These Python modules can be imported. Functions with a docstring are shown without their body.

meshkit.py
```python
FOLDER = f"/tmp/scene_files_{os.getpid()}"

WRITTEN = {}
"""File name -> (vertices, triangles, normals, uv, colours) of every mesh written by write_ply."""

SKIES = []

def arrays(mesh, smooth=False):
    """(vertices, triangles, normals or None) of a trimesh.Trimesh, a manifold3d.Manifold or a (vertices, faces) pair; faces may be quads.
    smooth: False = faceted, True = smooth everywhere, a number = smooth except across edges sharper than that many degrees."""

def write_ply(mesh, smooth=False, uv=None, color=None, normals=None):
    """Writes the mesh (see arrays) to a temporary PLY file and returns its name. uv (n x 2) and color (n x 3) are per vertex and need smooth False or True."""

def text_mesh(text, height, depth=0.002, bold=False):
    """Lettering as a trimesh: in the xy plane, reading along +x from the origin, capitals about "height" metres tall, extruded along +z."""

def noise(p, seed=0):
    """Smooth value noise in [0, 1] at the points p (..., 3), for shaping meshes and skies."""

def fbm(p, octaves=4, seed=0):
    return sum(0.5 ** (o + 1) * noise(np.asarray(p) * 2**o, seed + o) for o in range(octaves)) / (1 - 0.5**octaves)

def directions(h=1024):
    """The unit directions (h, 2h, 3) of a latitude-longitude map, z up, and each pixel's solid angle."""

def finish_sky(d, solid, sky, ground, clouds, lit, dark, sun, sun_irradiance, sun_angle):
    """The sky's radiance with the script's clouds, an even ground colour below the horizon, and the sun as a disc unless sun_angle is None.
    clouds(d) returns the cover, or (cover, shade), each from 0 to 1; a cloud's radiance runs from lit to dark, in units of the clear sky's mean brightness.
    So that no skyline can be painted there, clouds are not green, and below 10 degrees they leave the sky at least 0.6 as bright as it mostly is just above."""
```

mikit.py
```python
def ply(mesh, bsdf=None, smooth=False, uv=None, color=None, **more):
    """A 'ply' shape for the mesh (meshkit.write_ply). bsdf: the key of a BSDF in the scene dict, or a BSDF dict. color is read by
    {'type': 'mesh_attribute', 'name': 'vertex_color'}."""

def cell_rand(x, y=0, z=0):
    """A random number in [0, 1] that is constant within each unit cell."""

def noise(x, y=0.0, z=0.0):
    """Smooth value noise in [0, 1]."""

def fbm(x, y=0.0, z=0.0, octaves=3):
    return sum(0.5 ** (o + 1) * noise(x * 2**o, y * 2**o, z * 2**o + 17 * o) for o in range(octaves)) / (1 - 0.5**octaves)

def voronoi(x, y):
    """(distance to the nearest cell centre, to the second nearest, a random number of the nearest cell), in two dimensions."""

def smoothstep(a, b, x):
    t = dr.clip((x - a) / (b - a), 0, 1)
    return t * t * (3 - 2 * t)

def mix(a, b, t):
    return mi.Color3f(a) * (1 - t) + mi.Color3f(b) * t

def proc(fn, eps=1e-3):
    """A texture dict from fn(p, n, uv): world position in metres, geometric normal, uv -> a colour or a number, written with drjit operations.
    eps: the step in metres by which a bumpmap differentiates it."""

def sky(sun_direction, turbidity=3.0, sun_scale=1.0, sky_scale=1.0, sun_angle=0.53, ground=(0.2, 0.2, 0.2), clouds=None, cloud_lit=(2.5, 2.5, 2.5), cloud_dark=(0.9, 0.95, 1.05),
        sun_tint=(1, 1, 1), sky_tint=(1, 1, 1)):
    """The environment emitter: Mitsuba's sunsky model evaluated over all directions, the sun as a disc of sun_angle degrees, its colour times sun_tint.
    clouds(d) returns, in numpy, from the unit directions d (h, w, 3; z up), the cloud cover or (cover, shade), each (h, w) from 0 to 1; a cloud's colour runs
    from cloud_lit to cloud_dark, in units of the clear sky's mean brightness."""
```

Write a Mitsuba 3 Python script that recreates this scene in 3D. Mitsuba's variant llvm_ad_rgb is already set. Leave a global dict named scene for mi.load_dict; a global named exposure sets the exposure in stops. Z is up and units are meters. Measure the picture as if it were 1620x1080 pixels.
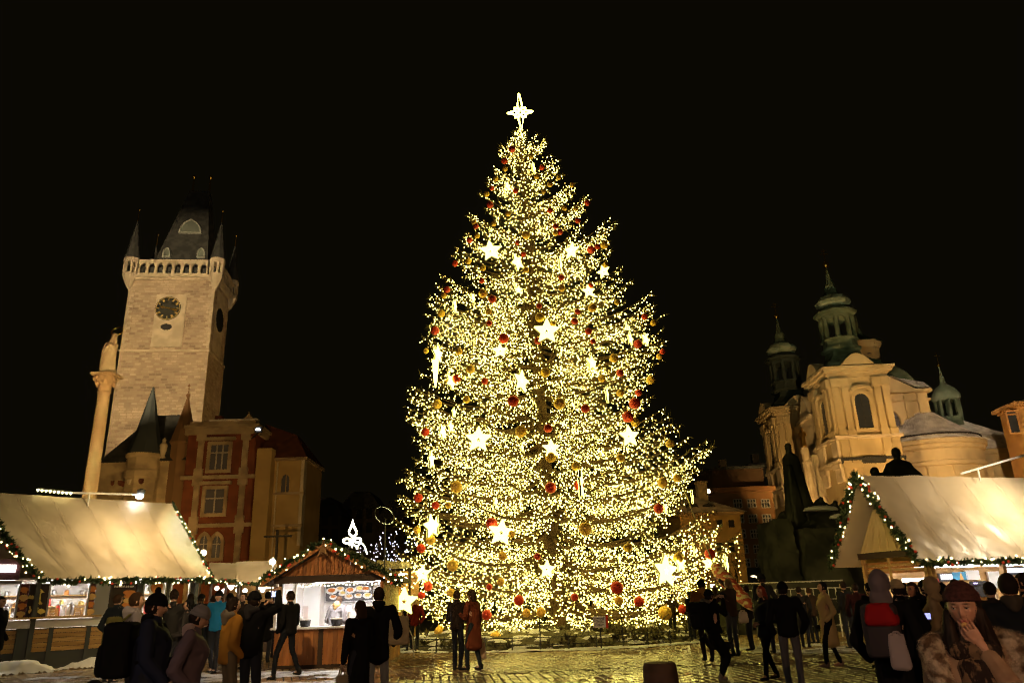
import math, random
import numpy as np, trimesh, shapely, manifold3d
import shapely.affinity as SA
from shapely.geometry import Polygon, Point, box as sbox
from shapely.ops import unary_union
import drjit as dr
import mitsuba as mi
import mikit, meshkit

scene, labels = {}, {}
rng = np.random.default_rng(7)
T = mi.ScalarTransform4f
# ------------------------------------------------------------------ camera, sky, exposure
FOC, PIT, ROLL, EYE = 1200.0, math.atan(405 / 1200), math.radians(1.9), np.array([0, 0, 1.5])
CF = np.array([0, math.cos(PIT), math.sin(PIT)])
_r0 = np.array([1.0, 0, 0])
CR = _r0 * math.cos(ROLL) - np.cross(_r0, CF) * math.sin(ROLL)
CU = np.cross(CR, CF)
scene['camera'] = {'type': 'perspective', 'fov': math.degrees(2 * math.atan(810 / FOC)), 'fov_axis': 'x', 'near_clip': 0.1, 'far_clip': 2000.0,
                   'to_world': T().look_at(origin=EYE.tolist(), target=(EYE + CF).tolist(), up=CU.tolist())}
exposure = 0.0
scene['sky'] = mikit.sky([0.2, -1.0, 0.3], sun_scale=0.0, sky_scale=0.055, ground=(0.1, 0.1, 0.1), clouds=lambda d: 1.0, cloud_lit=(1.25, 1.0, 0.42), sky_tint=(1.0, 0.85, 0.5))
scene['sky']['sampling_weight'] = 0.3

def spot(name, pos, target, rgb, power, cutoff=30, beam=None, weight=1.0):
    scene[name] = {'type': 'spot', 'to_world': T().look_at(origin=list(map(float, pos)), target=list(map(float, target)), up=[0, 0.01, 1]),
                   'intensity': {'type': 'rgb', 'value': [c * power for c in rgb]}, 'cutoff_angle': float(cutoff), 'beam_width': float(beam or cutoff * 0.6), 'sampling_weight': weight}
def point(name, pos, rgb, power, weight=1.0):
    scene[name] = {'type': 'point', 'position': list(map(float, pos)), 'intensity': {'type': 'rgb', 'value': [c * power for c in rgb]}, 'sampling_weight': weight}
def area(rgb, power, weight=0.3):
    return {'type': 'area', 'radiance': {'type': 'rgb', 'value': [c * power for c in rgb]}, 'sampling_weight': weight}

# unseen floodlights, placed to light the town hall, column, church and far houses
WARM, AMBER, SODIUM, WHITE = (1.0, 0.67, 0.31), (1.0, 0.55, 0.16), (1.0, 0.42, 0.07), (1.0, 0.93, 0.80)
spot('flood_tower', (-46, 40, 34), (-54, 112, 42), (1.0, 0.67, 0.32), 17000, 17, 14, 1.8)
spot('flood_tower_top', (-30, 60, 20), (-52, 112, 57), (0.85, 0.95, 0.95), 420, 16, None, 0.6)
spot('flood_tower_side', (-5, 118, 14), (-47, 116, 40), AMBER, 900, 26, None, 0.6)
spot('flood_red_house', (-24, 66, 5), (-38, 96, 12), AMBER, 460, 44, None, 1.0)
spot('flood_chapel', (-40, 74, 4), (-50, 97, 9), AMBER, 480, 40, None, 0.8)
spot('flood_column', (-17, 31, 8), (-25, 45, 13), (1.0, 0.54, 0.18), 1300, 30, None, 1.4)
spot('flood_church_front', (27, 66, 3), (43, 88, 22), (1.0, 0.585, 0.19), 2500, 40, None, 1.4)
spot('flood_church_right', (46, 60, 6), (54, 94, 19), (1.0, 0.62, 0.24), 1700, 34, None, 1.0)
spot('flood_apse_roof', (38, 44, 32), (54, 95, 20), (1.0, 0.72, 0.46), 3000, 11, 8, 0.8)
spot('street_lamp_gable', (1.5, 6, 6.5), (9.3, 21, 3.0), (1.0, 0.66, 0.28), 330, 13, 8, 0.8)  # added spot, brightens the gable in place of light from inside the stall
spot('flood_choir_lantern', (50, 62, 22), (62, 106, 27.5), (0.95, 0.85, 0.55), 1500, 9, None, 0.5)
spot('flood_church_facade', (14, 88, 4), (40, 98, 20), (1.0, 0.74, 0.44), 2400, 40, None, 1.2)
spot('flood_church_low', (40, 66, 3), (54, 90, 10), SODIUM, 350, 50, None, 0.6)
spot('flood_spires', (24, 52, 14), (42, 94, 38), (0.8, 0.85, 0.5), 850, 20, None, 0.6)
spot('flood_far_houses', (14, 60, 7), (30, 84, 8), SODIUM, 85, 50, None, 0.8)
# unseen lamps out of view, placed to light the hut and the foreground people
spot('street_lamp_hut', (-3.5, 5, 6.5), (-5, 20.5, 1.6), (1.0, 0.68, 0.31), 300, 26, 16, 1.2)
point('street_lamp_right', (1.5, -6, 5.0), (1.0, 0.56, 0.27), 110, 1.6)
point('street_lamp_left', (-9, -5, 6.5), (1.0, 0.84, 0.70), 45, 1.0)

# ------------------------------------------------------------------ camera helpers: where a point seen in the photograph stands
def ray(px, py):
    d = CF * FOC + CR * (px - 810) + CU * (540 - py)
    return d / np.linalg.norm(d)
def at(px, py, Y):
    d = ray(px, py)
    return EYE + d * (Y / d[1])
def gnd(px, py, z=0.0):
    d = ray(px, py)
    return EYE + d * ((z - EYE[2]) / d[2])
def proj(p):
    d = np.asarray(p, float) - EYE
    z = d @ CF
    return 810 + FOC * (d @ CR) / z, 540 - FOC * (d @ CU) / z
class Frame:
    """A local frame of a building: x along the front, y away from the square, z up."""
    def __init__(self, o, yaw=0.0):
        self.o = np.array([o[0], o[1], o[2] if len(o) > 2 else 0.0], float)
        self.yaw, c, s = yaw, math.cos(yaw), math.sin(yaw)
        self.x, self.y = np.array([c, s, 0]), np.array([-s, c, 0])
        self.m = np.eye(4)
        self.m[:3, 0], self.m[:3, 1], self.m[:3, 3] = self.x, self.y, self.o
    def uv(self, px, py, v=0.0):
        d = ray(px, py)
        t = ((self.o + self.y * v - EYE) @ self.y) / (d @ self.y)
        p = EYE + d * t - self.o
        return float(p @ self.x), float(p[2])
    def vz(self, px, py, u=0.0):
        """the same on the side plane x = u"""
        d = ray(px, py)
        t = ((self.o + self.x * u - EYE) @ self.x) / (d @ self.x)
        p = EYE + d * t - self.o
        return float(p @ self.y), float(p[2])
    def p(self, u, v, z):
        return self.o + self.x * u + self.y * v + np.array([0, 0, z])

# ------------------------------------------------------------------ scene helpers
def numbered(key):
    if key not in scene and key not in labels:
        return key
    i = 1
    while f'{key}_{i:03d}' in scene or f'{key}_{i:03d}' in labels:
        i += 1
    return f'{key}_{i:03d}'
def tag(key, label=None, cat=None, group=None, kind=None):
    labels[key] = {k: v for k, v in (('label', label), ('category', cat), ('group', group), ('kind', kind)) if v}
    return key
def thing(name, label, cat, group=None):
    return tag(numbered(name), label, cat, group)
class MB:
    """Collects boxes, bars, tubes, lathes and prisms into one mesh."""
    def __init__(self, m=None):
        self.v, self.f, self.n, self.m = [], [], 0, m
    def raw(self, v, f):
        v, f = np.asarray(v, float), np.asarray(f, int)
        if f.shape[1] == 4:
            f = np.vstack([f[:, [0, 1, 2]], f[:, [0, 2, 3]]])
        self.v.append(v); self.f.append(f + self.n); self.n += len(v)
        return self
    def mesh(self, t, m=None):
        if hasattr(t, 'to_mesh'):
            k = t.to_mesh(); v, f = np.array(k.vert_properties[:, :3], float), np.array(k.tri_verts)
        else:
            v, f = np.array(t.vertices), np.array(t.faces)
        if m is not None:
            v = v @ m[:3, :3].T + m[:3, 3]
            if np.linalg.det(m[:3, :3]) < 0:
                f = f[:, ::-1]
        return self.raw(v, f)
    def box(self, x0, x1, y0, y1, z0, z1, taper=0.0):
        a, b = taper * (x1 - x0) / 2, taper * (y1 - y0) / 2
        v = [(x0, y0, z0), (x1, y0, z0), (x1, y1, z0), (x0, y1, z0), (x0 + a, y0 + b, z1), (x1 - a, y0 + b, z1), (x1 - a, y1 - b, z1), (x0 + a, y1 - b, z1)]
        return self.raw(v, [(0, 3, 2, 1), (4, 5, 6, 7), (0, 1, 5, 4), (1, 2, 6, 5), (2, 3, 7, 6), (3, 0, 4, 7)])
    def bar(self, p, q, w, h=None, up=(0, 0, 1)):
        p, q, h = np.asarray(p, float), np.asarray(q, float), h or w
        d = q - p; d /= np.linalg.norm(d)
        s = np.cross(d, up); 
        if np.linalg.norm(s) < 1e-6: s = np.cross(d, [0, 1, 0])
        s /= np.linalg.norm(s); t = np.cross(s, d)
        c = [s * a * w / 2 + t * b * h / 2 for a, b in ((-1, -1), (1, -1), (1, 1), (-1, 1))]
        return self.raw([p + k for k in c] + [q + k for k in c], [(0, 1, 2, 3), (4, 7, 6, 5), (0, 4, 5, 1), (1, 5, 6, 2), (2, 6, 7, 3), (3, 7, 4, 0)])
    def tube(self, pts, r, n=6, closed=False):
        p = np.asarray(pts, float); k = len(p)
        rr = np.broadcast_to(np.asarray(r, float), (k,))
        t = (np.roll(p, -1, 0) - np.roll(p, 1, 0)) if closed else np.gradient(p, axis=0)
        t /= np.linalg.norm(t, axis=1, keepdims=True) + 1e-12
        ref = np.array([0, 0, 1.0]) if abs(t[:, 2]).mean() < 0.8 else np.array([0, 1.0, 0])
        a = np.cross(t, ref); a /= np.linalg.norm(a, axis=1, keepdims=True) + 1e-12
        b = np.cross(t, a)
        g = np.arange(n) * 2 * np.pi / n
        v = (p[:, None] + rr[:, None, None] * (np.cos(g)[None, :, None] * a[:, None] + np.sin(g)[None, :, None] * b[:, None])).reshape(-1, 3)
        f = []
        for i in range(k if closed else k - 1):
            for j in range(n):
                i2, j2 = (i + 1) % k, (j + 1) % n
                f.append((i * n + j, i * n + j2, i2 * n + j2, i2 * n + j))
        if not closed:
            v = np.vstack([v, p[:1], p[-1:]])
            f += [(k * n, (j + 1) % n, j, k * n) for j in range(n)]
            f += [(k * n + 1, (k - 1) * n + j, (k - 1) * n + (j + 1) % n, k * n + 1) for j in range(n)]
        return self.raw(v, f)
    def lathe(self, prof, n=16, c=(0, 0, 0), rot=0.0, sx=1.0, sy=1.0):
        """prof: (radius, z) from the bottom up; n sides."""
        g = rot + np.arange(n) * 2 * np.pi / n
        v = np.array([(c[0] + r * math.cos(t) * sx, c[1] + r * math.sin(t) * sy, c[2] + z) for r, z in prof for t in g])
        k = len(prof)
        f = [(i * n + j, i * n + (j + 1) % n, (i + 1) * n + (j + 1) % n, (i + 1) * n + j) for i in range(k - 1) for j in range(n)]
        self.raw(v, f)
        for i, o in ((0, 1), (k - 1, 0)):
            if prof[i][0] > 1e-4:
                ring = np.arange(n) + i * n
                vv = np.vstack([v[ring], [[c[0], c[1], c[2] + prof[i][1]]]])
                self.raw(vv, [((j + 1) % n, j, n) if o else (j, (j + 1) % n, n) for j in range(n)])
        return self
    def prism(self, poly, y0, y1, m=None):
        """poly in local (x, z), extruded along y from y0 to y1 (or placed by m)."""
        for g in getattr(poly, 'geoms', [poly]):
            if g.is_empty or g.area < 1e-9: continue
            t = trimesh.creation.extrude_polygon(g, abs(y1 - y0), engine='earcut')
            v = np.array(t.vertices)
            v = np.stack([v[:, 0], max(y0, y1) - v[:, 2], v[:, 1]], 1)
            if m is not None: v = v @ m[:3, :3].T + m[:3, 3]
            self.raw(v, np.array(t.faces))
        return self
    def out(self):
        v, f = np.vstack(self.v), np.vstack(self.f)
        if self.m is not None: v = v @ self.m[:3, :3].T + self.m[:3, 3]
        return trimesh.Trimesh(v, f, process=False)
def obj(name, mesh, bsdf, parent=None, smooth=False, **more):
    key = numbered((parent + '__' if parent else '') + name)
    if isinstance(mesh, MB): mesh = mesh.out()
    if not (hasattr(mesh, 'to_mesh') or isinstance(mesh, trimesh.Trimesh)):
        raise TypeError(name)
    scene[key] = mikit.ply(mesh, bsdf, smooth, **more)
    return key
def stuff(key): labels.setdefault(key, {})['kind'] = 'stuff'; return key

def mat(name, rgb, rough=0.8, metal=0.0, spec=0.3, **k):
    c = {'type': 'rgb', 'value': list(rgb)} if not isinstance(rgb, dict) else rgb
    d = {'type': 'principled', 'base_color': c, 'roughness': rough if isinstance(rough, dict) else float(rough), 'metallic': float(metal), 'specular': float(spec), **k}
    scene['m_' + name] = {'type': 'twosided', 'm': d}
    return 'm_' + name
def bumped(name, rgb, fn, height, rough=0.8, spec=0.3, eps=2e-3):
    c = {'type': 'rgb', 'value': list(rgb)} if not isinstance(rgb, dict) else rgb
    d = {'type': 'principled', 'base_color': c, 'roughness': float(rough), 'specular': float(spec)}
    scene['m_' + name] = {'type': 'twosided', 'b': {'type': 'bumpmap', 'arbitrary': mikit.proc(fn, eps), 'scale': float(height), 'm': d}}
    return 'm_' + name
def cproc(a, b, sx, sy=None, sz=None, lo=0.3, hi=0.7, octv=4):
    sy = sy or sx; sz = sz or sx
    def fn(p, n, uv):
        return mikit.mix(a, b, mikit.smoothstep(lo, hi, mikit.fbm(p.x * sx, p.y * sy, p.z * sz, octv)))
    return mikit.proc(fn)
def dim(rgb, k): return [c * k for c in rgb]
def stone_fn(a, b, mortar, w, h, along):
    """courses of stone too far away to tell apart one by one: along = direction of the wall in plan"""
    ax, ay = along
    def fn(p, n, uv):
        side = dr.abs(n.x * ax + n.y * ay) > 0.7
        u = dr.select(side, -ay * p.x + ax * p.y, ax * p.x + ay * p.y)
        row = dr.floor(p.z / h)
        u2 = u / w + mikit.cell_rand(row, 3) * 5
        fu, fz = u2 - dr.floor(u2), p.z / h - row
        tone = mikit.cell_rand(dr.floor(u2), row, 5) * 0.55 + mikit.fbm(p.x * 0.28, p.y * 0.28, p.z * 0.4, 4) * 1.5 - 0.55
        joint = dr.minimum(dr.minimum(fu, 1 - fu) * w, dr.minimum(fz, 1 - fz) * h)
        return mikit.mix(mortar, mikit.mix(a, b, dr.clip(tone, 0, 1)), mikit.smoothstep(0.01, 0.07, joint))
    return mikit.proc(fn)

# ------------------------------------------------------------------ materials
M = {}
M['dark'] = mat('dark', (0.02, 0.02, 0.022), 0.6)
M['slate'] = mat('slate', cproc((0.03, 0.034, 0.036), (0.055, 0.06, 0.06), 1.2), 0.55)
M['bluslate'] = mat('bluslate', (0.05, 0.065, 0.075), 0.5)
M['redtile'] = mat('redtile', cproc((0.10, 0.035, 0.02), (0.16, 0.06, 0.035), 0.8), 0.8)
M['gold'] = mat('gold', (0.9, 0.6, 0.16), 0.25, 1.0)
M['snow'] = mat('snow', cproc((0.62, 0.62, 0.64), (0.8, 0.8, 0.8), 0.9), 0.75, 0, 0.4)
M['roofsnow'] = mat('roofsnow', cproc((0.48, 0.46, 0.45), (0.72, 0.70, 0.68), 1.6), 0.8)
M['pane'] = mat('pane', (0.03, 0.035, 0.045), 0.12, 0, 0.8)
M['panegrey'] = mat('panegrey', (0.10, 0.10, 0.12), 0.25, 0, 0.6)
M['winframe'] = mat('winframe', (0.33, 0.31, 0.28), 0.7)
M['iron'] = mat('iron', (0.04, 0.04, 0.04), 0.5, 0.3)
M['steel'] = mat('steel', (0.45, 0.45, 0.46), 0.35, 0.8)
M['greypaint'] = mat('greypaint', (0.07, 0.075, 0.075), 0.5)
M['whitepaint'] = mat('whitepaint', (0.75, 0.75, 0.73), 0.4)
# ------------------------------------------------------------------ organic shapes: bones joined into one smooth surface
def ball(p, r, n=10, sq=(1, 1, 1)):
    s = manifold3d.Manifold.sphere(float(r), n)
    return s.scale([float(k) for k in sq]).translate([float(k) for k in p])
def bone(*pr, n=10):
    """hull of spheres; each of pr is (point, radius) or (point, radius, (sx, sy, sz))"""
    return manifold3d.Manifold.batch_hull([ball(a[0], a[1], n, a[2] if len(a) > 2 else (1, 1, 1)) for a in pr])
def fuse(parts): return manifold3d.Manifold.batch_boolean(parts, manifold3d.OpType.Add)
def melt(parts, res=0.05, it=8, fold=0.0, seed=0, freq=9.0, stretch=0.35):
    m = fuse(parts) if isinstance(parts, (list, tuple)) else parts
    k = m.refine_to_length(float(res)).to_mesh()
    t = trimesh.Trimesh(np.array(k.vert_properties[:, :3], float), np.array(k.tri_verts), process=True)
    if it: t = trimesh.smoothing.filter_taubin(t, lamb=0.5, nu=0.5, iterations=it)
    if fold:
        v = t.vertices
        n = meshkit.fbm(v * [freq, freq, freq * stretch] + seed * 7.3, 3) - 0.5
        t.vertices = v + t.vertex_normals * (n * fold * 2)[:, None]
    return t
def tri_mani(t):
    return manifold3d.Manifold(manifold3d.Mesh(np.asarray(t.vertices, np.float32), np.asarray(t.faces, np.uint32)))
def V(*a): return np.array(a, float)
# ------------------------------------------------------------------ the setting: ground, bed round the tree
def pave_fn(p, n, uv):
    w = mikit.fbm(p.x * 0.35, p.y * 0.35, 0, 3)
    g = mikit.noise(p.x * 9, p.y * 9, 0)
    return mikit.mix((0.12, 0.078, 0.042), (0.36, 0.235, 0.12), mikit.smoothstep(0.3, 0.75, w * 0.6 + g * 0.4))
def wet_fn(p, n, uv):
    return mikit.mix((0.06,) * 3, (0.27,) * 3, mikit.smoothstep(0.35, 0.7, mikit.fbm(p.x * 0.5 + 9, p.y * 0.5, 0, 3)))
M['sett'] = mat('sett', mikit.proc(pave_fn), mikit.proc(wet_fn), 0, 1.0)
M['joint'] = mat('joint', (0.05, 0.042, 0.032), 0.6, 0, 0.5)
M['soil'] = mat('soil', cproc((0.035, 0.028, 0.018), (0.10, 0.085, 0.05), 2.5), 0.9)
def ground():
    scene_z = -0.03
    b = MB().raw([(-500, -60, scene_z), (500, -60, scene_z), (500, 700, scene_z), (-500, 700, scene_z)], [(0, 1, 2, 3)])
    tag(obj('ground', b, M['joint']), kind='structure')
    # granite setts: two bands laid in different directions, an edging course between them
    near, rest = [], MB()
    r = np.random.default_rng(3)
    def sett(cx, cy, a, w, l, parts):
        h = r.uniform(-0.004, 0.006); e = 0.012
        c, s = math.cos(a), math.sin(a)
        w *= r.uniform(0.93, 1.0); l *= r.uniform(0.92, 1.0)
        tl = r.normal(0, 0.007, 2)
        q = lambda k, z: [(cx + c * x - s * y, cy + s * x + c * y, z + (x * tl[0] + y * tl[1] if z > -0.01 else 0)) for x, y in ((-w / 2 + k, -l / 2 + k), (w / 2 - k, -l / 2 + k), (w / 2 - k, l / 2 - k), (-w / 2 + k, l / 2 - k))]
        v = q(0, -0.029) + q(0, h - 0.012) + q(e, h)
        f = [(4 * i + j, 4 * i + (j + 1) % 4, 4 * i + 4 + (j + 1) % 4, 4 * i + 4 + j) for i in (0, 1) for j in range(4)] + [(8, 9, 10, 11)]
        parts.append((v, f))
    every = []
    def band(y0, y1, ang, w, l, x0, x1):
        c, s = math.cos(ang), math.sin(ang)
        k = 0
        for i in range(int(-34 / w), int(34 / w)):
            off = r.uniform(0, l)
            for j in range(int(-2 / l), int(40 / l)):
                u, v_ = i * w, j * l + off
                x, y = c * u - s * v_, s * u + c * v_
                edge = y0 + 0.25 * math.sin(x * 0.3)
                if x0 < x < x1 and edge < y < y1 + 0.25 * math.sin(x * 0.3) and abs(x) < 0.72 * y + 2:
                    sett(x, y, ang, w - 0.018, l - 0.018, every)
    band(7.0, 17.3, math.radians(6), 0.17, 0.30, -13, 13)
    band(17.62, 24.4, math.radians(17), 0.17, 0.27, -16, 16)
    for i in range(-60, 61):
        x = i * 0.26
        sett(x, 17.46 + 0.25 * math.sin(x * 0.3), 0.07 * math.cos(x * 0.3), 0.245, 0.15, every)
    band(24.42, 34, math.radians(4), 0.20, 0.34, -22, 22)
    px = np.array([proj(np.mean(v, 0)) for v, f in every])
    dist = np.array([np.mean(v, 0)[1] for v, f in every])
    seen = (px[:, 0] > 0) & (px[:, 0] < 1620) & (px[:, 1] < 1080)
    clear = seen & (px[:, 0] > 620) & (px[:, 0] < 1020)
    order = [i for i in np.argsort(dist) if clear[i]][:290]
    chosen = set(order)
    for i, (v, f) in enumerate(every):
        if i in chosen:
            obj('sett', MB().raw(v, f), M['sett'], 'ground')
        elif dist[i] > 9:
            rest.raw(v, f)
    stuff(obj('sett_paving', rest, M['sett'], 'ground'))
ground()

TREE = np.array([0.95, 30.0])
def disc_grid(cx, cy, R, hfun, n=60, rings=26, x=1.0):
    b = MB(); v = [(cx, cy, hfun(cx, cy, 0))]; f = []
    for i in range(1, rings + 1):
        for j in range(n):
            t = 2 * math.pi * j / n; rr = R * i / rings
            xx, yy = cx + rr * math.cos(t) * x, cy + rr * math.sin(t)
            v.append((xx, yy, hfun(xx, yy, i / rings)))
    for j in range(n): f.append((0, 1 + j, 1 + (j + 1) % n, 0))
    for i in range(rings - 1):
        for j in range(n):
            a = 1 + i * n
            f.append((a + j, a + n + j, a + n + (j + 1) % n, a + (j + 1) % n))
    return b.raw(v, f)
BED_R = 6.0
def bed_h(x, y, t): return -0.02 + 0.42 * max(0, 1 - t ** 3) + 0.16 * float(meshkit.fbm(np.array([x * 0.9, y * 0.9, 0.0]), 3)) * (1 - t ** 6)
tag(obj('soil_bed', disc_grid(TREE[0], TREE[1], BED_R, bed_h, x=1.12), M['soil'], smooth=True), 'dark planted soil bed round the foot of the lit fir', None, kind='structure')

def snow_patch(name, x0, x1, y0, y1, thr, hmax, label, seed, step=0.09, edge=0.25, base=0.004, extra=None):
    nx, ny = int((x1 - x0) / step), int((y1 - y0) / step)
    X, Y = np.meshgrid(np.linspace(x0, x1, nx), np.linspace(y0, y1, ny), indexing='ij')
    n = meshkit.fbm(np.stack([X * 1.1, Y * 1.5, 0 * X + seed], -1), 5)
    ex = np.minimum(np.minimum((X - x0), (x1 - X)) / (0.2 * (x1 - x0)), np.minimum((Y - y0), (y1 - Y)) / (edge * (y1 - y0)))
    h = n - thr - 0.35 * (1 - np.clip(ex, 0, 1))
    if extra is not None: h = h + extra(X, Y)
    Z = base + np.clip(h * hmax * 2.6, -0.02, hmax) + 0.35 * hmax * meshkit.fbm(np.stack([X * 4, Y * 4, 0 * X], -1), 3) * np.clip(h * 5, 0, 1)
    idx = np.arange(nx * ny).reshape(nx, ny)
    keep = (h > -0.02)
    cell = keep[:-1, :-1] & keep[1:, :-1] & keep[:-1, 1:] & keep[1:, 1:]
    q = np.stack([idx[:-1, :-1], idx[1:, :-1], idx[1:, 1:], idx[:-1, 1:]], -1)[cell]
    if len(q) == 0: return
    v = np.stack([X, Y, Z], -1).reshape(-1, 3)
    used = np.unique(q); re = -np.ones(len(v), int); re[used] = np.arange(len(used))
    k = obj(name, MB().raw(v[used], re[q]), M['snow'] if 'slush' not in name else M['slush'], smooth=True)
    tag(k, label, 'snow', kind='stuff')
M['slush'] = mat('slush', cproc((0.22, 0.20, 0.17), (0.62, 0.6, 0.58), 2.2), 0.55, 0, 0.5)
def ring_extra(X, Y):
    d = np.hypot((X - TREE[0]) / 1.12, Y - TREE[1])
    return 0.22 - 1.1 * np.abs(d - BED_R - 0.05)
snow_patch('snow', -7.5, 9.5, 22.6, 27.5, 0.42, 0.05, 'thin bank of old snow along the kerb of the tree bed', 3, extra=ring_extra, edge=0.02)
snow_patch('slush', -15.5, -1.5, 14.2, 21.6, 0.47, 0.03, 'trodden grey slush in front of the food stalls', 11)
def heap_extra(X, Y):
    t = np.clip(((X + 14.6) * 3.6 + (Y - 21.0) * 3.4) / (3.6 ** 2 + 3.4 ** 2), 0, 1)
    return 0.30 - 0.75 * np.hypot(X + 14.6 - 3.6 * t, Y - 21.0 - 3.4 * t)
snow_patch('snow', -17, -9, 19.6, 26.0, 0.50, 0.26, 'heap of cleared snow against the foot of the white roofed stall', 21, extra=heap_extra, edge=0.02, step=0.05)
snow_patch('slush', 4.5, 12.5, 18.5, 24.0, 0.52, 0.03, 'patch of trodden slush before the monument railing', 31)

# low plants with snow caught on them, round the foot of the tree
M['sprig'] = mat('sprig', cproc((0.05, 0.045, 0.018), (0.12, 0.10, 0.045), 3.0), 0.8)
def sprigs(n, seed, white):
    r = np.random.default_rng(seed); b = MB()
    for _ in range(n):
        t, rr = r.uniform(0, 2 * math.pi), BED_R * math.sqrt(r.uniform(0.12, 0.97))
        if math.sin(t) > 0.45 and not white: continue
        if not white and float(meshkit.noise(np.array([math.cos(t) * rr * .9, math.sin(t) * rr * .9, 3.0]))) < 0.42: continue
        x, y = TREE[0] + 1.12 * rr * math.cos(t), TREE[1] + rr * math.sin(t)
        z = bed_h(x, y, rr / BED_R)
        if white:
            w, hh = r.uniform(0.10, 0.4), r.uniform(0.02, 0.07)
            k = 9; a = np.arange(k) * 2 * np.pi / k
            q = w * r.uniform(0.6, 1.1, k)
            b.raw([(x + q[i] * math.cos(a[i]), y + 0.7 * q[i] * math.sin(a[i]), z - 0.02) for i in range(k)] + [(x + 0.5 * q[i] * math.cos(a[i]), y + 0.35 * q[i] * math.sin(a[i]), z + hh) for i in range(k)] + [(x, y, z + hh * 1.15)],
                  [(i, (i + 1) % k, k + (i + 1) % k, k + i) for i in range(k)])
            b.raw([b.v[-1][k + i] for i in range(k)] + [b.v[-1][2 * k]], [(i, (i + 1) % k, k, i) for i in range(k)])
            continue
        for _ in range(9):
            d = r.normal(0, 1, 3); d[2] = abs(d[2]) + 0.35; d /= np.linalg.norm(d)
            L = r.uniform(0.08, 0.28); s = np.cross(d, r.normal(0, 1, 3)); s *= 0.028 / np.linalg.norm(s)
            o = np.array([x, y, z]) + r.normal(0, 0.06, 3) * [1, 1, 0]
            b.raw([o - s, o + s, o + d * L * 0.6 + s * 1.3, o + d * L, o + d * L * 0.6 - s * 1.3], [(0, 1, 2, 4), (4, 2, 3, 4)])
    return b
tag(stuff(obj('low_plants', sprigs(650, 5, False), M['sprig'])), 'low dark evergreen plants covering the bed under the fir', 'plants', kind='stuff')
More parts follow.
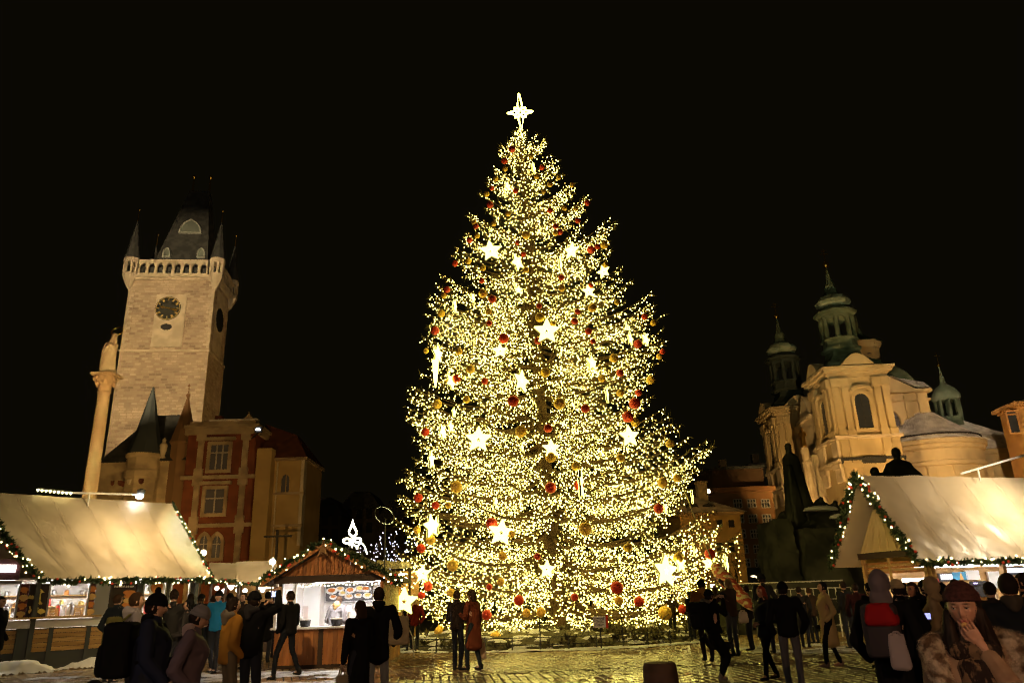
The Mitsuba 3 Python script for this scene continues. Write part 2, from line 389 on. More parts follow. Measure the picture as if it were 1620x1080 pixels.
tag(stuff(obj('snow', sprigs(420, 6, True), M['snow'], smooth=40)), 'small patches of snow lying between the low plants', 'snow', kind='stuff')
# ------------------------------------------------------------------ buildings on the left: town hall
def arch(w, h, pointed=False, cx=0.0, z0=0.0, n=12):
    """window outline: w wide, h tall in all"""
    r = w / 2
    if pointed:
        R = w; hh = R * math.sin(math.acos(0.5)); b = h - hh
        pts = [(-r, 0), (r, 0), (r, b)] + [(-r + R * math.cos(a), b + R * math.sin(a)) for a in np.linspace(0, math.pi / 3, n)][1:] + [(r - R * math.cos(a), b + R * math.sin(a)) for a in np.linspace(math.pi / 3, 0, n)][1:]
    else:
        pts = [(-r, 0), (r, 0)] + [(r * math.cos(a), h - r + r * math.sin(a)) for a in np.linspace(0, math.pi, n)]
    return SA.translate(Polygon(pts).buffer(0), cx, z0)
def rect(x0, x1, z0, z1): return sbox(min(x0, x1), min(z0, z1), max(x0, x1), max(z0, z1))
def side_frame(F, u, left=True):
    """frame on the side wall x=u of frame F, facing -x (left) or +x: its local x runs along the wall"""
    m = np.eye(4)
    if left: m[:3, 0], m[:3, 1] = -F.y, F.x
    else: m[:3, 0], m[:3, 1] = F.y, -F.x
    m[:3, 3] = F.p(u, 0, 0)
    return m
def window(parent, m, poly, v=0.0, frame_w=0.25, frame_d=0.14, frame_mat='winframe', pane_mat='pane', bars=(), bar_w=0.10, bar_mat=None):
    """a window on the wall plane y = v: surround proud of the wall, pane set into it, glazing bars"""
    w = obj('window', MB(m).prism(poly.buffer(frame_w, join_style=2) - poly.buffer(0.0), v - frame_d, v + 0.05), M[frame_mat], parent)
    obj('pane', MB(m).prism(poly.buffer(0.01), v - 0.012, v + 0.05), M[pane_mat], w)
    if bars:
        b = MB(m)
        for (a, c) in bars:
            g = shapely.LineString([a, c]).buffer(bar_w / 2, cap_style=2).intersection(poly)
            b.prism(g, v - 0.06, v - 0.006)
        obj('glazing_bar', b, M[bar_mat or frame_mat], w)
    return w
def grid_bars(x0, x1, z0, z1, nx, nz, zs=None):
    return [((x0 + (x1 - x0) * i / nx, z0), (x0 + (x1 - x0) * i / nx, z1)) for i in range(1, nx)] + [((x0, z), (x1, z)) for z in (zs or [z0 + (z1 - z0) * i / nz for i in range(1, nz)])]

# ---- clock tower
TF = Frame((-61.0, 111.5), math.radians(6))
TW, TD = 13.4, 9.0
cy_, sy_ = math.cos(TF.yaw), math.sin(TF.yaw)
M['towerstone'] = mat('towerstone', stone_fn((0.25, 0.195, 0.14), (0.54, 0.46, 0.35), (0.36, 0.295, 0.215), 0.95, 0.42, (cy_, sy_)), 0.9)
M['ashlar'] = mat('ashlar', cproc((0.40, 0.34, 0.25), (0.52, 0.46, 0.35), 1.3), 0.85)
M['palestone'] = mat('palestone', cproc((0.42, 0.37, 0.27), (0.55, 0.49, 0.37), 0.7), 0.85)
t = thing('clock_tower', 'tall stone town hall tower with gallery, clock face and dark steep roof', 'tower')
obj('shaft', MB(TF.m).box(0, TW, 0, TD, 0, 39.6).box(0.12, TW - 0.12, 0.12, TD - 0.12, 39.9, 52.2), M['towerstone'], t)
obj('string_course', MB(TF.m).box(-0.16, TW + 0.16, -0.16, TD + 0.16, 39.6, 39.9), M['palestone'], t)
q = MB(TF.m); r_ = np.random.default_rng(2)
for k in range(26):                                     # corner stones
    z = 40.1 + k * 0.46
    for u0, u1 in ((0.02, 0.5 + 0.5 * (k % 2)), (TW - 0.5 - 0.5 * (k % 2), TW - 0.02)):
        q.box(u0, u1, 0.04, 0.4, z, z + 0.38)
    q.box(TW - 0.4, TW - 0.05, 0.05, 0.6 + 0.5 * ((k + 1) % 2), z, z + 0.38)
stuff(obj('quoin', q, M['ashlar'], t))
pu0, pz0 = TF.uv(240, 533); pu1, pz1 = TF.uv(296, 466)
obj('clock_panel', MB(TF.m).box(pu0, pu1, -0.05, 0.2, 40.4, pz1), M['palestone'], t)
cu, cz = TF.uv(266, 488)
k = obj('clock_face', MB(TF.m).prism(Point(cu, cz).buffer(1.95, 32), -0.16, 0.0), mat('clockblack', (0.025, 0.028, 0.022), 0.5), t)
obj('numeral_ring', MB(TF.m).prism(Point(cu, cz).buffer(1.88, 32) - Point(cu, cz).buffer(1.78, 32), -0.20, -0.15), mat('dullgold', (0.62, 0.46, 0.16), 0.4, 0.4), k)
nb = MB(TF.m)
for i in range(12):
    a = i * math.pi / 6; c_, s_ = math.cos(a), math.sin(a)
    g = SA.translate(SA.rotate(sbox(-0.07 - 0.05 * (i % 3), -0.2, 0.07 + 0.05 * (i % 3), 0.2), -i * 30, origin=(0, 0)), cu + 1.5 * s_, cz + 1.5 * c_)
    nb.prism(g, -0.19, -0.15)
obj('numerals', nb, 'm_dullgold', k)
def hand(ang, L, w, disc):
    g = unary_union([sbox(-w / 2, -0.5, w / 2, L), Polygon([(-w * 1.4, L * 0.72), (0, L), (w * 1.4, L * 0.72), (0, L * 0.6)]), Point(0, disc).buffer(0.2)])
    return SA.translate(SA.rotate(g, -ang, origin=(0, 0)), cu, cz)
obj('clock_hand', MB(TF.m).prism(hand(283, 1.2, 0.16, 0.8), -0.26, -0.21), M['gold'], k)
obj('clock_hand', MB(TF.m).prism(hand(105, 1.65, 0.13, 1.0), -0.33, -0.28), M['gold'], k)
hu, hz = TF.uv(263, 517)
obj('oval_opening', MB(TF.m).prism(SA.scale(Point(hu, hz).buffer(1, 20), 0.85, 0.52), -0.07, 0.0), M['dark'], t)
sm = side_frame(TF, TW - 0.12, left=False)
obj('side_clock_panel', MB(sm).box(2.0, 6.6, -0.05, 0.2, 40.4, 51), M['palestone'], t)
obj('side_clock_face', MB(sm).prism(Point(4.3, 46.4).buffer(1.95, 24), -0.16, 0.0), 'm_clockblack', t)
# gallery
g = MB(TF.m)
g.box(-0.25, TW + 0.25, -0.25, TD + 0.25, 51.7, 52.0).box(-0.42, TW + 0.42, -0.62, TD + 0.6, 52.0, 52.5)
for sx in (0, TW):
    for sy in (0, TD):
        g.lathe([(0.25, 50.2), (0.85, 51.5), (1.12, 52.2), (1.12, 52.75)], 8, (sx, sy, 0), math.pi / 8)
obj('gallery_floor', g, M['palestone'], t)
GZ0, GZ1 = 52.5, 55.1
def arcade(L, n):
    w = L / n; holes = [arch(w * 0.66, 1.75, True, w * (i + 0.5), GZ0 + 0.25) for i in range(n)]
    return sbox(0, GZ0, L, GZ1) - unary_union(holes)
for m_, L, v in ((TF.m, TW - 2.6, -0.5), (side_frame(TF, TW + 0.5, False), TD - 2.6, 0.0)):
    mm = m_.copy(); mm[:3, 3] = m_[:3, 3] + m_[:3, 0] * 1.3
    obj('parapet', MB(mm).prism(arcade(L, 8 if v else 5), v, v + 0.3), M['palestone'], t)
pb = MB(TF.m).box(1.3, TW - 1.3, TD + 0.2, TD + 0.5, GZ0, GZ1).box(-0.5, -0.2, 1.3, TD - 1.3, GZ0, GZ1)
obj('parapet', pb, M['palestone'], t)
for sx in (0, TW):
    for sy in (0, TD):
        tur = MB(TF.m)
        for j in range(8):
            a = math.pi / 8 + j * math.pi / 4
            x, y = sx + 1.0 * math.cos(a), sy + 1.0 * math.sin(a)
            tur.bar((x, y, GZ0 + 0.2), (x, y, GZ1), 0.28)
        tur.lathe([(1.1, GZ1 - 0.5), (1.22, GZ1 - 0.3), (1.22, GZ1 + 0.25)], 8, (sx, sy, 0), math.pi / 8)
        tr = obj('corner_turret', tur, M['palestone'], t)
        obj('spire', MB(TF.m).lathe([(1.2, GZ1 + 0.25), (0.85, GZ1 + 2.2), (0.10, GZ1 + 7.0)], 8, (sx, sy, 0), math.pi / 8), M['slate'], tr)
        obj('finial', MB(TF.m).lathe([(0.11, GZ1 + 7.0), (0.09, GZ1 + 8.8), (0.05, GZ1 + 8.9), (0.2, GZ1 + 9.1), (0.0, GZ1 + 9.35)], 8, (sx, sy, 0)), M['gold'], tr)
# roof
RZ0, RZ1 = 54.6, 70.2
def lerp(a, b, s): return a + (b - a) * s
rb = MB(TF.m)
x0, x1, y0, y1 = 2.5, TW - 2.0, 1.6, TD - 1.2
X0, X1, Y0, Y1 = 6.3, 9.6, 3.8, 5.4
v = [(x0, y0, RZ0), (x1, y0, RZ0), (x1, y1, RZ0), (x0, y1, RZ0), (X0, Y0, RZ1), (X1, Y0, RZ1), (X1, Y1, RZ1), (X0, Y1, RZ1)]
rb.raw(v, [(0, 3, 2, 1), (4, 5, 6, 7), (0, 1, 5, 4), (1, 2, 6, 5), (2, 3, 7, 6), (3, 0, 4, 7)])
rb.box(0.4, TW - 0.4, 0.4, TD - 0.4, 52.6, 54.2)
roof = obj('roof', rb, M['slate'], t)
obj('snow_ledge', MB(TF.m).box(1.2, TW - 1.0, 0.3, 1.5, 55.0, 55.5), M['snow'], t)
for u, big in ((7.7, True), (4.6, False), (10.1, False)):
    zc = 61.4 if big else 56.6
    vy = lerp(y0, Y0, (zc - RZ0) / (RZ1 - RZ0))
    w, h = (3.3, 2.4) if big else (0.95, 1.45)
    poly = arch(w, h, True, u, zc) if not big else SA.translate(Polygon([(-1.65, 0), (1.65, 0), (1.5, 0.9), (0.9, 1.7), (0, 2.3), (-0.9, 1.7), (-1.5, 0.9)]), u, zc)
    d = obj('dormer', MB(TF.m).prism(poly.buffer(0.16, join_style=2) - poly, vy - 0.5, vy + 1.2), mat('dormerlead', (0.30, 0.33, 0.31), 0.6), roof)
    obj('dormer_pane', MB(TF.m).prism(poly, vy - 0.3, vy + 1.2), mat('dormerpane', (0.13, 0.16, 0.145), 0.4), roof)
for u in (X0 + 0.25, X1 - 0.25):
    obj('finial', MB(TF.m).lathe([(0.22, RZ1), (0.14, RZ1 + 2.6), (0.1, RZ1 + 2.7), (0.36, RZ1 + 3.05), (0.3, RZ1 + 3.4), (0.03, RZ1 + 3.7)], 8, (u, 4.6, 0)), M['gold'], t)

# ---- chapel with apse cone
CH = Frame((-53.4, 97.0), 0)
t = thing('chapel', 'plastered chapel with dark slate roof and pointed apse cone below the clock tower', 'chapel')
M['chapelwall'] = mat('chapelwall', cproc((0.30, 0.24, 0.15), (0.46, 0.38, 0.24), 0.7), 0.9)
obj('wall', MB(CH.m).box(0, 10.9, 0, 9, 0, 19.6), M['chapelwall'], t)
ap = Frame((-47.75, 97.0))
obj('apse_wall', MB(ap.m).lathe([(2.1, 0), (2.1, 17.2), (2.22, 17.4), (2.22, 18.2), (2.1, 18.4), (2.1, 19.9), (2.28, 20.1), (2.28, 20.4)], 10, (0, -0.2, 0), math.pi / 10), M['chapelwall'], t)
obj('apse_cone', MB(ap.m).lathe([(2.3, 20.4), (1.45, 23.2), (0.7, 26.6), (0.10, 29.4), (0.0, 29.5)], 8, (0, -0.2, 0), math.pi / 8), M['bluslate'], t)
rp = MB(CH.m)
rp.raw([(-0.4, -0.3, 19.6), (11, -0.3, 19.6), (11, 9, 19.6), (-0.4, 9, 19.6), (4.6, 3.2, 26.4), (8.6, 3.2, 26.4), (8.6, 6, 26.4), (4.6, 6, 26.4)],
       [(0, 3, 2, 1), (4, 5, 6, 7), (0, 1, 5, 4), (1, 2, 6, 5), (2, 3, 7, 6), (3, 0, 4, 7)])
obj('roof', rp, M['slate'], t)
obj('eave_snow', MB(CH.m).raw([(0.2, -0.2, 19.75), (3.0, -0.2, 19.75), (3.4, 0.9, 21.9), (2.4, 0.9, 21.3), (0.2, -0.2, 19.6), (3.0, -0.2, 19.6)], [(0, 1, 2, 3), (4, 5, 1, 0)]), M['roofsnow'], t)
u, z = CH.uv(260, 800)
window(t, CH.m, arch(0.85, 3.2, True, 9.2, 11.4), 0, 0.12, 0.1, 'chapelwall')
u0, z0 = CH.uv(205, 790)
for i, (px, py) in enumerate(((178, 764), (192, 766), (204, 768), (218, 766), (236, 765))):
    u, z = CH.uv(px, py)
    obj('coat_of_arms', MB(CH.m).prism(Polygon([(u - .22, z + .3), (u + .22, z + .3), (u + .22, z - .05), (u + .1, z - .25), (u, z - .32), (u - .1, z - .25), (u - .22, z - .05)]), -2.42 if px > 198 else -0.08, -0.3 if px > 198 else 0), M['redtile'] if i % 2 == 0 else M['palestone'], t)
u, z = CH.uv(259, 718)
obj('roof_statue', MB(CH.m).lathe([(0.4, 19.9), (0.25, 20.3), (0.45, 21.0), (0.5, 21.6), (0.22, 22.0), (0.28, 22.3), (0.0, 22.6)], 8, (u, -0.25, 0)), M['palestone'], t)
p0 = at(291, 690, 98)
t2 = thing('stone_pinnacle', 'small brown stone pinnacle with a finial between chapel and red house', 'pinnacle')
obj('body', MB(Frame((p0[0], 98, 0)).m).lathe([(1.5, 12), (1.5, 21.8), (1.75, 22), (1.6, 22.4), (1.0, 24.6), (0.18, 28.0)], 8), mat('brownstone', (0.20, 0.12, 0.06), 0.85), t2)
obj('finial', MB(Frame((p0[0], 98, 0)).m).lathe([(0.1, 28.0), (0.32, 28.5), (0.08, 28.8), (0.06, 29.6), (0.2, 29.8), (0.0, 30.1)], 8), 'm_brownstone', t2)

# ---- red renaissance house
RH = Frame((-41.6, 95.0), math.radians(2))
t = thing('red_house', 'narrow dark red house with pale stone pilasters and three rows of windows', 'house')
M['redplaster'] = mat('redplaster', cproc((0.13, 0.040, 0.018), (0.20, 0.062, 0.028), 0.5), 0.85)
M['sandstone'] = mat('sandstone', cproc((0.26, 0.20, 0.125), (0.40, 0.32, 0.21), 0.8), 0.85)
uR = RH.uv(404, 700)[0]
obj('wall', MB(RH.m).box(0, uR, 0, 10, 0, 23.2), M['redplaster'], t)
def uz(px, py): return RH.uv(px, py)
zs = [uz(340, py)[1] for py in (676, 752, 757, 828, 833)]
cb = MB(RH.m).box(-0.5, uR + 0.5, -0.6, 10, 23.2, 23.6).box(-0.35, uR + 0.35, -0.4, 10, 22.4, 23.2).box(0.1, uR - 0.1, -0.2, 9.8, 23.6, 24.1)
obj('cornice', cb, M['sandstone'], t)
obj('cornice_snow', MB(RH.m).box(2.6, uR + 0.2, -0.55, 0.4, 24.1, 24.25), M['roofsnow'], t)
obj('crest', MB(RH.m).prism(Polygon([(0, 0), (2, 0), (1.3, 0.5), (1.0, 1.1), (0.7, 0.5)]), -0.2, 0.1, ) if False else MB(RH.m).prism(SA.translate(Polygon([(0, 0), (2, 0), (1.3, 0.5), (1.0, 1.1), (0.7, 0.5)]), 6.5, 24.1), -0.3, 0.1), M['sandstone'], t)
for z in (zs[1], zs[3]):
    obj('string_course', MB(RH.m).box(-0.3, uR + 0.3, -0.45, 0.05, z - 0.45, z), M['sandstone'], t)
for za, zb in ((0.5, zs[3] - 0.45), (zs[3], zs[1] - 0.45), (zs[1], 22.4)):
    for uc in (1.75, 7.35):
        pl = MB(RH.m).box(uc - 0.36, uc + 0.36, -0.22, 0.05, za, zb)
        pl.box(uc - 0.55, uc + 0.55, -0.33, 0.04, za + 0.003, za + 0.9).box(uc - 0.58, uc + 0.58, -0.36, 0.04, zb - 0.8, zb - 0.003)
        obj('pilaster', pl, M['sandstone'], t)
for (xa, ya, xb, yb, nx, tr) in ((331, 703, 363, 743, 3, 0.68), (323, 773, 356, 812, 2, 0.62)):
    a, b = uz(xa, yb), uz(xb, ya)
    window(t, RH.m, rect(a[0], b[0], a[1], b[1]), 0, 0.42, 0.24, 'sandstone', 'panegrey', grid_bars(a[0], b[0], a[1], b[1], nx, 2, [a[1] + (b[1] - a[1]) * tr]), 0.17, 'winframe')
    obj('window_hood', MB(RH.m).box(a[0] - 0.8, b[0] + 0.8, -0.5, 0.03, b[1] + 0.55, b[1] + 0.95), M['sandstone'], t)
for xa, xb in ((314, 330), (334, 351)):
    a, b = uz(xa, 882), uz(xb, 846)
    window(t, RH.m, arch(b[0] - a[0], b[1] - a[1], True, (a[0] + b[0]) / 2, a[1]), 0, 0.4, 0.2, 'sandstone', 'panegrey', [(((a[0] + b[0]) / 2, a[1]), ((a[0] + b[0]) / 2, b[1])), ((a[0], a[1] + 1.6), (b[0], a[1] + 1.6))], 0.12, 'winframe')
obj('roof_chimney', MB(RH.m).box(2.0, 2.9, 3, 4, 24.1, 25.6), M['redplaster'], t)
# ---- ochre wing beside it
OH = Frame((-33.0, 97.5), 0)
t = thing('ochre_house', 'plain ochre building with one pointed window and a dark red roof by the red house', 'house')
M['ochre'] = mat('ochre', cproc((0.36, 0.25, 0.10), (0.44, 0.32, 0.14), 0.4), 0.85)
uE = OH.uv(480, 760)[0]
obj('wall', MB(OH.m).box(0, uE, 0, 9, 0, 19.2).box(0.0, 1.9, -1.6, 0.0, 0, 20.6), M['ochre'], t)
obj('corner_strip', MB(OH.m).box(uE - 0.35, uE + 0.06, -0.16, 1.2, 8.5, 19.2), M['palestone'], t)  # pale stone stands for the lit edge of this corner
obj('downpipe', MB(OH.m).tube([OH_p for OH_p in [(2.3, -0.1, 3), (2.3, -0.1, 19.0)]], 0.09, 6), M['palestone'], t)
obj('eave', MB(OH.m).box(-0.1, uE + 0.4, -0.35, 9, 19.2, 19.55), M['sandstone'], t)
obj('roof', MB(OH.m).raw([(-1, -0.5, 19.55), (uE + 0.4, -0.5, 19.55), (uE + 0.4, 9, 19.55), (-1, 9, 19.55), (-1, 4, 25.0), (uE - 2.4, 4, 23.4), (uE - 2.4, 6, 23.4), (-1, 6, 25.0)], [(0, 3, 2, 1), (4, 5, 6, 7), (0, 1, 5, 4), (1, 2, 6, 5), (2, 3, 7, 6), (3, 0, 4, 7)]), M['redtile'], t)
a, b = OH.uv(444, 780), OH.uv(459, 749)
window(t, OH.m, arch(b[0] - a[0], b[1] - a[1], True, (a[0] + b[0]) / 2, a[1]), 0, 0.2, 0.12, 'ochre', 'panegrey', [((a[0] + .6, a[1]), (a[0] + .6, b[1]))])
for py in (782, 833):
    z = OH.uv(450, py)[1]
    obj('ledge', MB(OH.m).box(2.0, uE + 0.2, -0.25, 0.03, z, z + 0.3), M['sandstone'], t)
# buttress with the lamp arm, and the wayside cross in front
lp = at(408, 679, 93)
t = thing('floodlight', 'dazzling white floodlight on the roof corner of the red house', 'floodlight')
obj('housing', MB().box(lp[0] - 0.4, lp[0] + 0.4, lp[1] + 0.05, lp[1] + 0.5, lp[2] - 0.3, lp[2] + 0.35), M['iron'], t)
obj('bracket', MB().bar((lp[0], lp[1] + 0.3, lp[2] - 0.3), (lp[0] - 1.2, lp[1] + 1.5, lp[2] - 0.8), 0.12), M['iron'], t)
obj('lens', MB().lathe([(0.0, -0.14), (0.22, -0.1), (0.36, 0), (0.22, 0.1), (0, 0.14)], 12, lp), M['whitepaint'], t, emitter=area((0.95, 0.97, 1.0), 14, 0.1))
cp = at(437, 890, 90)
t = thing('wayside_cross', 'dark slender cross on a pole before the ochre house', 'cross')
z1 = at(437, 838, 90)[2]
obj('pole', MB().bar((cp[0], 90, 0), (cp[0] - 0.1, 90, z1), 0.24), M['iron'], t)
obj('crossbar', MB().bar((cp[0] - 1.6, 90, z1 - 0.7), (cp[0] + 1.6, 90, z1 - 0.7), 0.2), M['iron'], t)
lp = at(322, 874, 72)
t = thing('street_lantern', 'round warm street lantern glowing in front of the red house', 'street lamp')
obj('pole', MB().bar((lp[0], lp[1], 0), (lp[0], lp[1], lp[2] - 0.2), 0.12), M['iron'], t)
obj('globe', MB().lathe([(0, -0.3), (0.2, -0.22), (0.3, 0), (0.2, 0.22), (0, 0.3)], 12, lp), M['whitepaint'], t, emitter=area((1, 0.75, 0.35), 9, 0.2))
# dim house row far behind, between the town hall and the tree
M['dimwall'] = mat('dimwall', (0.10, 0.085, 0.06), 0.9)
for i, (xa, xb, yt, Y) in enumerate(((486, 540, 800, 150), (540, 600, 790, 158), (600, 700, 805, 150))):
    a, b = at(xa, yt, Y), at(xb, yt, Y)
    t = thing('dark_house', ['unlit house far behind the ochre gable', 'unlit tall house above the wooden hut', 'unlit house behind the twinkling bare tree'][i], 'house')
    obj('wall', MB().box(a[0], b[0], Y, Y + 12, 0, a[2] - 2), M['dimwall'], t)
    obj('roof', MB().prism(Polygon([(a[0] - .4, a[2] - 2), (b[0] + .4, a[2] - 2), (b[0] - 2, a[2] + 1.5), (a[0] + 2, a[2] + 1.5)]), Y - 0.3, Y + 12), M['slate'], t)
    for px in np.arange(xa + 12, xb - 6, 16):
        for py in (yt + 22, yt + 44):
            c = at(px, py, Y)
            obj('window', MB().box(c[0] - 0.6, c[0] + 0.6, Y - 0.06, Y + 0.05, c[2] - 1, c[2] + 1), M['pane'], t)

# ---- Marian column
cx, cyy = -25.2, 45.0
t = thing('marian_column', 'tall ochre stone column carrying a pale draped statue with a halo', 'column')
M['colstone'] = mat('colstone', cproc((0.42, 0.33, 0.22), (0.54, 0.44, 0.31), 0.6), 0.8)
M['statuestone'] = mat('statuestone', (0.66, 0.58, 0.46), 0.75)
obj('pedestal', MB().box(cx - 1.3, cx + 1.3, cyy - 1.3, cyy + 1.3, -0.03, 4.4).box(cx - 1.5, cx + 1.5, cyy - 1.5, cyy + 1.5, 4.4, 4.8).box(cx - 1.1, cx + 1.1, cyy - 1.1, cyy + 1.1, 4.8, 5.4), M['colstone'], t)
obj('shaft', MB().lathe([(0.56, 5.4), (0.48, 5.7), (0.41, 6), (0.385, 9), (0.34, 14.2)], 24, (cx, cyy, 0)), M['colstone'], t, smooth=40)
cap = MB().lathe([(0.36, 14.2), (0.42, 14.25), (0.36, 14.35), (0.38, 14.7), (0.54, 15.0), (0.5, 15.05), (0.56, 15.25)], 20, (cx, cyy, 0))
for j in range(8):
    a = j * math.pi / 4
    for zz, rr in ((14.75, 0.50), (15.05, 0.63)):
        cap.lathe([(0, -0.16), (0.12, -0.02), (0.14, 0.08), (0.0, 0.16)], 6, (cx + rr * math.cos(a + (zz > 15) * 0.39), cyy + rr * math.sin(a + (zz > 15) * 0.39), zz))
cap.box(cx - 0.68, cx + 0.68, cyy - 0.68, cyy + 0.68, 15.25, 15.42)
obj('capital', cap, M['colstone'], t)
# statue on the column
sz = 15.42
k = 1.0
st = [bone((V(cx, cyy, sz + .25), .48), (V(cx, cyy, sz + 1.0), .36)), bone((V(cx, cyy, sz + 1.0), .36), (V(cx + .08, cyy, sz + 1.7), .36, (1, .8, 1))),
      bone((V(cx + .08, cyy, sz + 1.7), .36, (1, .8, 1)), (V(cx + .12, cyy, sz + 2.25), .17)), bone((V(cx + .14, cyy - .02, sz + 2.5), .19)),
      bone((V(cx + .34, cyy, sz + 1.95), .14), (V(cx + .42, cyy - .3, sz + 1.5), .12)), bone((V(cx + .42, cyy - .3, sz + 1.5), .12), (V(cx + .2, cyy - .45, sz + 1.75), .09)),
      bone((V(cx - .25, cyy, sz + 1.95), .14), (V(cx - .3, cyy - .25, sz + 1.4), .13)), bone((V(cx - .3, cyy - .25, sz + 1.4), .13), (V(cx, cyy - .42, sz + 1.65), .09)),
      bone((V(cx - .35, cyy + .1, sz + 1.6), .18), (V(cx - .3, cyy + .2, sz + .5), .3))]
obj('statue', melt(st, 0.06, 4, 0.10, 3, 5.0, 0.25), M['statuestone'], t, smooth=True)
a = np.arange(20) * 2 * np.pi / 20
obj('halo', MB().tube([(cx + .2 + .36 * math.cos(x), cyy + .1 + .12 * math.sin(x), sz + 2.85 + .3 * math.sin(x)) for x in a], 0.045, 6, True), M['gold'], t)

# ------------------------------------------------------------------ the baroque church on the right
M['church'] = mat('church', cproc((0.36, 0.28, 0.16), (0.50, 0.40, 0.235), 0.45, 0.45, 0.16), 0.85)
M['churchpale'] = mat('churchpale', cproc((0.50, 0.42, 0.30), (0.60, 0.52, 0.39), 0.6), 0.85)  # paler church stone; on the left sides it carries their floodlit brightness
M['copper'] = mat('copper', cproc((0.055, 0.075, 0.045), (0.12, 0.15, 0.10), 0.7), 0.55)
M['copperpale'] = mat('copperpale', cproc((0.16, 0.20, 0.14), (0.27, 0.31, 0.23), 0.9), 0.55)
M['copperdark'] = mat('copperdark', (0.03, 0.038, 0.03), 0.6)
c = thing('church', 'ochre baroque church with two green lantern towers, dome and snowy apse roof', 'church')
def moulding(b, x0, x1, y0, y1, z, steps):
    """stepped cornice round a block: steps of (projection, height)"""
    for pr, h in steps:
        b.box(x0 - pr, x1 + pr, y0 - pr, y1 + pr, z, z + h); z += h
    return z
def church_tower(F, name, W, zt, detail):
    """a square tower on frame F (its near left corner at 0,0) with cornice top zt: body, pilasters, windows, copper roof, lantern, bulb, spire, cross"""
    k = obj(name, MB(F.m).box(0, W, 0, W, 0, zt - 8.8).box(0.12, W - 0.12, 0.12, W - 0.12, zt - 8.4, zt - 1.6), M['church'], c)
    led = MB(F.m); moulding(led, 0, W, 0, W, zt - 8.8, [(0.2, 0.1), (0.45, 0.3)])
    obj('ledge', led, M['churchpale'], k)
    co = MB(F.m); moulding(co, 0.05, W - 0.05, 0.05, W - 0.05, zt - 1.6, [(0.1, 0.4), (0.25, 0.25), (0.6, 0.35), (0.85, 0.3), (0.3, 0.15)])
    # segmental pediment over each visible face
    for m_ in (F.m, side_frame(F, 0)):
        off = 0 if m_ is F.m else -W
        seg = Polygon([(off + W * .22 + W * .56 * s, zt - .15 + 1.35 * math.sin(math.pi * s)) for s in np.linspace(0, 1, 13)])
        mm = MB(m_).prism(seg, -0.75, 0.6)
        co.mesh(mm.out(), np.linalg.inv(F.m))
    obj('cornice', co, M['church'], k)
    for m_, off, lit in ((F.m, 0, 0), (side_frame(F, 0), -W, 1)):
        for f_ in (0.02, 0.17, 0.72, 0.87):
            x0 = off + W * f_ + 0.02
            p_ = MB(m_).box(x0, x0 + W * 0.11, -0.2 if f_ in (0.02, 0.87) else -0.32, 0.13, zt - 8.38, zt - 1.62)
            p_.box(x0 - 0.12, x0 + W * 0.11 + 0.12, -0.42, 0.12, zt - 2.7, zt - 1.66).box(x0 - 0.1, x0 + W * 0.11 + 0.1, -0.4, 0.12, zt - 8.36, zt - 7.7)
            obj('pilaster', p_, M['church'], k)
            p2 = MB(m_).box(x0 - 0.1, x0 + W * 0.11 + 0.1, -0.3, 0.04, zt - 13.5, zt - 8.82)
            p2.box(x0 - 0.2, x0 + W * 0.11 + 0.2, -0.46, 0.03, zt - 12.0, zt - 11.5)
            obj('lower_pilaster', p2, M['churchpale'] if lit else M['church'], k)  # lit left side takes the paler stone
        w = arch(1.7, 4.1, False, off + W * 0.5, zt - 7.6)
        window(k, m_, w, 0.12, 0.35, 0.25, 'church', 'pane', [((off + W * .5, zt - 7.6), (off + W * .5, zt - 3)), ((off, zt - 6.2), (off + W, zt - 6.2)), ((off, zt - 4.8), (off + W, zt - 4.8))], 0.07, 'iron')
        hood = MB(m_).prism(Polygon([(off + W * .5 + 1.25 * math.cos(a), zt - 3.3 + 0.75 * math.sin(a)) for a in np.linspace(0, math.pi, 11)] + [(off + W * .5 + 0.9 * math.cos(a), zt - 3.3 + 0.45 * math.sin(a)) for a in np.linspace(math.pi, 0, 11)]), -0.45, 0.14)
        obj('window_hood', hood, M['church'], k)
        lb = MB(m_)
        led_z = zt - 11.6
        moulding_z = [(led_z, 0.28, 0.35), (led_z + 0.35, 0.5, 0.3)]
        for z_, pr, h in moulding_z: lb.box(off - 0.2, off + W + 0.2, -pr, 0.02, z_, z_ + h)
        obj('lower_cornice', lb, M['iron'] if not lit else M['churchpale'], k)  # dark front, pale lit side: the brightness is put into the colour
    # copper roof: four-sided bell, lantern of eight piers, bulb, spire
    X, Y, z = W / 2, W / 2, zt
    r0 = W / 2 * 1.05
    base = MB(F.m).lathe([(r0 * 1.30, z - 0.15), (r0 * 1.22, z + 0.5), (r0 * 0.9, z + 1.1), (r0 * 0.68, z + 1.7), (r0 * 0.60, z + 2.5)], 4, (X, Y, 0), math.pi / 4)
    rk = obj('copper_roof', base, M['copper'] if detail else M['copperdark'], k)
    r1 = r0 * 0.56
    z += 2.5
    dr_ = MB(F.m).lathe([(r1 * 1.05, z), (r1 * 1.18, z + 0.15), (r1 * 1.18, z + 0.45), (r1, z + 0.55), (r1, z + 1.3), (r1 * 1.12, z + 1.4), (r1 * 1.12, z + 1.6)], 8, (X, Y, 0), math.pi / 8)
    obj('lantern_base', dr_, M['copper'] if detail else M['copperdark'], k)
    z += 1.6
    for j in range(8):
        a = math.pi / 8 + j * math.pi / 4
        x_, y_ = X + r1 * 0.92 * math.cos(a), Y + r1 * 0.92 * math.sin(a)
        obj('lantern_pier', MB(F.m).bar((x_, y_, z), (x_, y_, z + 3.0), 0.42), M['copper'] if detail else M['copperdark'], k)
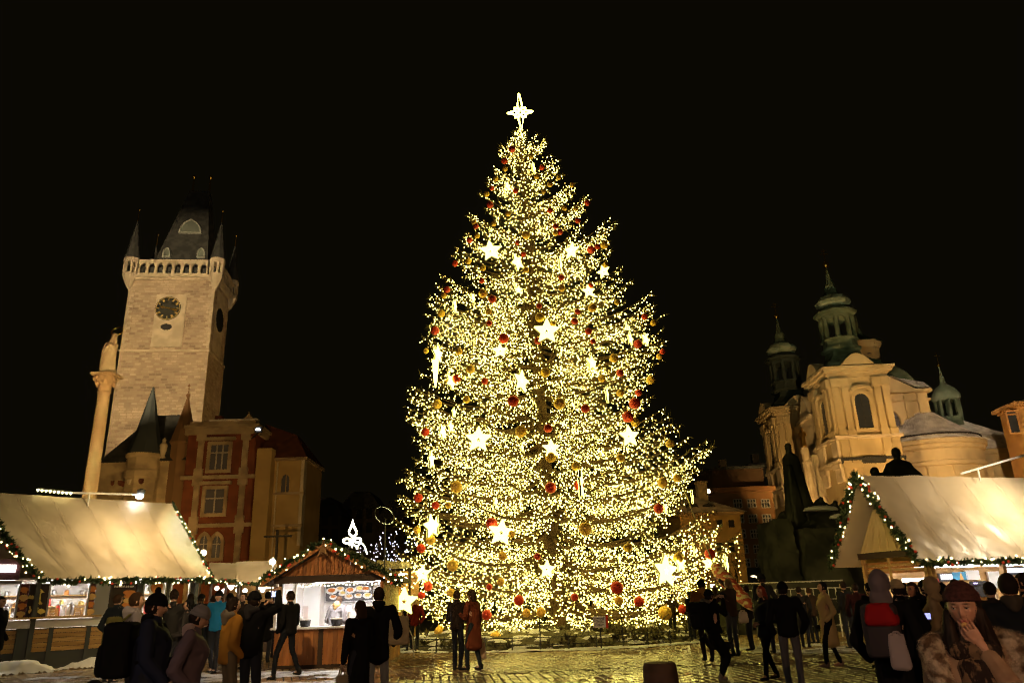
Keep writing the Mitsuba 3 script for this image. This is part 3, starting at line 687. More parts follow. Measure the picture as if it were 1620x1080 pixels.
    arc = MB(F.m).lathe([(r1 * 1.02, z + 2.6), (r1 * 1.06, z + 3.0), (r1 * 1.25, z + 3.2), (r1 * 1.3, z + 3.5), (r1 * 1.0, z + 3.8), (r1 * 0.86, z + 4.2)], 8, (X, Y, 0), math.pi / 8)
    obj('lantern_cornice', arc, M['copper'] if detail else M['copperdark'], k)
    obj('bell', MB(F.m).lathe([(0.0, z + 0.6), (0.55, z + 0.6), (0.45, z + 1.1), (0.25, z + 1.5), (0.0, z + 1.6)], 10, (X, Y, 0)), M['iron'], k)
    z += 4.2
    obj('bulb', MB(F.m).lathe([(r1 * 0.80, z), (r1 * 1.02, z + 0.35), (r1 * 1.08, z + 0.8), (r1 * 0.9, z + 1.35), (r1 * 0.55, z + 1.7)], 8, (X, Y, 0), math.pi / 8), M['copperpale'], k)
    z += 1.7
    obj('spire', MB(F.m).lathe([(r1 * 0.55, z), (r1 * 0.34, z + 0.8), (r1 * 0.36, z + 1.3), (r1 * 0.16, z + 2.2), (0.10, z + 3.7), (0.06, z + 4.0)], 8, (X, Y, 0), math.pi / 8), M['copper'], k)
    z += 3.9
    obj('gold_ball', MB(F.m).lathe([(0.0, z - 0.05), (0.3, z + 0.1), (0.42, z + 0.4), (0.3, z + 0.7), (0.0, z + 0.85)], 12, (X, Y, 0)), M['gold'], k, smooth=60)
    obj('cross', MB(F.m).bar((X, Y, z + 0.8), (X, Y, z + 2.6), 0.13).bar((X - 0.5, Y - 0.003, z + 1.9), (X + 0.5, Y - 0.003, z + 1.9), 0.13).bar((X - 0.33, Y - 0.006, z + 2.3), (X + 0.33, Y - 0.006, z + 2.3), 0.11), M['gold'], k)
    return k
FA = Frame((36.9, 86.0), math.radians(-3))
WA = 6.7
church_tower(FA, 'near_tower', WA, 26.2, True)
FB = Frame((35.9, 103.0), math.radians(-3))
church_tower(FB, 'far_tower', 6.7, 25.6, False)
# facade between the towers, seen at a steep angle, with a gable and white figures
fm = side_frame(FA, 0.5)
fa = obj('facade', MB(FA.m).box(0.5, 4, WA, 17.2, 0, 17.5), M['churchpale'], c)  # pale stone stands for the white floodlight on this side
obj('gable', MB(fm).prism(Polygon([(-16.8, 17.5), (-7.0, 17.5), (-7.0, 22.3), (-9.5, 22.5), (-12, 25.5), (-14.4, 22.5), (-16.8, 22.3)]), 0, 1.0), M['churchpale'], fa)
obj('gable_cornice', MB(fm).box(-17, -6.8, -0.7, 0.05, 17.2, 17.8).box(-14.6, -9.4, -0.4, 0.04, 22.1, 22.6), M['churchpale'], fa)
for xx in (-15.6, -13.2, -10.7, -8.2):
    obj('facade_column', MB(fm).lathe([(0.55, 2), (0.5, 3), (0.45, 15.5), (0.65, 16.2), (0.7, 17.1)], 12, (xx, -0.5, 0)), M['churchpale'], fa)
window(fa, fm, arch(2.2, 5.2, False, -12, 8.5), 0, 0.4, 0.3, 'churchpale', 'pane')
gs = FA.p(-1.3, 9.0, 0)
px_, py_ = 1271, 690
g0 = at(1271, 700, 95); 
def mini_statue(o, H, mat_, name, par, seed=0, arm=0.0):
    s = H / 2.0
    f_ = lambda x, y, z: V(o[0] + x * s, o[1] + y * s, o[2] + z * s)
    parts = [bone((f_(0, 0, .15), .30 * s), (f_(0, 0, .9), .24 * s)), bone((f_(0, 0, .9), .24 * s), (f_(.02, 0, 1.45), .24 * s, (1.15, .8, 1))), bone((f_(.02, 0, 1.5), .12 * s), (f_(.03, -.03, 1.72), .1 * s)),
             bone((f_(.04, -.04, 1.83), .14 * s)), bone((f_(.25, 0, 1.5), .09 * s), (f_(.38, -.12, 1.15), .08 * s)), bone((f_(.38, -.12, 1.15), .08 * s), (f_(.2 + arm, -.3, 1.25 + arm), .06 * s)),
             bone((f_(-.22, 0, 1.5), .09 * s), (f_(-.34, -.1, 1.1), .08 * s)), bone((f_(-.34, -.1, 1.1), .08 * s), (f_(-.12, -.28, 1.05), .06 * s))]
    return obj(name, melt(parts, 0.07 * s, 5, 0.05 * s, seed, 5.0 / s, 0.3), mat_, par, smooth=True)
g0 = at(1272, 708, 92)
gp = thing('gilded_statue', 'small gilded statue shining on a pale pedestal before the church facade', 'statue')
mini_statue((g0[0], 92, g0[2]), 2.5, M['gold'], 'figure', gp, 4)
obj('pedestal', MB().lathe([(0.42, 0), (0.42, g0[2] - 2.0), (0.6, g0[2] - 1.8), (0.36, g0[2] - 1.5), (0.45, g0[2] - 0.3), (0.4, g0[2] + 0.06)], 8, (g0[0], 92, 0), math.pi / 8), M['churchpale'], gp)
# nave block with gable, mansard dome, drum turret
FN = Frame((46.4, 96.0), math.radians(-3))
uN = FN.uv(1468, 630)[0]
nb = obj('nave', MB(FN.m).box(0, uN, 0, 18, 0, 25.4), M['church'], c)
obj('gable', MB(FN.m).prism(Polygon([(-0.3, 25.4), (5.6, 25.4), (2.6, 27.2)]), -0.4, 3), M['church'], nb)
obj('nave_cornice', MB(FN.m).box(-0.2, uN + 0.5, -0.55, 18, 25.0, 25.4).box(-0.1, uN + 0.25, -0.3, 17.9, 23.9, 24.2), M['church'], nb)
obj('cornice_snow', MB(FN.m).raw([(2.8, -0.5, 27.3), (5.7, -0.6, 25.5), (uN + .4, -0.6, 25.5), (uN + .4, 1.2, 26.7), (3.2, 1.2, 27.6)], [(0, 1, 4, 0), (1, 2, 3, 4)]), M['roofsnow'], nb)
for uu in (3.9, 5.6):
    obj('pilaster', MB(FN.m).box(uu, uu + 0.9, -0.2, 0.05, 14, 24.9), M['church'], nb)
window(nb, FN.m, arch(3.0, 4.6, False, 1.4, 18.3), 0, 0.4, 0.35, 'church', 'panegrey', grid_bars(-.1, 2.9, 18.3, 22.9, 3, 4), 0.08, 'iron')
obj('end_pier', MB(FN.m).box(uN + 0.6, uN + 2.2, 6, 8, 0, 24.5).box(uN + 0.3, uN + 2.6, 5.8, 8.2, 24.5, 25.3), M['church'], nb)
md = MB(FN.m)
pr = [(0, 25.6), (0.35, 27.2), (0.9, 28.3), (2.0, 29.4), (3.6, 30.0), (5.2, 30.1)]
rows = [[(-3 + a_, 1.0 + a_ * .6, z_), (uN - 0.4 - a_, 1.0 + a_ * .6, z_), (uN - 0.4 - a_, 17 - a_ * .6, z_), (-3 + a_, 17 - a_ * .6, z_)] for a_, z_ in pr]
md.raw([p for r_ in rows for p in r_], [(4 * i + j, 4 * i + (j + 1) % 4, 4 * i + 4 + (j + 1) % 4, 4 * i + 4 + j) for i in range(len(pr) - 1) for j in range(4)] + [(20, 21, 22, 23)])
mr = obj('mansard_dome', md, M['copper'], c)
obj('dome_snow', MB(FN.m).raw([(0.9, 0.9 + .2, 27.9), (2.6, 1.3, 28.5), (2.4, 1.75, 29.45), (1.4, 1.7, 29.3), (0.6, 1.3, 28.7)], [(0, 1, 2, 3), (0, 3, 4, 0)]), M['roofsnow'], mr)
obj('oculus', MB(FN.m).prism(Point(0.9, 26.9).buffer(0.62, 16) - Point(0.9, 26.9).buffer(0.36, 16), 0.6, 1.6), M['copperpale'], mr)
dt = FN.uv(1368, 545, 6)
DT = Frame(tuple(FN.p(dt[0], 6, 0)), math.radians(-3))
dk = obj('drum_turret', MB(DT.m).lathe([(2.35, 26), (2.3, 33.2), (2.5, 33.4), (2.75, 33.8), (2.75, 34.1)], 8, (0, 1.5, 0), math.pi / 8), M['church'], c)
window(dk, DT.m, arch(1.15, 2.7, False, 0.05, 29.6), -0.62, 0.16, 0.1, 'church', 'panegrey')
obj('turret_roof', MB(DT.m).lathe([(2.9, 34.1), (2.3, 34.5), (1.3, 35.0), (0.5, 35.8), (0.25, 37.0), (0.0, 40.5)], 8, (0, 1.5, 0), math.pi / 8), M['copper'], dk)
# apse with conical snowy roof
ax_, ay_ = 52.6, 97.5
AP = Frame((ax_, ay_), 0)
apr = 6.4
ak = obj('apse', MB(AP.m).lathe([(apr, 0), (apr, 14.9), (apr + 0.25, 15.0), (apr + 0.25, 15.5), (apr + 0.05, 15.6), (apr + 0.05, 16.9), (apr + 0.35, 17.1), (apr + 0.35, 17.5), (apr + 0.6, 17.6), (apr + 0.6, 18.1)], 40), M['church'], c, smooth=30)
obj('apse_roof', MB(AP.m).lathe([(apr + 0.75, 18.15), (apr - 0.1, 18.75), (3.2, 21.2), (0.05, 23.9)], 40), M['roofsnow'], c, smooth=25)
gt = MB(AP.m)
obj('roof_gutter', gt.tube([(math.cos(x) * (apr + 0.1), math.sin(x) * (apr + 0.1), 18.78) for x in np.arange(48) * 2 * np.pi / 48], 0.10, 5, True), M['iron'], c)
sm_ = MB(AP.m)
for j in range(44):
    a_ = -math.pi + j * math.pi / 43
    sm_.bar((math.cos(a_) * (apr - 0.2), math.sin(a_) * (apr - 0.2), 18.88), (math.cos(a_) * 0.4, math.sin(a_) * 0.4, 23.65), 0.07)
stuff(obj('roof_seam', sm_, M['roofsnow'], c))
for j in range(7):
    a_ = -math.pi * 0.93 + j * math.pi * 0.86 / 6
    x_, y_ = math.cos(a_) * (apr + 0.05), math.sin(a_) * (apr + 0.05)
    obj('apse_pilaster', MB(AP.m).bar((x_, y_, 2), (x_, y_, 14.9), 1.0, 0.3), M['church'], c)
# low choir to the right, hip roof with snow and a small onion lantern
CHO = Frame((57.5, 101.0), math.radians(-3))
ck = obj('choir', MB(CHO.m).box(-3, 12, 0, 12, 0, 17.6), M['church'], c)
obj('choir_cornice', MB(CHO.m).box(-3, 12.5, -0.5, 12, 17.6, 18.2), M['church'], ck)
obj('choir_roof', MB(CHO.m).raw([(-3, -0.6, 18.25), (12.6, -0.6, 18.25), (12.6, 12, 18.25), (-3, 12, 18.25), (-3, 6, 24.3), (3.6, 6, 24.3)], [(0, 1, 5, 4), (1, 2, 5, 1), (2, 3, 4, 5), (3, 0, 4, 3)]), M['roofsnow'], c)
u_, z_ = CHO.uv(1585, 738)
window(ck, CHO.m, SA.scale(Point(u_, 12.9).buffer(1, 20), 0.9, 1.5), 0, 0.25, 0.2, 'church', 'pane')
lf = at(1509, 672, 106)
LF = Frame((lf[0], 106.5), 0)
lk = obj('choir_lantern', MB(LF.m).lathe([(2.2, 21.5), (1.9, 22.6), (1.65, 23.2), (1.65, 23.8)], 8, (0, 0, 0), math.pi / 8), M['copper'], c)
for j in range(8):
    a_ = math.pi / 8 + j * math.pi / 4
    obj('lantern_pier', MB(LF.m).bar((1.45 * math.cos(a_), 1.45 * math.sin(a_), 23.8), (1.45 * math.cos(a_), 1.45 * math.sin(a_), 26.3), 0.38), M['copper'], lk)
obj('onion', MB(LF.m).lathe([(1.6, 26.2), (1.85, 26.4), (1.95, 26.7), (1.75, 27.4), (1.2, 28.2), (0.5, 28.7), (0.3, 29.3), (0.38, 29.6), (0.2, 30.0), (0.08, 31.4)], 10), M['copperpale'], lk, smooth=40)
obj('gold_ball', MB(LF.m).lathe([(0, 31.3), (0.28, 31.5), (0.3, 31.7), (0, 31.95)], 10), M['gold'], lk)
obj('cross', MB(LF.m).bar((0, 0, 31.9), (0, 0, 33.6), 0.1).bar((-0.42, -0.003, 33.0), (0.42, -0.003, 33.0), 0.1), M['gold'], lk)

# ---- orange town house at the right edge
EH = Frame((60.7, 90.0), math.radians(-4))
t = thing('orange_house', 'orange town house with a stepped cornice at the right edge beyond the church', 'house')
M['orange'] = mat('orange', cproc((0.34, 0.18, 0.07), (0.44, 0.25, 0.10), 0.5), 0.85)
obj('wall', MB(EH.m).box(0, 12, 0, 4, 0, 21.2), M['orange'], t)
eb = MB(EH.m); moulding(eb, 0, 12, 0, 4, 21.2, [(0.2, 0.3), (0.6, 0.4), (0.3, 0.2)])
eb.box(-0.25, 12, -0.25, 0.03, 15.9, 16.4)
obj('cornice', eb, M['orange'], t)
obj('attic', MB(EH.m).prism(Polygon([(1.6, 22.1), (12, 22.1), (12, 25.6), (4.4, 24.9), (2.6, 24.3), (2.2, 23.2)]), -0.2, 1.2), M['orange'], t)
a, b = EH.uv(1601, 684), EH.uv(1607, 651)
window(t, EH.m, rect(a[0] - .1, a[0] + 0.95, a[1], b[1]), 0, 0.22, 0.12, 'orange', 'pane', [((a[0] - 1, a[1] + 2.2), (a[0] + 2, a[1] + 2.2))], 0.2, 'orange')
window(t, EH.m, rect(2.6, 3.7, 11.2, 14.2), 0, 0.22, 0.12, 'orange', 'pane')
obj('corner_strip', MB(EH.m).box(0.0, 0.7, -0.12, 0.03, 0, 15.85), M['orange'], t)

# ------------------------------------------------------------------ far houses between tree and church
M['yellowhouse'] = mat('yellowhouse', cproc((0.38, 0.28, 0.12), (0.46, 0.35, 0.16), 0.5), 0.85)
YH = Frame((15.6, 70.0), math.radians(3))
t = thing('yellow_house', 'low yellow house with a snow covered hip roof and one white chimney', 'house')
ye = YH.uv(1175, 850)[0]; yz = YH.uv(1120, 815)[1]
obj('wall', MB(YH.m).box(-1, ye, 0, 9, 0, yz), M['yellowhouse'], t)
obj('eave', MB(YH.m).box(-1.2, ye + 0.3, -0.35, 9, yz, yz + 0.25), M['sandstone'], t)
ra = YH.uv(1095, 783, 3.5)
rf = obj('roof', MB(YH.m).raw([(-1.5, -0.5, yz + .25), (ye + .5, -0.5, yz + .25), (ye + .5, 9, yz + .25), (-1.5, 9, yz + .25), (-1.5, 4, ra[1]), (ra[0], 4, ra[1])], [(0, 1, 5, 4), (1, 2, 5, 1), (2, 3, 4, 5), (3, 0, 4, 3)]), M['roofsnow'], t)
for px in (1092, 1118):
    u, z = YH.uv(px, 801, 1.6)
    obj('eyebrow_dormer', MB(YH.m).prism(Polygon([(u - 0.75, z - .22), (u + 0.75, z - .22), (u + .4, z + .14), (u, z + .25), (u - .4, z + .14)]), 0.9, 3.0), M['slate'], rf)
a, b = YH.uv(1105, 800, 3.6), YH.uv(1116, 764, 3.6)
obj('chimney', MB(YH.m).box(a[0], b[0], 3.2, 4.0, a[1] - .6, b[1]).box(a[0] - .08, b[0] + .08, 3.12, 4.08, b[1], b[1] + .15), M['palestone'], rf)
for px in (1138, 1157):
    a, b = YH.uv(px - 4, 834), YH.uv(px + 4, 822)
    window(t, YH.m, rect(a[0], b[0], a[1], b[1]), 0, 0.1, 0.06, 'yellowhouse', 'pane')
    a, b = YH.uv(px - 4, 872), YH.uv(px + 4, 858)
    window(t, YH.m, rect(a[0], b[0], a[1], b[1]), 0, 0.1, 0.06, 'yellowhouse', 'pane')
OB = Frame((at(1150, 900, 84)[0], 84.0), math.radians(-4))
t = thing('orange_block', 'dull orange apartment block with rows of white cross windows behind the monument', 'apartment block')
M['orangeblock'] = mat('orangeblock', cproc((0.21, 0.105, 0.045), (0.27, 0.14, 0.06), 0.4), 0.85)
oe, oz = OB.uv(1232, 850)[0], OB.uv(1190, 777)[1]
obj('wall', MB(OB.m).box(-3, oe, 0, 12, 0, oz), M['orangeblock'], t)
obj('cornice', MB(OB.m).box(-3.3, oe + 0.3, -0.5, 12, oz, oz + 0.5), M['orangeblock'], t)
obj('attic', MB(OB.m).box(-2, oe - 0.5, 0.8, 11, oz + 0.5, oz + 2.6), mat('attic', (0.07, 0.04, 0.022), 0.85), t)
obj('roof_slab', MB(OB.m).box(-2.2, oe - 0.3, 0.6, 11, oz + 2.6, oz + 2.9), M['slate'], t)
obj('shop_front', MB(OB.m).box(-3, oe, -0.3, 0.05, 0, OB.uv(1190, 897)[1]), M['dark'], t)
rows = ((796, ((1167, 1189, 1211))), (820, (1170, 1191, 1213)), (844, (1173, 1194, 1215)), (868, (1177, 1199, 1218)), (890, (1180, 1201)))
for py, pxs in rows:
    for px in pxs:
        a, b = OB.uv(px - 5, py + 6), OB.uv(px + 5, py - 6)
        window(t, OB.m, rect(a[0], b[0], a[1], b[1]), 0, 0.09, 0.08, 'winframe', 'pane', grid_bars(a[0], b[0], a[1], b[1], 3, 2, [a[1] + (b[1] - a[1]) * .6]), 0.13)
for i, (px0, px1, py, Y) in enumerate(((1112, 1150, 768, 95), (1118, 1178, 752, 130), (1172, 1228, 742, 138))):
    a, b = at(px0, py, Y), at(px1, py, Y)
    t = thing('dark_house', ['brown house wall behind the white chimney', 'unlit roofs above the white chimney', 'unlit roofs above the dull orange block'][i], 'house')
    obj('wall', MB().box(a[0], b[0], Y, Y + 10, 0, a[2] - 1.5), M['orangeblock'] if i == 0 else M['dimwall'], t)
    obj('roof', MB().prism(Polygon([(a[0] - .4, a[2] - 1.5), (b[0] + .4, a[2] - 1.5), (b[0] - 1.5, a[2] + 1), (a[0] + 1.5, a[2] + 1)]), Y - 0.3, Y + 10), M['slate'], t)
    if i:
        for px in np.arange(px0 + 10, px1 - 4, 14):
            cc = at(px, py + 22, Y)
            obj('window', MB().box(cc[0] - 0.6, cc[0] + 0.6, Y - 0.06, Y + 0.05, cc[2] - 1, cc[2] + 1), M['pane'], t)
        obj('chimney', MB().box(a[0] + 3, a[0] + 4.2, Y + 2, Y + 3.2, a[2] - 0.5, a[2] + 3), M['dimwall'], t)
lp = at(1120, 777, 80)
t = thing('street_lantern', 'small bright lamp at the roof line right of the white chimney', 'lamp')
obj('globe', MB().lathe([(0, -0.25), (0.2, -0.18), (0.27, 0), (0.2, 0.18), (0, 0.25)], 12, lp), M['whitepaint'], t, emitter=area((1, 0.85, 0.5), 8, 0.1))
obj('pole', MB().bar((lp[0], lp[1], 0), (lp[0], lp[1], lp[2] - 0.2), 0.12), M['iron'], t)
# shop lights at the foot of the orange block
for i, px in enumerate((1192, 1200, 1207, 1214)):
    p = at(px, 911 + (i % 2) * 2, 80)
    k = obj('shop_lamp', MB().lathe([(0, -0.12), (0.16, 0), (0, 0.12)], 8, p, sx=2), M['whitepaint'], emitter=area((1, 0.8, 0.4), 4, 0.05))
    tag(k, ('leftmost', 'second from left', 'third from left', 'rightmost')[i] + ' of four small shop lamps low before the dull orange block', 'lamp', 'shop lamps under the orange block')

# ------------------------------------------------------------------ bronze monument on its rock
M['bronze'] = mat('bronze', cproc((0.022, 0.024, 0.018), (0.05, 0.05, 0.038), 0.8), 0.5, 0.2)
M['rock'] = mat('rock', cproc((0.035, 0.036, 0.026), (0.085, 0.083, 0.058), 0.9), 0.85)
MY = 44.0
mo = thing('monument', 'dark bronze monument with a tall cloaked man standing on pale stone blocks', 'monument')
mp = lambda px, py, dy=0: at(px, py, MY + dy)
bx0, bx1 = mp(1224, 900)[0], mp(1322, 900)[0]; bz = mp(1270, 812)[2]
r_ = np.random.default_rng(8)
def rockblock(x0, x1, y0, y1, z0, z1, s):
    t = trimesh.creation.box((x1 - x0, y1 - y0, z1 - z0))
    v, f = trimesh.remesh.subdivide_to_size(t.vertices, t.faces, 0.3)
    tp = (v[:, 2] / (z1 - z0) + 0.5)[:, None]
    v[:, :2] *= 1.04 - 0.22 * tp ** 1.5
    o = np.sign(v) * (np.abs(v) > np.array([x1 - x0, y1 - y0, z1 - z0]) * 0.36)
    big = meshkit.fbm(v * 0.55 + s, 2) - 0.5; small = meshkit.fbm(v * 2.2 + s, 3) - 0.5
    ledge = np.round((v[:, 2] + s) * 1.1) * 0.13 % 0.3 - 0.15
    v = v + o * ((big * 1.1 + small * 0.35 + ledge * 0.5)[:, None]) * [0.7, 0.7, 0.35]
    return trimesh.Trimesh(v + [(x0 + x1) / 2, (y0 + y1) / 2, (z0 + z1) / 2], f, process=False)
xm = mp(1262, 900)[0]
for (a, b, y0, y1, z0, z1) in ((bx0, xm - 0.03, MY - 1.2, MY + 3, -0.03, bz - 0.3), (xm + 0.03, bx1, MY - 1.7, MY + 3, -0.03, bz - 0.9), (xm + 0.3, bx1 + 3.8, MY - 0.2, MY + 4, -0.03, bz - 1.2)):
    obj('stone_block', rockblock(a, b, y0, y1, z0, z1, a), M['rock'], mo, smooth=35)
fx, fz = mp(1268, 806)[0], bz - 0.5
H_ = mp(1262, 700)[2] - fz
g_ = lambda x, y, z: V(fx - 0.15 + x, MY + y, fz + z)
hd = H_ - 0.22
cloak = [bone((g_(-.55, 0, .0), .35), (g_(.75, .1, .0), .45), (g_(.15, .5, 0), .5), (g_(-.25, .1, 1.4), .38), (g_(.35, .1, 1.4), .4)), bone((g_(-.25, .1, 1.4), .38), (g_(.35, .1, 1.4), .4), (g_(-.28, .1, hd - .75), .24), (g_(.22, .1, hd - .75), .26)),
         bone((g_(-.28, .1, hd - .75), .24), (g_(.22, .1, hd - .75), .26), (g_(-.06, .05, hd - .42), .14)), bone((g_(-.06, .03, hd - .42), .14), (g_(-.1, 0, hd - .05), .17)), bone((g_(-.1, -.02, hd), .21, (.9, 1, 1.15))),
         bone((g_(.6, 0, 0), .35), (g_(1.5, -.1, -.55), .3), (g_(.35, .2, 1.0), .3)), bone((g_(-.1, -.16, hd - .16), .11), (g_(-.12, -.2, hd - .3), .07)), bone((g_(-.3, -.2, 0), .3), (g_(-.25, -.2, hd - 1.2), .16), (g_(.1, -.25, .2), .2))]
obj('standing_figure', melt(cloak, 0.12, 6, 0.10, 2, 3.0, 0.15), M['bronze'], mo, smooth=True)
grp = []
r_ = np.random.default_rng(4)
for px, py, s in ((1300, 800, .8), (1322, 806, .75), (1345, 795, .8), (1240, 815, .5), (1365, 770, .8)):
    p = mp(px, py); 
    grp += [bone((p + V(-s, 0, -.9), .5 * s), (p + V(s, .2, -.9), .55 * s), (p + V(0, .1, .1), .42 * s)), bone((p + V(0, -.1, .45 * s), .24 * s, (.9, 1, 1.2))), bone((p + V(.3 * s, 0, .1), .2 * s), (p + V(.9 * s, -.3, -.6), .16 * s))]
obj('crouching_group', melt(grp, 0.14, 5, 0.12, 5, 2.2, 0.6), M['bronze'], mo, smooth=True)
p = mp(1423, 748, 1.5); s = 1.05
grp = [bone((p + V(-1.0, 0, -2.5), .6), (p + V(1.2, .1, -2.5), .7), (p + V(-.45, 0, .35), .33), (p + V(.5, 0, .35), .33)), bone((p + V(-.45, 0, .35), .33), (p + V(.5, 0, .35), .33), (p + V(0.02, 0, .75), .18)), bone((p + V(.02, 0, .7), .17), (p + V(0, -.05, 1.0), .2)), bone((p + V(0, -.06, 1.18), .3, (.9, 1, 1.15))),
       bone((p + V(.6, 0, .2), .28), (p + V(1.2, -.2, -.6), .25)), bone((p + V(-.6, 0, .2), .26), (p + V(-1.0, -.2, -.6), .24))]
p2 = mp(1386, 752, 1.5)
grp += [bone((p2 + V(-.4, 0, -2), .45), (p2 + V(1.3, 0, -2), .5), (p2 + V(-.1, 0, -.1), .22), (p2 + V(1.2, 0, -.1), .3)), bone((p2 + V(-.05, 0, .22), .26, (1, 1, 1.1))), bone((p2 + V(.9, 0, -.2), .3), (p2 + V(1.9, 0, -.3), .3))]
obj('seated_figure', melt(grp, 0.12, 5, 0.06, 9, 3, .4), M['bronze'], mo, smooth=True)
sb = MB()
for px, py, w in ((1298, 803, 1.0), (1334, 815, .8), (1362, 765, .5)):
    p = mp(px, py, -0.75)
    sb.lathe([(w, -0.14), (w * .9, 0.02), (w * .4, 0.12), (0, 0.14)], 9, p, sy=0.5)
obj('snow_cap', sb, M['snow'], mo, smooth=40)
# ------------------------------------------------------------------ the lit fir
TY = TREE[1]
AX = [(205, 822), (240, 825), (345, 833), (460, 842), (600, 852), (720, 861), (850, 872), (960, 880), (1005, 884)]
LEFT = [(205, 822), (225, 803), (240, 790), (290, 770), (345, 739), (380, 733), (410, 716), (460, 690), (505, 674), (545, 670), (590, 682), (640, 645), (665, 640), (700, 652), (740, 668), (770, 634), (800, 632), (850, 638), (900, 640), (960, 663), (1000, 698), (1030, 720)]
RIGHT = [(205, 824), (225, 862), (265, 884), (300, 908), (325, 932), (365, 968), (400, 966), (460, 986), (490, 1034), (550, 1052), (600, 1032), (650, 1016), (680, 1062), (725, 1120), (760, 1098), (790, 1092), (850, 1138), (880, 1156), (940, 1128), (970, 1092), (1000, 1066), (1030, 1040)]
def plane(lst):
    p = np.array([at(x, y, TY) for y, x in lst])
    o = np.argsort(p[:, 2]); return p[o, 2], p[o, 0]
(axz, axx), (lz, lx), (rz, rx) = plane(AX), plane(LEFT), plane(RIGHT)
TOPZ = float(at(824, 200, TY)[2])
def axis_x(z): return float(np.interp(z, axz, axx))
def reach(z, az):
    s, a = math.cos(az), axis_x(z)
    l, r = a - np.interp(z, lz, lx), np.interp(z, rz, rx) - a
    zz = np.array([z - 1.0, z, z + 1.0])
    m = np.mean([(np.interp(zz, rz, rx) - np.interp(zz, lz, lx)) / 2])
    side = l * (1 - s) / 2 + r * (1 + s) / 2
    return float(side * abs(s) + m * (1 - abs(s)) * 0.97)
tr_ = np.random.default_rng(42)
M['bark'] = mat('bark', cproc((0.045, 0.026, 0.014), (0.10, 0.06, 0.03), 3.0, 3.0, 0.8), 0.9)
M['needle'] = mat('needle', cproc((0.055, 0.045, 0.013), (0.12, 0.09, 0.026), 1.6), 0.75)
wood, needles, bulbs = MB(), [], []
def limb(z_tip, az, R):
    ca, sa = math.cos(az), math.sin(az)
    k = (z_tip - 1) / (TOPZ - 1)
    rise = np.interp(k, [0, 0.2, 0.5, 0.8, 1], [-0.04, 0.02, 0.10, 0.45, 0.95]) * R
    z0 = min(max(z_tip - rise, 0.9), TOPZ - 0.2)
    n = 9; t = np.linspace(0, 1, n)
    sag = np.interp(k, [0, 0.5, 1], [0.13, 0.08, 0.02]) * R
    rr = R * t
    z = z0 + (z_tip - z0) * t - sag * np.sin(np.pi * t ** 0.8) * 1.0 + 0.10 * R * np.clip(t - 0.75, 0, 1) * 2
    bend = tr_.normal(0, 0.05) * R * t ** 2
    x = axis_x(z0) + ca * rr - sa * bend
    y = TY + sa * rr + ca * bend
    return np.stack([x, y, z], 1)
def twig_needles(p, d, L, dens):
    """short flat sprays on both sides of a twig"""
    m = max(3, int(L * 9 * dens))
    s0 = tr_.normal(0, 1, 3); s0 = np.cross(d, s0); s0 /= np.linalg.norm(s0) + 1e-9
    up = np.cross(s0, d)
    for i in range(m):
        o = p + d * L * (i + 0.4) / m
        a = tr_.uniform(0, 2 * math.pi)
        s = s0 * math.cos(a) + up * math.sin(a)
        l = tr_.uniform(0.09, 0.2)
        tip = o + s * l + d * l * 0.8
        w = np.cross(s, d) * 0.028
        needles.append((o - w, o + w, tip))
def slot(p):
    """the gap along the trunk on the square side, where the branches part"""
    return p[1] < TY - 0.2 and abs(p[0] - axis_x(p[2]) - 0.02) < (0.23 if p[2] < 15.5 else 0.0) * (0.55 + 0.45 * math.sin(p[2] * 2.3))
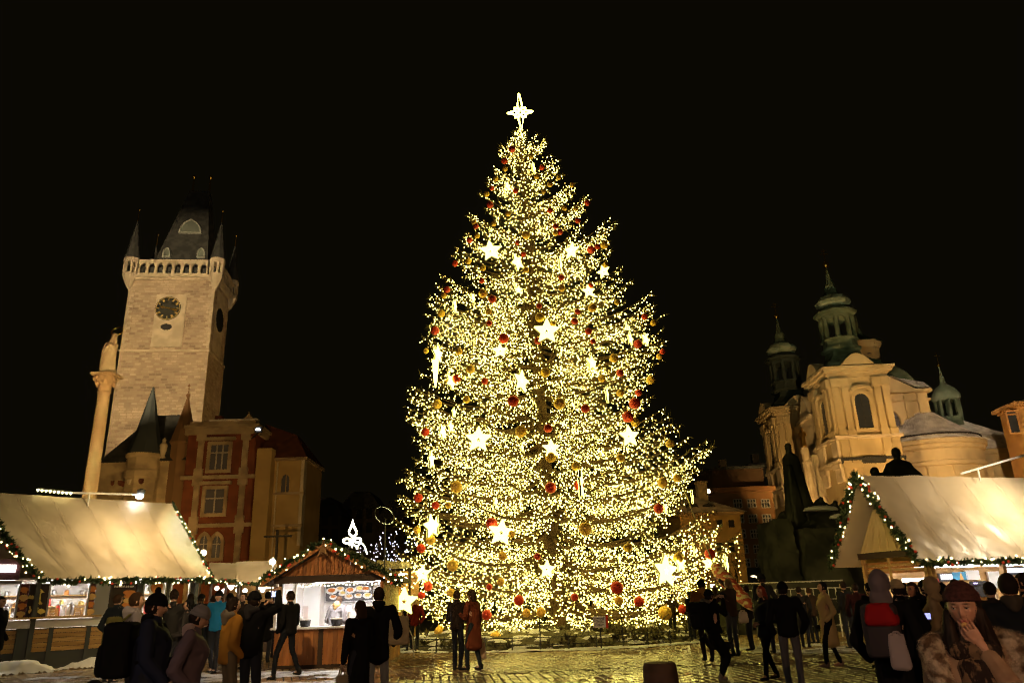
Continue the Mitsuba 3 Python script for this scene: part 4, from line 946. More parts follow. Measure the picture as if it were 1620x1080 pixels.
def add_limb(z_tip, az, R, front):
    pts = limb(z_tip, az, R)
    r0 = 0.022 + 0.011 * R
    wood.tube(pts, np.linspace(r0, 0.008, len(pts)), 4)
    seg = lambda t: (pts[min(int(t * 8), 7)] * (1 - (t * 8 - min(int(t * 8), 7))) + pts[min(int(t * 8), 7) + 1] * (t * 8 - min(int(t * 8), 7)))
    out = np.array([math.cos(az), math.sin(az), 0]); sd = np.array([-out[1], out[0], 0])
    k = (z_tip - 1) / (TOPZ - 1)
    n = max(4, int(R * 3.4 * (1 if front else 0.75)))
    for i in range(n):
        t = 0.12 + 0.88 * (i + tr_.uniform(0, 1)) / n
        for sgn in (-1, 1):
            p = seg(min(t, 0.999))
            L = (0.22 + 0.34 * R * (1 - t) * 0.5 + 0.10 * R * tr_.uniform(0.2, 1)) * tr_.uniform(0.7, 1.15)
            L = min(L, 1.15) * min(1.0, max(0.35, (1.06 - t) / 0.25))
            droop = -np.interp(k, [0, 0.45, 0.8, 1], [0.75, 0.50, 0.0, -0.3]) + tr_.normal(0, 0.18)
            d = sd * sgn * tr_.uniform(0.35, 1.0) + out * tr_.uniform(0.25, 0.9) + np.array([0, 0, droop])
            d /= np.linalg.norm(d)
            if slot(p + d * L * 0.5) or float(meshkit.noise((p + d * L * 0.6) * [0.8, 0.8, 1.0], 5)) < 0.34: continue
            twig_needles(p, d, L, 1.0 if front else 0.6)
            m = int(L / (0.180 if front else 0.42) + tr_.uniform(0.1, 1))
            for j in range(m):
                b = p + d * L * (j + tr_.uniform(0.3, 0.9)) / m + tr_.normal(0, 0.03, 3)
                b[2] -= 0.03
                if b[2] > 0.45: bulbs.append(b)
    if k < 0.14:                                     # strands hanging from the lowest boughs
        for t in (0.55, 0.7, 0.85, 0.97):
            q = seg(t)
            for j in range(int((q[2] - 0.35) / 0.17 * tr_.uniform(0.3, 0.8))): bulbs.append(q + np.array([0, 0, -0.17 * (j + 1)]) + tr_.normal(0, 0.03, 3))
    for t in (0.80, 0.86, 0.92, 0.97, 1.0):                      # lights along the tip
        bulbs.append(seg(min(t, 0.999)) + tr_.normal(0, 0.03, 3))
    twig_needles(seg(0.86), (pts[-1] - pts[-2]) / np.linalg.norm(pts[-1] - pts[-2]), 0.16 * R + 0.1, 1.6)
z = 1.35
while z < TOPZ - 0.25:
    k = (z - 1) / (TOPZ - 1)
    n = int(round(np.interp(k, [0, 0.5, 1], [13, 11, 6])))
    a0 = tr_.uniform(0, 2 * math.pi)
    for i in range(n):
        az = a0 + (i + tr_.uniform(-0.3, 0.3)) * 2 * math.pi / n
        zt = z + tr_.normal(0, 0.10)
        front = math.sin(az) < 0.25
        R = reach(zt, az) * (tr_.uniform(0.88, 1.02) if abs(math.cos(az)) < 0.8 else tr_.uniform(0.93, 1.06))
        if k > 0.72: R *= tr_.uniform(0.62, 1.0)
        if R > 0.12: add_limb(zt, az, R, front)
    z += np.interp(k, [0, 0.5, 1], [0.86, 0.76, 0.42])
for lst, az0 in ((LEFT, math.pi), (RIGHT, 0.0)):           # the long boughs that make the outline
    for i in range(1, len(lst)):
        y_, x_ = lst[i]
        for da, k_ in ((0.0, 1.0), (tr_.uniform(-.35, -.15), .97), (tr_.uniform(.15, .35), .97)):
            q = at(x_, y_, TY); R = abs(q[0] - axis_x(q[2])) * k_
            if q[2] > 0.9 and R > 0.15: add_limb(q[2] + tr_.normal(0, .08) * (da != 0), az0 + da, R, True)
ct = thing('christmas_tree', 'towering fir wrapped in thousands of warm white lights in the middle of the square', 'Christmas tree')
zz = np.linspace(-0.02, TOPZ, 24)
obj('trunk', MB().tube([(axis_x(a), TY, a) for a in zz], 0.31 * (1 - zz / TOPZ) ** 0.8 + 0.03, 12).out(), M['bark'], ct, smooth=60)
stuff(obj('branches', wood, M['bark'], ct))
nv = np.array(needles).reshape(-1, 3)
stuff(obj('crown', MB().raw(nv, np.arange(len(nv)).reshape(-1, 3)), M['needle'], ct))
ico = trimesh.creation.icosphere(subdivisions=0)
def bulb_mesh(pts, r0, r1, seed=1):
    r = np.random.default_rng(seed).uniform(r0, r1, len(pts))
    v = (np.asarray(pts)[:, None] + ico.vertices[None] * r[:, None, None] * [1, 1, 1.15]).reshape(-1, 3)
    f = (ico.faces[None] + (np.arange(len(pts)) * len(ico.vertices))[:, None, None]).reshape(-1, 3)
    return MB().raw(v, f)
BULB = (1.0, 0.82, 0.175)
M['bulbglass'] = mat('bulbglass', (0.8, 0.75, 0.6), 0.4)
br_ = np.random.default_rng(3).uniform(0, 1, len(bulbs))
bulbs = np.array(bulbs)
stuff(obj('string_lights', bulb_mesh(bulbs[br_ < 0.74], 0.019, 0.031), M['bulbglass'], ct, emitter=area(BULB, 8.5, 6.0)))
stuff(obj('dim_string_lights', bulb_mesh(bulbs[br_ >= 0.74], 0.018, 0.030, 2), M['bulbglass'], ct, emitter=area((1.0, 0.66, 0.12), 1.8, 0.6)))  # dimmer amber share stands for bulbs partly hidden by needles
print('bulbs', len(bulbs), 'needles', len(needles))

# ornaments: where they hang on the front of the fir
def hang(px, py, out=0.05):
    Y = TY - 3
    for _ in range(5):
        p = at(px, py, Y)
        dx = p[0] - axis_x(p[2]); R = 0.5 * (reach(p[2], 0) + reach(p[2], math.pi))
        side = reach(p[2], 0 if dx > 0 else math.pi)
        Y = TY - math.sqrt(max(0.0, 1 - (dx / max(side, 0.1)) ** 2)) * R * 0.97 - out
    return at(px, py, Y), dx / max(side, 0.1), dx
RED = [(810, 236, 5.5), (798, 255, 5), (857, 265, 4.5), (816, 302, 4.5), (778, 298, 4), (775, 324, 5.5), (753, 358, 4.5), (743, 380, 4.5), (720, 417, 5), (819, 384, 4), (828, 402, 4), (879, 358, 4.5), (886, 367, 5), (870, 333, 4.5), (914, 349, 4.5), (929, 321, 5), (935, 395, 6.5), (945, 390, 4.5),
       (707, 458, 5.5), (779, 473, 6.5), (688, 523, 7), (797, 535, 8), (774, 511, 4.5), (762, 444, 4.5), (722, 599, 7), (767, 603, 5.5), (812, 634, 9), (853, 484, 4.5), (851, 539, 6), (909, 508, 5.5), (931, 524, 5.5), (938, 540, 4.5), (1009, 544, 7), (1020, 501, 5), (1048, 556, 4.5), (981, 590, 6), (1010, 621, 5.5), (1004, 638, 9), (993, 659, 9), (926, 646, 7), (934, 452, 4.5), (888, 439, 5), (914, 493, 4.5),
       (673, 683, 6.5), (662, 787, 7), (689, 799, 6), (778, 828, 9.5), (666, 867, 7), (850, 880, 5.5), (867, 677, 7), (871, 771, 9), (916, 767, 8), (1042, 804, 8), (1123, 876, 8.5), (677, 927, 7.5), (821, 949, 8), (770, 972, 8), (774, 928, 5), (667, 941, 6), (976, 929, 10), (1011, 951, 8), (909, 944, 6), (1080, 963, 7)]
GOLD = [(840, 247, 4.5), (799, 267, 4.5), (849, 279, 4.5), (784, 283, 4.5), (770, 307, 4.5), (870, 292, 4.5), (860, 303, 4), (905, 293, 4), (884, 281, 4), (893, 329, 4.5), (911, 330, 4), (804, 338, 4.5), (781, 354, 4.5), (832, 372, 6.5), (755, 373, 4.5), (741, 413, 5), (764, 424, 5), (832, 427, 5), (879, 369, 4.5), (956, 388, 6), (958, 420, 5), (750, 352, 4),
        (702, 468, 4.5), (698, 496, 6), (764, 464, 7), (773, 493, 5), (854, 502, 7.5), (674, 555, 4.5), (726, 556, 5.5), (744, 584, 7), (708, 604, 4.5), (692, 639, 7.5), (738, 632, 6), (889, 456, 5.5), (937, 487, 7), (976, 478, 4.5), (1034, 511, 5), (971, 566, 7), (1043, 564, 5), (863, 589, 7.5), (952, 599, 5.5), (1029, 601, 7), (981, 622, 6), (885, 638, 9.5), (875, 512, 4.5), (1005, 668, 7),
        (824, 682, 9.5), (722, 770, 9.5), (681, 853, 8), (795, 879, 7), (716, 894, 9), (660, 838, 6), (809, 844, 6), (709, 799, 5), (871, 722, 9), (982, 724, 7), (1060, 702, 7), (911, 737, 7), (1048, 763, 8), (1071, 756, 6), (926, 836, 10.5), (993, 866, 7), (1073, 882, 8), (714, 937, 6.5), (696, 999, 9), (784, 1009, 10), (833, 969, 6.5), (856, 968, 7.5), (792, 920, 6), (979, 950, 7), (1052, 969, 11)]
ORD = 'first second third fourth fifth sixth seventh eighth ninth tenth eleventh twelfth thirteenth fourteenth fifteenth sixteenth seventeenth eighteenth nineteenth twentieth'.split()
def ordinal(i):
    if i < 20: return ORD[i]
    return ['twenty', 'thirty', 'forty'][(i + 1) // 10 - 2] + '-' + ORD[(i + 1) % 10 - 1] if (i + 1) % 10 else ['twentieth', 'thirtieth', 'fortieth'][(i + 1) // 10 - 2]
M['redball'] = mat('redball', (0.70, 0.05, 0.022), 0.32, 0.3, 0.7)
M['goldball'] = mat('goldball', (0.95, 0.58, 0.09), 0.35, 0.25, 0.7)
M['redmatt'] = mat('redmatt', (0.68, 0.05, 0.02), 0.45, 0.2)
M['goldmatt'] = mat('goldmatt', (0.95, 0.58, 0.09), 0.5, 0.2)
sph = trimesh.creation.icosphere(subdivisions=3)
capm = MB().lathe([(0.22, 0.93), (0.22, 1.12), (0.1, 1.16)], 8).tube([(0.09 * math.cos(a), 0, 1.22 + 0.09 * math.sin(a)) for a in np.linspace(0, 6.28, 9)], 0.025, 4).out()
ballply, capply = mikit.ply(sph, None, True), mikit.ply(capm, None)
spots = []
for colour, lst in (('red', RED), ('gold', GOLD)):
    for px, py, r in lst:
        p, fr, dx = hang(px, py)
        reg = 'along the left outline of the fir' if fr < -0.82 else 'along the right outline of the fir' if fr > 0.82 else 'close to the trunk line of the fir' if abs(dx) < 0.9 else 'on the left half of the fir' if dx < 0 else 'on the right half of the fir'
        spots.append([colour, reg, py, px, r, p])
for s in spots:
    same = sorted(q[2] + q[3] * 1e-4 for q in spots if q[0] == s[0] and q[1] == s[1])
    i = same.index(s[2] + s[3] * 1e-4)
    colour, reg, py, px, r, p = s
    rad = r * ((p - EYE) @ CF) / FOC
    key = thing('bauble', f'{ordinal(i)} {colour} bauble from the top {reg}', 'bauble', f'{colour} baubles on the fir')
    mt = colour + ('matt' if (px * 7 + py) % 3 == 0 else 'ball')
    tw = T().translate(p.tolist()).rotate([0, 1, 0], float((px * 13) % 40 - 20)).scale(float(rad))
    scene[key + '__ball'] = {**ballply, 'bsdf': {'type': 'ref', 'id': M[mt]}, 'to_world': tw}
    scene[key + '__cap'] = {**capply, 'bsdf': {'type': 'ref', 'id': M['gold']}, 'to_world': tw}

def star_poly(R, inner=0.46, n=5, rot=0.0):
    return Polygon([((R if i % 2 == 0 else R * inner) * math.sin(rot + math.pi * i / n), (R if i % 2 == 0 else R * inner) * math.cos(rot + math.pi * i / n)) for i in range(2 * n)])
M['starlamp'] = mat('starlamp', (0.9, 0.87, 0.75), 0.4)
STAR = (1.0, 0.92, 0.15)
def star(px, py, Rpx, yaw, roll, words, out=0.2, p=None, weight=0.25):
    p = hang(px, py, out)[0] if p is None else p
    R = Rpx * ((p - EYE) @ CF) / FOC
    k = thing('star_ornament', words, 'star light', 'star lights on the fir')
    m = np.array(T().translate(p.tolist()).rotate([0, 0, 1], yaw).rotate([0, 1, 0], roll).matrix, float)
    body = star_poly(R).buffer(R * 0.06)
    obj('light_panel', MB(m).prism(body - star_poly(R * 0.25), -R * 0.13, R * 0.13), M['starlamp'], k, emitter=area(STAR, 5.5, weight))  # flat glowing fill stands for the bloom between light tubes
    obj('frame', MB(m).prism(body.buffer(R * 0.045) - body.buffer(R * 0.005), -R * 0.07, R * 0.07), M['steel'], k)
for a in [(776, 397, 17, 10, -8, 'large lit star high on the left part of the fir'), (818, 415, 14, 50, 35, 'tilted lit star just left of the trunk below the highest left star'), (905, 397, 14, -40, 10, 'lit star half turned away high on the right part of the fir'),
          (886, 417, 14, 78, 8, 'edge-on lit star slanting left of the highest right star'), (844, 266, 9, 70, 0, 'small edge-on star under the treetop, right of the tip'), (802, 294, 8, 60, 15, 'small edge-on star under the treetop, left of the tip'),
          (955, 430, 11, -30, -12, 'small lit star on the right outline above the long right bough'), (791, 555, 12, 0, 0, 'small lit star with a dark middle left of the trunk at mid height'), (824, 603, 18, 52, 8, 'narrow half turned lit star left of the trunk above a red bauble'),
          (719, 484, 11, 80, 3, 'edge-on star near the left outline in the upper half'), (692, 560, 14, 65, -4, 'lit star hanging with a long tail on the left outline at mid height'), (748, 471, 8, 70, 20, 'small edge-on star in the upper left of the fir'),
          (714, 603, 13, 55, 25, 'tilted star near the left outline below the tailed star'), (820, 459, 7, 30, 0, 'tiny lit star left of the trunk in the upper half'), (718, 652, 8, 72, 0, 'small edge-on star near the left outline above the large left star'),
          (865, 524, 20, 3, 2, 'big lit star right on the trunk line at mid height'), (931, 461, 11, 15, -8, 'small lit star on the right in the upper half beside a red bauble'), (936, 574, 12, 48, -5, 'half turned lit star on the right at mid height'),
          (960, 624, 13, 76, 4, 'tall edge-on star on the right, above two big red baubles'), (997, 536, 10, 60, 80, 'sideways star left of the dark red bauble on the right bough'), (1021, 537, 10, 45, 12, 'narrow star right of the dark red bauble on the right bough'),
          (991, 515, 7, 75, 0, 'tiny edge-on star above the sideways star on the right'), (757, 695, 20, -2, 3, 'big lit star on the left, at two fifths of the height'), (793, 842, 20, 4, 8, 'big lit star low on the left beside a dark red bauble'),
          (682, 727, 14, 78, -12, 'edge-on star slanting out of the left outline'), (682, 832, 18, 55, 60, 'bright clump of sideways star low on the left outline'), (690, 830, 13, -60, 20, 'star crossing behind the sideways star low on the left'),
          (826, 708, 7, 72, 0, 'tiny edge-on star under the gold bauble left of the trunk'), (784, 793, 8, 70, 30, 'small edge-on star above the big low left star'), (669, 907, 13, -12, 0, 'lit star low on the left above the standing star'),
          (700, 682, 12, 70, 35, 'slanted edge-on star left of the big left star'), (713, 675, 9, 66, -10, 'small star beside the slanted star on the left'), (995, 690, 17, 20, -4, 'big lit star on the right under two red baubles'),
          (872, 709, 14, 5, 0, 'lit star with a gold bauble right below it, on the trunk line'), (919, 767, 22, 79, 3, 'tall edge-on star covering a red bauble right of the trunk'), (1095, 786, 11, 74, 0, 'edge-on star hanging clear of the right outline before the snowy roof'),
          (865, 900, 14, 22, 4, 'lit star beside the trunk near the foot of the fir'), (1052, 903, 24, 38, 6, 'brightest lit star low on the right of the fir'), (1076, 891, 14, 50, 70, 'sideways star touching the brightest low right star'),
          (1121, 890, 11, 10, 0, 'small lit star under the red bauble at the lowest right bough'), (1149, 890, 13, 66, -28, 'slanted narrow star at the lowest right tip'), (1053, 804, 7, 60, 0, 'small star right of the dark red bauble on the lower right'),
          (1098, 873, 8, 76, 0, 'small edge-on star left of the lowest right red bauble'), (980, 884, 8, 65, 0, 'small star low on the right left of the brightest star')]:
    star(*a, weight=0.04)
    if a[0] == 692:
        k = [q for q in scene if q.startswith('star_ornament')][-1].split('__')[0]
        p = hang(689, 590, 0.2)[0]
        obj('tail', MB().lathe([(0.02, -0.55), (0.07, -0.3), (0.1, 0.1), (0.12, 0.5)], 8, p), M['starlamp'], k, emitter=area(STAR, 5.5, 0.05))
# star at the tip
p = at(823, 178, TY); s = 20 * ((p - EYE) @ CF) / FOC
k = thing('treetop_star', 'tall eight rayed star of light tubes on the tip of the fir', 'star light')
def loop(ang, r0, r1, w):
    d = V(math.sin(ang), 0, math.cos(ang)); n_ = V(math.cos(ang), 0, -math.sin(ang))
    return [p + d * r0, p + d * lerp(r0, r1, .3) + n_ * w, p + d * r1 * 0.96 + n_ * w * .18, p + d * r1, p + d * r1 * 0.96 - n_ * w * .18, p + d * lerp(r0, r1, .3) - n_ * w]
for i in range(8):
    L = [1.75, .62, 1.0, .62, 1.55, .62, 1.0, .62][i] * s
    obj('ray', MB().tube(loop(i * math.pi / 4 + math.radians(-2), 0.16 * s, L, (0.19 if i % 4 == 0 else 0.17) * s), 0.05, 6, True), M['starlamp'], k, emitter=area(STAR, 6.0, 0.01))
obj('mast', MB().tube([(axis_x(TOPZ), TY + 0.06, TOPZ - 0.6), (p[0], TY + 0.06, p[2] + 0.4)], 0.03, 6), M['steel'], k)
# guy rope with its padded, striped lower end
r0p, r1p, r2p = hang(1082, 775, -0.4)[0], at(1130, 895, 24.0), at(1192, 962, 20.5)
k = thing('guy_rope', 'rope staying the fir with a thick red patterned sleeve low down', 'rope')
obj('rope', MB().tube([r0p, r1p, r2p + (r2p - r1p) * 0.25], 0.022, 5), mat('rope', (0.25, 0.2, 0.13), 0.9), k)
def sleeve_fn(p, n, uv):
    a = mikit.noise(p.x * 9 + p.z * 5, p.y * 4, p.z * 9)
    return mikit.mix((0.42, 0.05, 0.025), (0.62, 0.42, 0.25), mikit.smoothstep(0.52, 0.62, a))
sl = [lerp(r1p, r2p, q) + V(0, 0, -0.05 * math.sin(math.pi * q)) for q in np.linspace(0, 1, 14)]
obj('sleeve', MB().tube(sl, [0.10, .17, .20, .21, .2, .21, .2, .19, .2, .18, .17, .15, .12, .07], 12), mat('sleeve', mikit.proc(sleeve_fn), 0.7), k, smooth=50)
# lit star standing on an arched frame left of the fir
ps = at(639, 951, 23.2)
star(639, 951, 21, 2, 2, 'big lit star standing on an arched metal stand left of the fir', p=ps, weight=0.15)
k = [q for q in scene if q.startswith('star_ornament')][-1].split('__')[0]
labels[k].pop('group')
sb = MB()
for sx in (-0.10, 0.10):
    sb.tube([(ps[0] + sx, ps[1] + .06, ps[2] - 0.2), (ps[0] + sx * 0.8, ps[1] + .06, ps[2] - 0.6), (ps[0] + sx * 2.4, ps[1] + .06, ps[2] - 0.95), (ps[0] + sx * 3, ps[1] + .06, 0)], 0.018, 5)
obj('stand', sb, M['steel'], k)
# low rail fence round the bed
k = thing('bed_fence', 'low thin metal fence with slender posts round the foot of the fir', 'fence')
n = 26; RX, RY = BED_R * 1.12 + 0.15, BED_R + 0.15
angs = np.linspace(math.pi * 1.02, math.pi * 1.98, n)
for i, a in enumerate(angs):
    x, y = TREE[0] + RX * math.cos(a), TREE[1] + RY * math.sin(a)
    obj('post', MB().tube([(x, y, -0.03), (x, y, 0.92 if i % 3 == 0 else 0.42)], 0.018, 6), M['iron'], k)
for hgt in (0.18, 0.38):
    obj('rail', MB().tube([(TREE[0] + RX * math.cos(a), TREE[1] + RY * math.sin(a), hgt) for a in np.linspace(math.pi * 1.02, math.pi * 1.98, 60)], 0.012, 5), M['iron'], k)
for i in range(0, n - 3, 3):
    a0_, a1_ = angs[i], angs[i + 3]
    pts = []
    for q in np.linspace(0, 1, 10):
        a = a0_ + (a1_ - a0_) * (0.5 + 0.18 * q); hgt = 0.42 + 0.45 * math.sin(math.pi * q * 0.5)
        pts.append((TREE[0] + RX * math.cos(a), TREE[1] + RY * math.sin(a), hgt))
    obj('hoop', MB().tube(pts, 0.010, 5), M['iron'], k)
# notice board on the fence
ps = at(949, 983, TREE[1] - BED_R - 0.2)
k = thing('notice_board', 'small pale notice board with a red edge in front of the fir', 'notice board')
obj('panel', MB().box(ps[0] - .20, ps[0] + .17, ps[1] - .02, ps[1] + .02, ps[2] - .16, ps[2] + .16), M['whitepaint'], k)
obj('red_edge', MB().box(ps[0] + .173, ps[0] + .24, ps[1] - .022, ps[1] + .022, ps[2] - .18, ps[2] + .19), M['redmatt'], k)
nl = MB()
for i in range(6):
    nl.box(ps[0] - .16, ps[0] + .12 - 0.05 * (i % 3 == 2), ps[1] - .024, ps[1] - .0195, ps[2] + .09 - .04 * i, ps[2] + .103 - .04 * i)
obj('printed_lines', nl, M['greypaint'], k)
obj('post', MB().tube([(ps[0], ps[1] + .03, -0.03), (ps[0], ps[1] + .03, ps[2])], 0.02, 6), M['iron'], k)
# stone bollard in front
pb = gnd(1047, 1092)
k = thing('bollard', 'squat round brown stone bollard in the foreground before the fir', 'bollard')
tb = at(1047, 1046, pb[1])[2]; w = 27 * ((pb - EYE) @ CF) / FOC
obj('body', MB().lathe([(w * 1.04, -0.03), (w * 1.02, tb * .5), (w * .97, tb - .06), (w * .90, tb - .01), (0, tb)], 24, (pb[0], pb[1], 0)), mat('bollard', cproc((0.10, 0.06, 0.04), (0.17, 0.10, 0.07), 4.0), 0.8), k, smooth=40)
obj('foot', MB().lathe([(w * 1.15, -0.03), (w * 1.15, 0.05), (w * 1.05, 0.09)], 24, (pb[0], pb[1], 0)), 'm_bollard', k)
# ------------------------------------------------------------------ market stalls
M['canvas'] = mat('canvas', cproc((0.44, 0.36, 0.245), (0.58, 0.49, 0.36), 0.8, 0.8, 0.5), 0.36, 0, 0.5)
M['canvasin'] = mat('canvasin', (0.50, 0.38, 0.22), 0.8)
M['pine'] = mat('pine', cproc((0.42, 0.25, 0.095), (0.55, 0.34, 0.14), 2.0, 2.0, 14.0), 0.55)
M['pine2'] = mat('pine2', cproc((0.37, 0.21, 0.075), (0.48, 0.28, 0.11), 2.0, 2.0, 14.0), 0.55)
M['redwood'] = mat('redwood', cproc((0.33, 0.125, 0.034), (0.45, 0.18, 0.055), 9.0, 9.0, 1.2), 0.6)
M['redwood2'] = mat('redwood2', cproc((0.23, 0.085, 0.024), (0.31, 0.125, 0.04), 9.0, 9.0, 1.2), 0.6)
M['darkwood'] = mat('darkwood', (0.05, 0.03, 0.018), 0.7)
M['fir'] = mat('fir', cproc((0.02, 0.035, 0.012), (0.05, 0.075, 0.025), 7.0), 0.8)
M['whitepanel'] = mat('whitepanel', (0.70, 0.70, 0.70), 0.5)
M['steelpanel'] = mat('steelpanel', (0.42, 0.41, 0.42), 0.35, 0.5)
M['menuboard'] = mat('menuboard', (0.035, 0.025, 0.02), 0.5)
M['poster'] = mat('poster', (0.11, 0.028, 0.03), 0.5)
M['food'] = mat('food', (0.60, 0.22, 0.06), 0.5)
M['food2'] = mat('food2', (0.70, 0.45, 0.18), 0.5)
M['chalk'] = mat('chalk', (0.75, 0.74, 0.72), 0.6)
M['sticker'] = mat('sticker', (0.75, 0.58, 0.16), 0.4)
M['lampwhite'] = mat('lampwhite', (0.9, 0.9, 0.9), 0.4)
M['plasticblue'] = mat('plasticblue', (0.05, 0.32, 0.60), 0.4)
M['plasticred'] = mat('plasticred', (0.55, 0.04, 0.03), 0.4)
GBULB = (1.0, 0.82, 0.34)
def garland(label, pts, rad=0.13, step=0.30, seed=1, group=None, bulb_r=0.035, redn=0.5, shade=M['fir']):
    """a fir garland along a line, with lamps and red berries"""
    r = np.random.default_rng(seed)
    p = np.asarray(pts, float); seg = np.linalg.norm(np.diff(p, axis=0), axis=1); s = np.r_[0, np.cumsum(seg)]
    f_ = lambda d: np.array([np.interp(d, s, p[:, i]) for i in range(3)])
    k = thing('garland', label, 'garland', group)
    n = int(s[-1] * 230); d = r.uniform(0, s[-1], n)
    o = np.stack([np.interp(d, s, p[:, i]) for i in range(3)], 1)
    q = r.normal(0, 1, (n, 3)); q /= np.linalg.norm(q, axis=1, keepdims=True)
    w = np.cross(q, r.normal(0, 1, (n, 3))); w *= (0.014 / np.linalg.norm(w, axis=1))[:, None]
    lump = 0.75 + 0.5 * meshkit.noise(np.stack([d * 2.5, d * 0, d * 0], 1), seed)
    L = (rad * r.uniform(0.55, 1.15, n) * lump)[:, None]
    v = np.stack([o - w, o + w, o + q * L * 0.7 + w * 1.6, o + q * L * 0.7 - w * 1.6, o + q * L], 1).reshape(-1, 3)
    i5 = np.arange(n)[:, None] * 5
    f = np.vstack([i5 + [0, 1, 2], i5 + [0, 2, 3], i5 + [3, 2, 4]])
    stuff(obj('foliage', MB().raw(v, f), shade, k))
    m = int(s[-1] / step * 1.6)
    d = r.uniform(0, s[-1], m); o = np.stack([np.interp(d, s, p[:, i]) for i in range(3)], 1)
    q = r.normal(0, 1, (m, 3)); q[:, 1] = -abs(q[:, 1]) - 0.3; q /= np.linalg.norm(q, axis=1, keepdims=True)
    stuff(obj('light_bulbs', bulb_mesh(o + q * rad * 0.95, bulb_r * 0.5, bulb_r * 0.95, seed), M['bulbglass'], k, emitter=area(GBULB, 7.0, 0.15)))
    m = int(s[-1] / step * redn)
    for j in range(m):
        c_ = f_(r.uniform(0, s[-1])); q = r.normal(0, 1, 3); q[1] = -abs(q[1]) - 0.5; q /= np.linalg.norm(q)
        obj('red_bauble', MB().lathe([(0, -0.038), (0.033, -0.02), (0.038, 0), (0.033, 0.02), (0, 0.038)], 8, c_ + q * rad * 0.8), M['redball'], k, smooth=60)
    return k
def cloth(b_l, b_r, t_l, t_r, nx, ny, sag=0.05, wr=0.02, seed=0, thick=0.02):
    """a canvas sheet between its lower and upper edge"""
    v = []
    n_ = np.cross(np.array(b_r) - b_l, np.array(t_l) - b_l); n_ /= np.linalg.norm(n_)
    for j in range(ny + 1):
        for i in range(nx + 1):
            a, c_ = i / nx, j / ny
            p = lerp(lerp(np.array(b_l), np.array(b_r), a), lerp(np.array(t_l), np.array(t_r), a), c_)
            e = math.sin(math.pi * c_)
            w = float(meshkit.fbm(np.array([a * 9.0 + c_ * 1.5, c_ * 3.0, seed]), 4)) - 0.5
            pleat = math.exp(-((c_ - 0.33) / 0.16) ** 2) * (abs(math.sin(a * 19 + 2 * c_)) - 0.5)
            v.append(p - n_ * sag * e * (0.6 + 0.4 * math.sin(math.pi * a)) * 1.0 + n_ * (w * wr * 2 + pleat * wr))
    f = [(j * (nx + 1) + i, j * (nx + 1) + i + 1, (j + 1) * (nx + 1) + i + 1, (j + 1) * (nx + 1) + i) for j in range(ny) for i in range(nx)]
    return MB().raw(v, f)

# ---- white roofed stall on the left
a_, b_ = at(65, 915, 22.5), at(337, 913, 26.2)
SL = Frame((a_[0], a_[1], 0), math.atan2(b_[1] - a_[1], b_[0] - a_[0]))
LU = float(np.hypot(*(b_ - a_)[:2])); EZ = float(a_[2])
RV = 2.4; rz_ = SL.uv(270, 805, RV)[1]; rzl = SL.uv(-8, 768, RV)[1]; rz_ = (rz_ + rzl) / 2
ll = thing('market_stall', 'large food stall at the left edge with a pale canvas roof and wooden counter', 'market stall')
obj('canvas_roof', cloth(SL.p(0, 0, EZ), SL.p(LU, 0, EZ), SL.p(-1.4, RV, rz_), SL.p(LU - .6, RV, rz_), 80, 30, 0.12, 0.045, 4.2), M['canvas'], ll, smooth=True)
for i in range(1, 6):
    q = i / 6
    obj('roof_seam', MB().tube([lerp(SL.p(LU * q, 0, EZ), SL.p(lerp(-1.4, LU - .6, q), RV, rz_), c_) + np.cross(SL.x, V(0, 0, 1)) * .012 + V(0, 0, .005 - .12 * .55 * math.sin(math.pi * c_)) for c_ in np.linspace(0, 1, 16)], .006, 5), M['canvas'], ll)
obj('back_canvas', cloth(SL.p(LU, 4.8, EZ), SL.p(0, 4.8, EZ), SL.p(LU - .6, RV, rz_ - 0.01), SL.p(-1.4, RV, rz_ - 0.01), 12, 8, 0.1, 0.02, 3), M['canvas'], ll, smooth=True)
obj('gable_cloth', MB(side_frame(SL, 0.3)).prism(Polygon([(-4.5, EZ), (-0.3, EZ), (-RV, rz_ - 0.3)]), 0, 0.03), M['canvasin'], ll)
PV = 0.55
def su(px, py, v=PV): return SL.uv(px, py, v)
CZ = su(90, 974)[1]
fr = MB(SL.m)
LX = su(-30, 960)[0]
fr.box(LX, LU - 0.15, PV + 0.06, PV + 0.12, 0, CZ - 0.32)
obj('base_panel', fr, M['greypaint'], ll)
pz1, pz0 = su(100, 993)[1], su(100, 1028)[1]
for x0, x1 in ((2, 25), (48, 78), (83, 136), (143, 171), (177, 215), (222, 262), (268, 300)):
    u0, u1 = su(x0, 1005)[0], su(x1, 1005)[0]
    n = 5; h = (pz1 - pz0) / n
    for i in range(n):
        obj('plank', MB(SL.m).box(u0, u1, PV + 0.02 - 0.006 * (i % 2), PV + 0.06, pz0 + h * i + 0.006, pz0 + h * (i + 1) - 0.006), M['pine'] if (i + x0) % 2 else M['pine2'], ll)
for x in (-2, 34, 80, 139, 174, 218, 265, 305):
    u = su(x, 1005)[0]; w = 0.14 if x == 34 else 0.06
    obj('post', MB(SL.m).box(u - w, u + w, PV - 0.05 if x == 34 else PV - 0.01, PV + 0.07, 0, CZ - 0.1), M['greypaint'], ll)
u0, u1, u2 = su(20, 980)[0], su(153, 972)[0], LU - 0.2
obj('counter_edge', MB(SL.m).box(LX, u2, PV - 0.06, PV + 0.05, CZ - 0.30, CZ - 0.09), M['whitepanel'], ll)
obj('counter_board', MB(SL.m).box(u0, u1, PV - 0.42, PV + 0.4, CZ - 0.05, CZ), M['pine'], ll)
